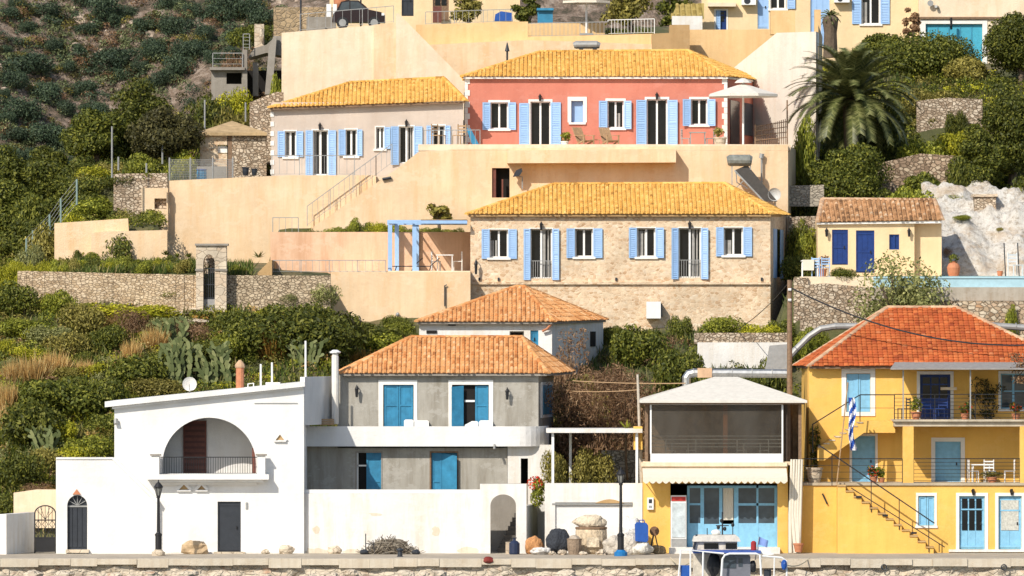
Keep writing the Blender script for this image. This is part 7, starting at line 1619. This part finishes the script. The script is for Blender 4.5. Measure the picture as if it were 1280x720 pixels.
# pile of dry brush with a broken chair
t = thing('brush_pile', 'heap of dry grey brush and netting against the long garden wall', 'brush pile', (X(487, 297), 297, 0)); m = MB(); r = random.Random(4)
for i in range(420):
    a = r.uniform(0, 6.28); rr = r.random(); c = Vector((X(487, 297)+math.cos(a)*rr*1.25, 297+math.sin(a)*rr*.5, .02+r.random()*.62*(1-rr*rr))); d = Vector((r.gauss(0, 1), r.gauss(0, .6), r.gauss(0, .5))).normalized()*.28; m.bar(c-d, c+d, .02)
m.build('twigs', islands('dry_twigs', [(0, (.08, .065, .05)), (.6, (.24, .2, .15)), (1, (.45, .4, .32))]), t)
MB().blob((X(487, 297), 297.1, .18), (.8, .35, .42), 8, .3).build('net_heap', paint('old_net', (.2, .17, .13), .95, .4, sc=9), t)
q = MB(); x = X(457, 296.6); q.bar((x, 296.6, 0), (x, 296.6, .85), .035).bar((x+.38, 296.6, 0), (x+.3, 296.6, .6), .035).bar((x, 296.6, .45), (x+.4, 296.6, .42), .035).bar((x, 296.95, 0), (x, 296.95, .85), .035).bar((x, 296.6, .8), (x, 296.95, .8), .04)
solo(q, 'broken_frame', 'dark bent metal frame at the left of the dry brush heap', 'metal frame', SLATEP)
for px, lab in ((455, 'dark float at the left foot of the brush heap'), (520, 'dark float at the right foot of the brush heap')): solo(MB().blob((X(px, 296.5), 296.5, .1), (.18, .14, .12), px, .1), 'fishing_float', lab, 'float', SLATEP)
def bollard(px, Y, label, mat=SLATEP, s=1.0):
    return solo(MB().lathe((X(px, Y), Y, 0), [(.2*s, 0), (.14*s, .06*s), (.12*s, .3*s), (.2*s, .36*s), (.19*s, .44*s), (.06*s, .47*s)], 12), 'bollard', label, 'bollard', mat)
bollard(500, 293.2, 'dark iron mooring bollard before the dry brush heap', s=.75)
t = thing('fuel_can', 'dark blue grey plastic drum with spout beside the arched portal', 'drum', (X(643, 296.6), 296.6, 0)); x = X(643, 296.6)
MB().lathe((x, 296.6, 0), [(.2, 0), (.22, .05), (.22, .46), (.12, .56), (.06, .58), (.06, .66)], 12).build('drum', paint('dark_blue_plastic', (.02, .03, .07), .4), t); MB().tube([(x-.15, 296.6, .5), (x-.12, 296.6, .68), (x+.1, 296.6, .68)], .025, 6).build('handle', BLACK, t)
solo(MB().box(X(632, 296.9), X(638, 296.9), 296.9, 297.3, 0, .5), 'stone_block', 'pale block leaning at the foot of the arched portal', 'block', ASHLAR)
# bags, nets and crates in front of the wide white wall
def sack(px, w, h, Y, label, mat, name='sack', cat='sack', seed=1, group=None, rough=.26):
    k = Y/F*.92; x = X(px, Y); m = MB(); m.blob((x, Y, h*k*.46), (w*k*.55, w*k*.42, h*k*.56), seed, rough, 22, 16, .82); return solo(m, name, label, cat, mat, group, True)
def cloth_mat(name, c, sc=6):
    m = paint(name, c, .9, .28, sc=sc); t = m.node_tree; b = t.nodes['Principled BSDF']; bump(t, b, noise(t, (5, 5, 3), 4, .6), 1, .16); return m
sack(668, 20, 22, 297.2, 'orange tan bundled net left of the dark net', cloth_mat('orange_net', (.52, .25, .10), 14), 'net_bundle', 'net', 5, rough=.3)
sack(676, 24, 10, 296.4, 'white crumpled sheet on the ground before the dark net', cloth_mat('white_sheet', (.75, .72, .68)), 'crumpled_sheet', 'sheet', 9, rough=.4)
sack(697, 27, 34, 297.0, 'dark slate tarpaulin covered heap among the fishing gear', cloth_mat('dark_tarp', (.035, .04, .05), 12), 'tarp_heap', 'tarp', 3)
t = thing('fish_basket', 'grey brown wicker basket between the dark tarp and the big beige bag', 'basket', (X(718, 296.3), 296.3, 0)); x = X(718, 296.3)
MB().lathe((x, 296.3, 0), [(.24, 0), (.29, .3), (.3, .6), (.32, .66), (.26, .66)], 14).build('basket', paint('wicker', (.27, .2, .14), .9, .4, sc=16), t); MB().lathe((x, 296.3, .66), [(.25, 0), (.15, .12), (.05, .15)], 12).build('net_lid', cloth_mat('net_lid', (.45, .38, .3)), t)
t = thing('bulk_bag', 'large beige bulk bag with a strap and loose net heaped on top', 'bulk bag', (X(739, 297.4), 297.4, 0)); x = X(739, 297.4); m = MB(); pf = [(.55, 0), (.64, .12), (.66, .6), (.64, 1.0), (.60, 1.06)]
m.lathe((x, 297.4, 0), pf, 18); m.build('bag', cloth_mat('beige_bag', (.60, .48, .33), 5), t, True)
MB().lathe((x, 297.4, 1.02), [(.63, 0), (.66, .02), (.66, .08), (.62, .1)], 18).build('strap', WOOD, t); MB().blob((x, 297.4, 1.32), (.66, .5, .3), 6, .3, 16, 8).build('net_heap', cloth_mat('pale_net', (.66, .56, .42), 12), t, True)
solo(MB().box(X(741, 297)-.26, X(741, 297)+.26, 296.62, 296.72, .3, .7), 'cardboard', 'pale stained board leaning on the big beige bag', 'board', cloth_mat('pale_board', (.62, .52, .38)))
sack(766, 26, 24, 296.2, 'plump dirty white sack left of the blue footed lamp', cloth_mat('sack_a', (.56, .5, .42)), seed=2); sack(785, 22, 27, 296.5, 'round grey white sack right of the blue footed lamp', cloth_mat('sack_b', (.62, .57, .5)), seed=7)
sack(787, 27, 50, 297.6, 'tall white bulk sack behind the blue container', cloth_mat('sack_c', (.78, .76, .72)), seed=11); sack(803, 26, 18, 296.4, 'low white sack under the blue container', cloth_mat('sack_d', (.72, .68, .6)), seed=14)
t = thing('blue_container', 'bright blue plastic container standing on the low white sack', 'container', (X(802, 296.4), 296.4, .55)); x = X(802, 296.4); m = MB()
m.prism([(x-.26, .56), (x+.2, .52), (x+.27, .6), (x+.27, 1.2), (x+.2, 1.3), (x-.2, 1.34), (x-.28, 1.24)][::1], 296.2, 296.6); m.build('body', BLUEPL, t); MB().tube([(x-.1, 296.4, 1.3), (x-.08, 296.4, 1.42), (x+.1, 296.4, 1.42), (x+.12, 296.4, 1.3)], .03, 6).build('handle', BLUEPL, t)
t = thing('hand_cart', 'small rusty winch with a wheel beside the yellow restaurant wall', 'winch', (X(818, 297), 297, 0)); x = X(818, 297)
MB().tube([(x, 296.9, .95), (x, 297.02, .95)], .2, 14).build('wheel', paint('rust', (.2, .11, .06), .9, .4, sc=12), t); MB().bar((x-.2, 297, 0), (x, 297, .95), .05).bar((x+.2, 297, 0), (x, 297, .95), .05).bar((x-.2, 297.3, 0), (x, 297.1, .95), .05).bar((x-.15, 297, .3), (x+.15, 297, .3), .05).build('frame', SLATEP, t)
sack(822, 20, 12, 297.2, 'brown coil of old rope at the foot of the rusty winch', cloth_mat('rope', (.3, .22, .12), 20), 'rope_coil', 'rope', 4, rough=.3)
for px, lab in ((1105, 'dark iron ring set in the quay edge, left one of two'), (1255, 'dark iron ring set in the quay edge, at the far right')): solo(MB().tube([(X(px, 289.9)+.11*math.cos(j*math.pi/6), 289.93, -.32+.11*math.sin(j*math.pi/6)) for j in range(13)], .025, 6), 'mooring_ring', lab, 'mooring ring', SLATEP)
solo(MB().blob((X(610, 290.2), 290.1, -.05), (.22, .2, .16), 3, .2), 'buoy', 'dark red buoy lying at the edge of the quay', 'buoy', paint('buoy_red', (.2, .03, .02), .5))
# fishing boat moored to the quay
Y = 286.0; wl = -2.2
bt = thing('fishing_boat', 'white fishing boat with blue trim, canopy frame and wheelhouse moored at the quay', 'boat', (X(915, Y), Y, wl))
m = MB(); L = 9.0; xs0 = X(905, Y)-3.6; rows = []
for i in range(15):
    u = i/14; x = xs0+L*u; bw = 1.45*(math.sin(math.pi*min(1, .32+u*.68)**1.0))**.6 if u < 1 else .05; bw = max(.05, 1.45*(1-(1-min(1, (1-u)*2.2))**2) if u > .55 else 1.45*(.72+.28*min(1, u*3)))
    sh_ = .95+.5*u*u; rows.append([(x, Y-bw, wl+sh_), (x, Y-bw*.92, wl+.35), (x, Y-bw*.5, wl-.3), (x, Y, wl-.45), (x, Y+bw*.5, wl-.3), (x, Y+bw*.92, wl+.35), (x, Y+bw, wl+sh_)])
n0 = len(m.v)
for r_ in rows: m.v += r_
for i in range(14):
    for j in range(6): a = n0+i*7+j; m.f.append((a, a+7, a+8, a+1))
    m.f.append((n0+i*7, n0+i*7+6, n0+(i+1)*7+6, n0+(i+1)*7))
m.f.append(tuple(n0+j for j in range(7))); m.build('hull', WPAINT, bt)
q = MB()
for sd in (0, 6):
    q.tube([Vector(r_[sd])+Vector((0, 0, .03)) for r_ in rows], .06, 6)
q.build('gunwale', BLUEPL, bt)
def bx(a, b, c, d, y0, y1): return MB().pbox(a, b, c, d, y0, y1)
zb_ = wl+1.0; ch = BLUE
# wheelhouse behind, with windows and roof gear
wlh = MB(); y0, y1 = Y+.2, Y+1.3
wlh.box(X(867, Y), X(922, Y), y0, y1, zb_, Z(677, Y)); wo = wlh.build('wheelhouse', paint('weathered_cream', (.60, .54, .44), .6, .3, sc=5), bt)
MB().pprism([(866, 677), (868, 671), (874, 669), (920, 669), (924, 672), (926, 677)], y0-.15, y1+.1).build('roof', paint('weathered_roof', (.66, .62, .54), .6, .2, sc=6), wo)
for a, c in ((880, 898), (907, 921)): bx(a, 679, c, 686, y0-.03, y0-.002).build('window', GLASS, wo)
q = MB(); q.tube([P(903, 669, Y+.7), P(903, 640, Y+.7)], .035, 6).tube([P(916, 669, Y+.7), P(916, 655, Y+.7)], .02, 5).tube([P(884, 669, Y+.6), P(884, 660, Y+.6)], .02, 5).bar(P(895, 657, Y+.7), P(911, 657, Y+.7), .04).build('mast', SLATEP, wo)
MB().blob(P(895, 665.5, Y+.7), (.2, .18, .12), 2, .05).build('radar_dome', PLASTW, wo); q = MB()
for px, py in ((898, 659), (906, 661), (916, 656), (902, 651)): q.blob(P(px, py, Y+.68), (.07, .07, .09), px, .05, 8, 5)
q.build('mast_lamp', BLACK, wo)
MB().tube([P(867, 686, Y+.1), P(871, 668, Y+.1)], .05, 6).build('horn_post', SLATEP, wo)
# console with dark windscreen and canopy frame in front
MB().pprism([(903, 694), (905, 692), (936, 692), (938, 696), (938, 740), (901, 740)], Y-.7, Y-.1).build('console', paint('console_shade_grey', (.16, .165, .19), .4), bt)  # grey darkened to stand for the shading low in the boat
o = MB().pprism([(905, 697), (920, 697), (920, 710), (904, 710)], Y-.73, Y-.701).pprism([(923, 698), (928, 698), (928, 708), (923, 708)], Y-.73, Y-.701).build('instrument', GLASSB, bt)
for y in (Y-1.1, Y+.9):
    q = MB(); q.tube([P(900, 745, y), P(903, 699, y), P(906, 694, y), P(912, 692, y), P(945, 692, y), P(950, 694, y), P(953, 745, y)], .045, 6)
    q.tube([P(953, 695, y), P(977, 697, y), P(983, 701, y), P(984, 745, y)], .04, 6).tube([P(863, 745, y), P(863, 688, y), P(905, 692, y)], .04, 6).tube([P(878, 745, y), P(879, 690, y)], .04, 6).tube([P(846, 745, y), P(851, 688, y), P(863, 688, y)], .035, 6).tube([P(967, 745, y), P(968, 697, y)], .03, 6)
    q.build('canopy_frame', WPAINT, bt)
MB().slab([(X(866, Y), Y-1.05), (X(950, Y), Y-1.05), (X(950, Y), Y+.95), (X(866, Y), Y+.95)], Z(690.5, Y), Z(687.5, Y)).build('canopy', paint('blue_canvas', (.05, .10, .34), .8), bt)
bx(851, 707, 862, 745, Y-1.0, Y-.3).build('blue_cover', BLUEPL, bt)
MB().blob(P(892, 706, Y-.3), (.26, .2, .5), 3, .2).build('dark_jacket', BLACK, bt)
q = MB(); q.lathe(P(942, 690, Y-.2), [(.09, 0), (.11, .1), (.11, .38), (.05, .44)], 10).build('red_lamp', paint('red_lamp', (.35, .03, .03), .4), bt)
q = MB(); q.tube([P(944, 700, Y-.5), P(949, 671, Y-.5)], .02, 5); q.build('flag_pole', GALV, bt)
q = MB()
for i in range(6): q.poly([P(948.5+i*2, 670.5+i*.9, Y-.5+.05*math.sin(i)), P(950.5+i*2, 671.4+i*.9, Y-.5+.05*math.sin(i+1)), P(949+i*2, 681+i*.7, Y-.5+.05*math.sin(i+1)), P(947+i*2, 680.3+i*.7, Y-.5+.05*math.sin(i))])
q.build('flag', paint('pale_blue_flag', (.2, .3, .6), .8), bt)
q = MB(); q.poly([P(948, 683, Y-.45), P(968, 693, Y-.45), P(960, 694, Y-.45), P(946, 692, Y-.45)]).build('folded_cloth', WPAINT, bt)
MB().pbox(955, 712, 964, 745, Y-.4, Y).build('outboard', SLATEP, bt); MB().blob(P(941, 708, Y-.6), (.14, .14, .24), 7, .1).build('fender', BLACK, bt); MB().blob(P(980, 706, Y-1.2), (.12, .12, .2), 8, .1).build('fender', BLUEPL, bt)
for i, (px, py0, px1, py1, lab) in enumerate([(866, 700, 838, 697, 'sagging pale mooring rope from the boat to the quay, left one'), (975, 702, 1012, 697.5, 'sagging pale mooring rope from the boat to the quay, right one')]):
    a, b_ = Vector(P(px, py0, 286.4)), Vector(P(px1, py1, 290.2)); solo(MB().tube([a.lerp(b_, j/12)-Vector((0, 0, .25*4*(j/12)*(1-j/12))) for j in range(13)], .025, 5), 'mooring_rope', lab, 'rope', paint('rope_fibre', (.55, .47, .33), .95))
for px, s_, lab in ((703, .14, 'rough grey stone at the foot of the dark tarpaulin heap'), (729, .11, 'small rough stone before the big beige bag'), (752, .16, 'rough pale stone right of the big beige bag'), (690, .1, 'small brown stone by the crumpled white sheet')):
    solo(MB().blob((X(px, 295.8), 295.8, s_*.6), (s_*1.4, s_, s_), px, .4, 9, 6), 'rough_stone', lab, 'stone', QUAYST)
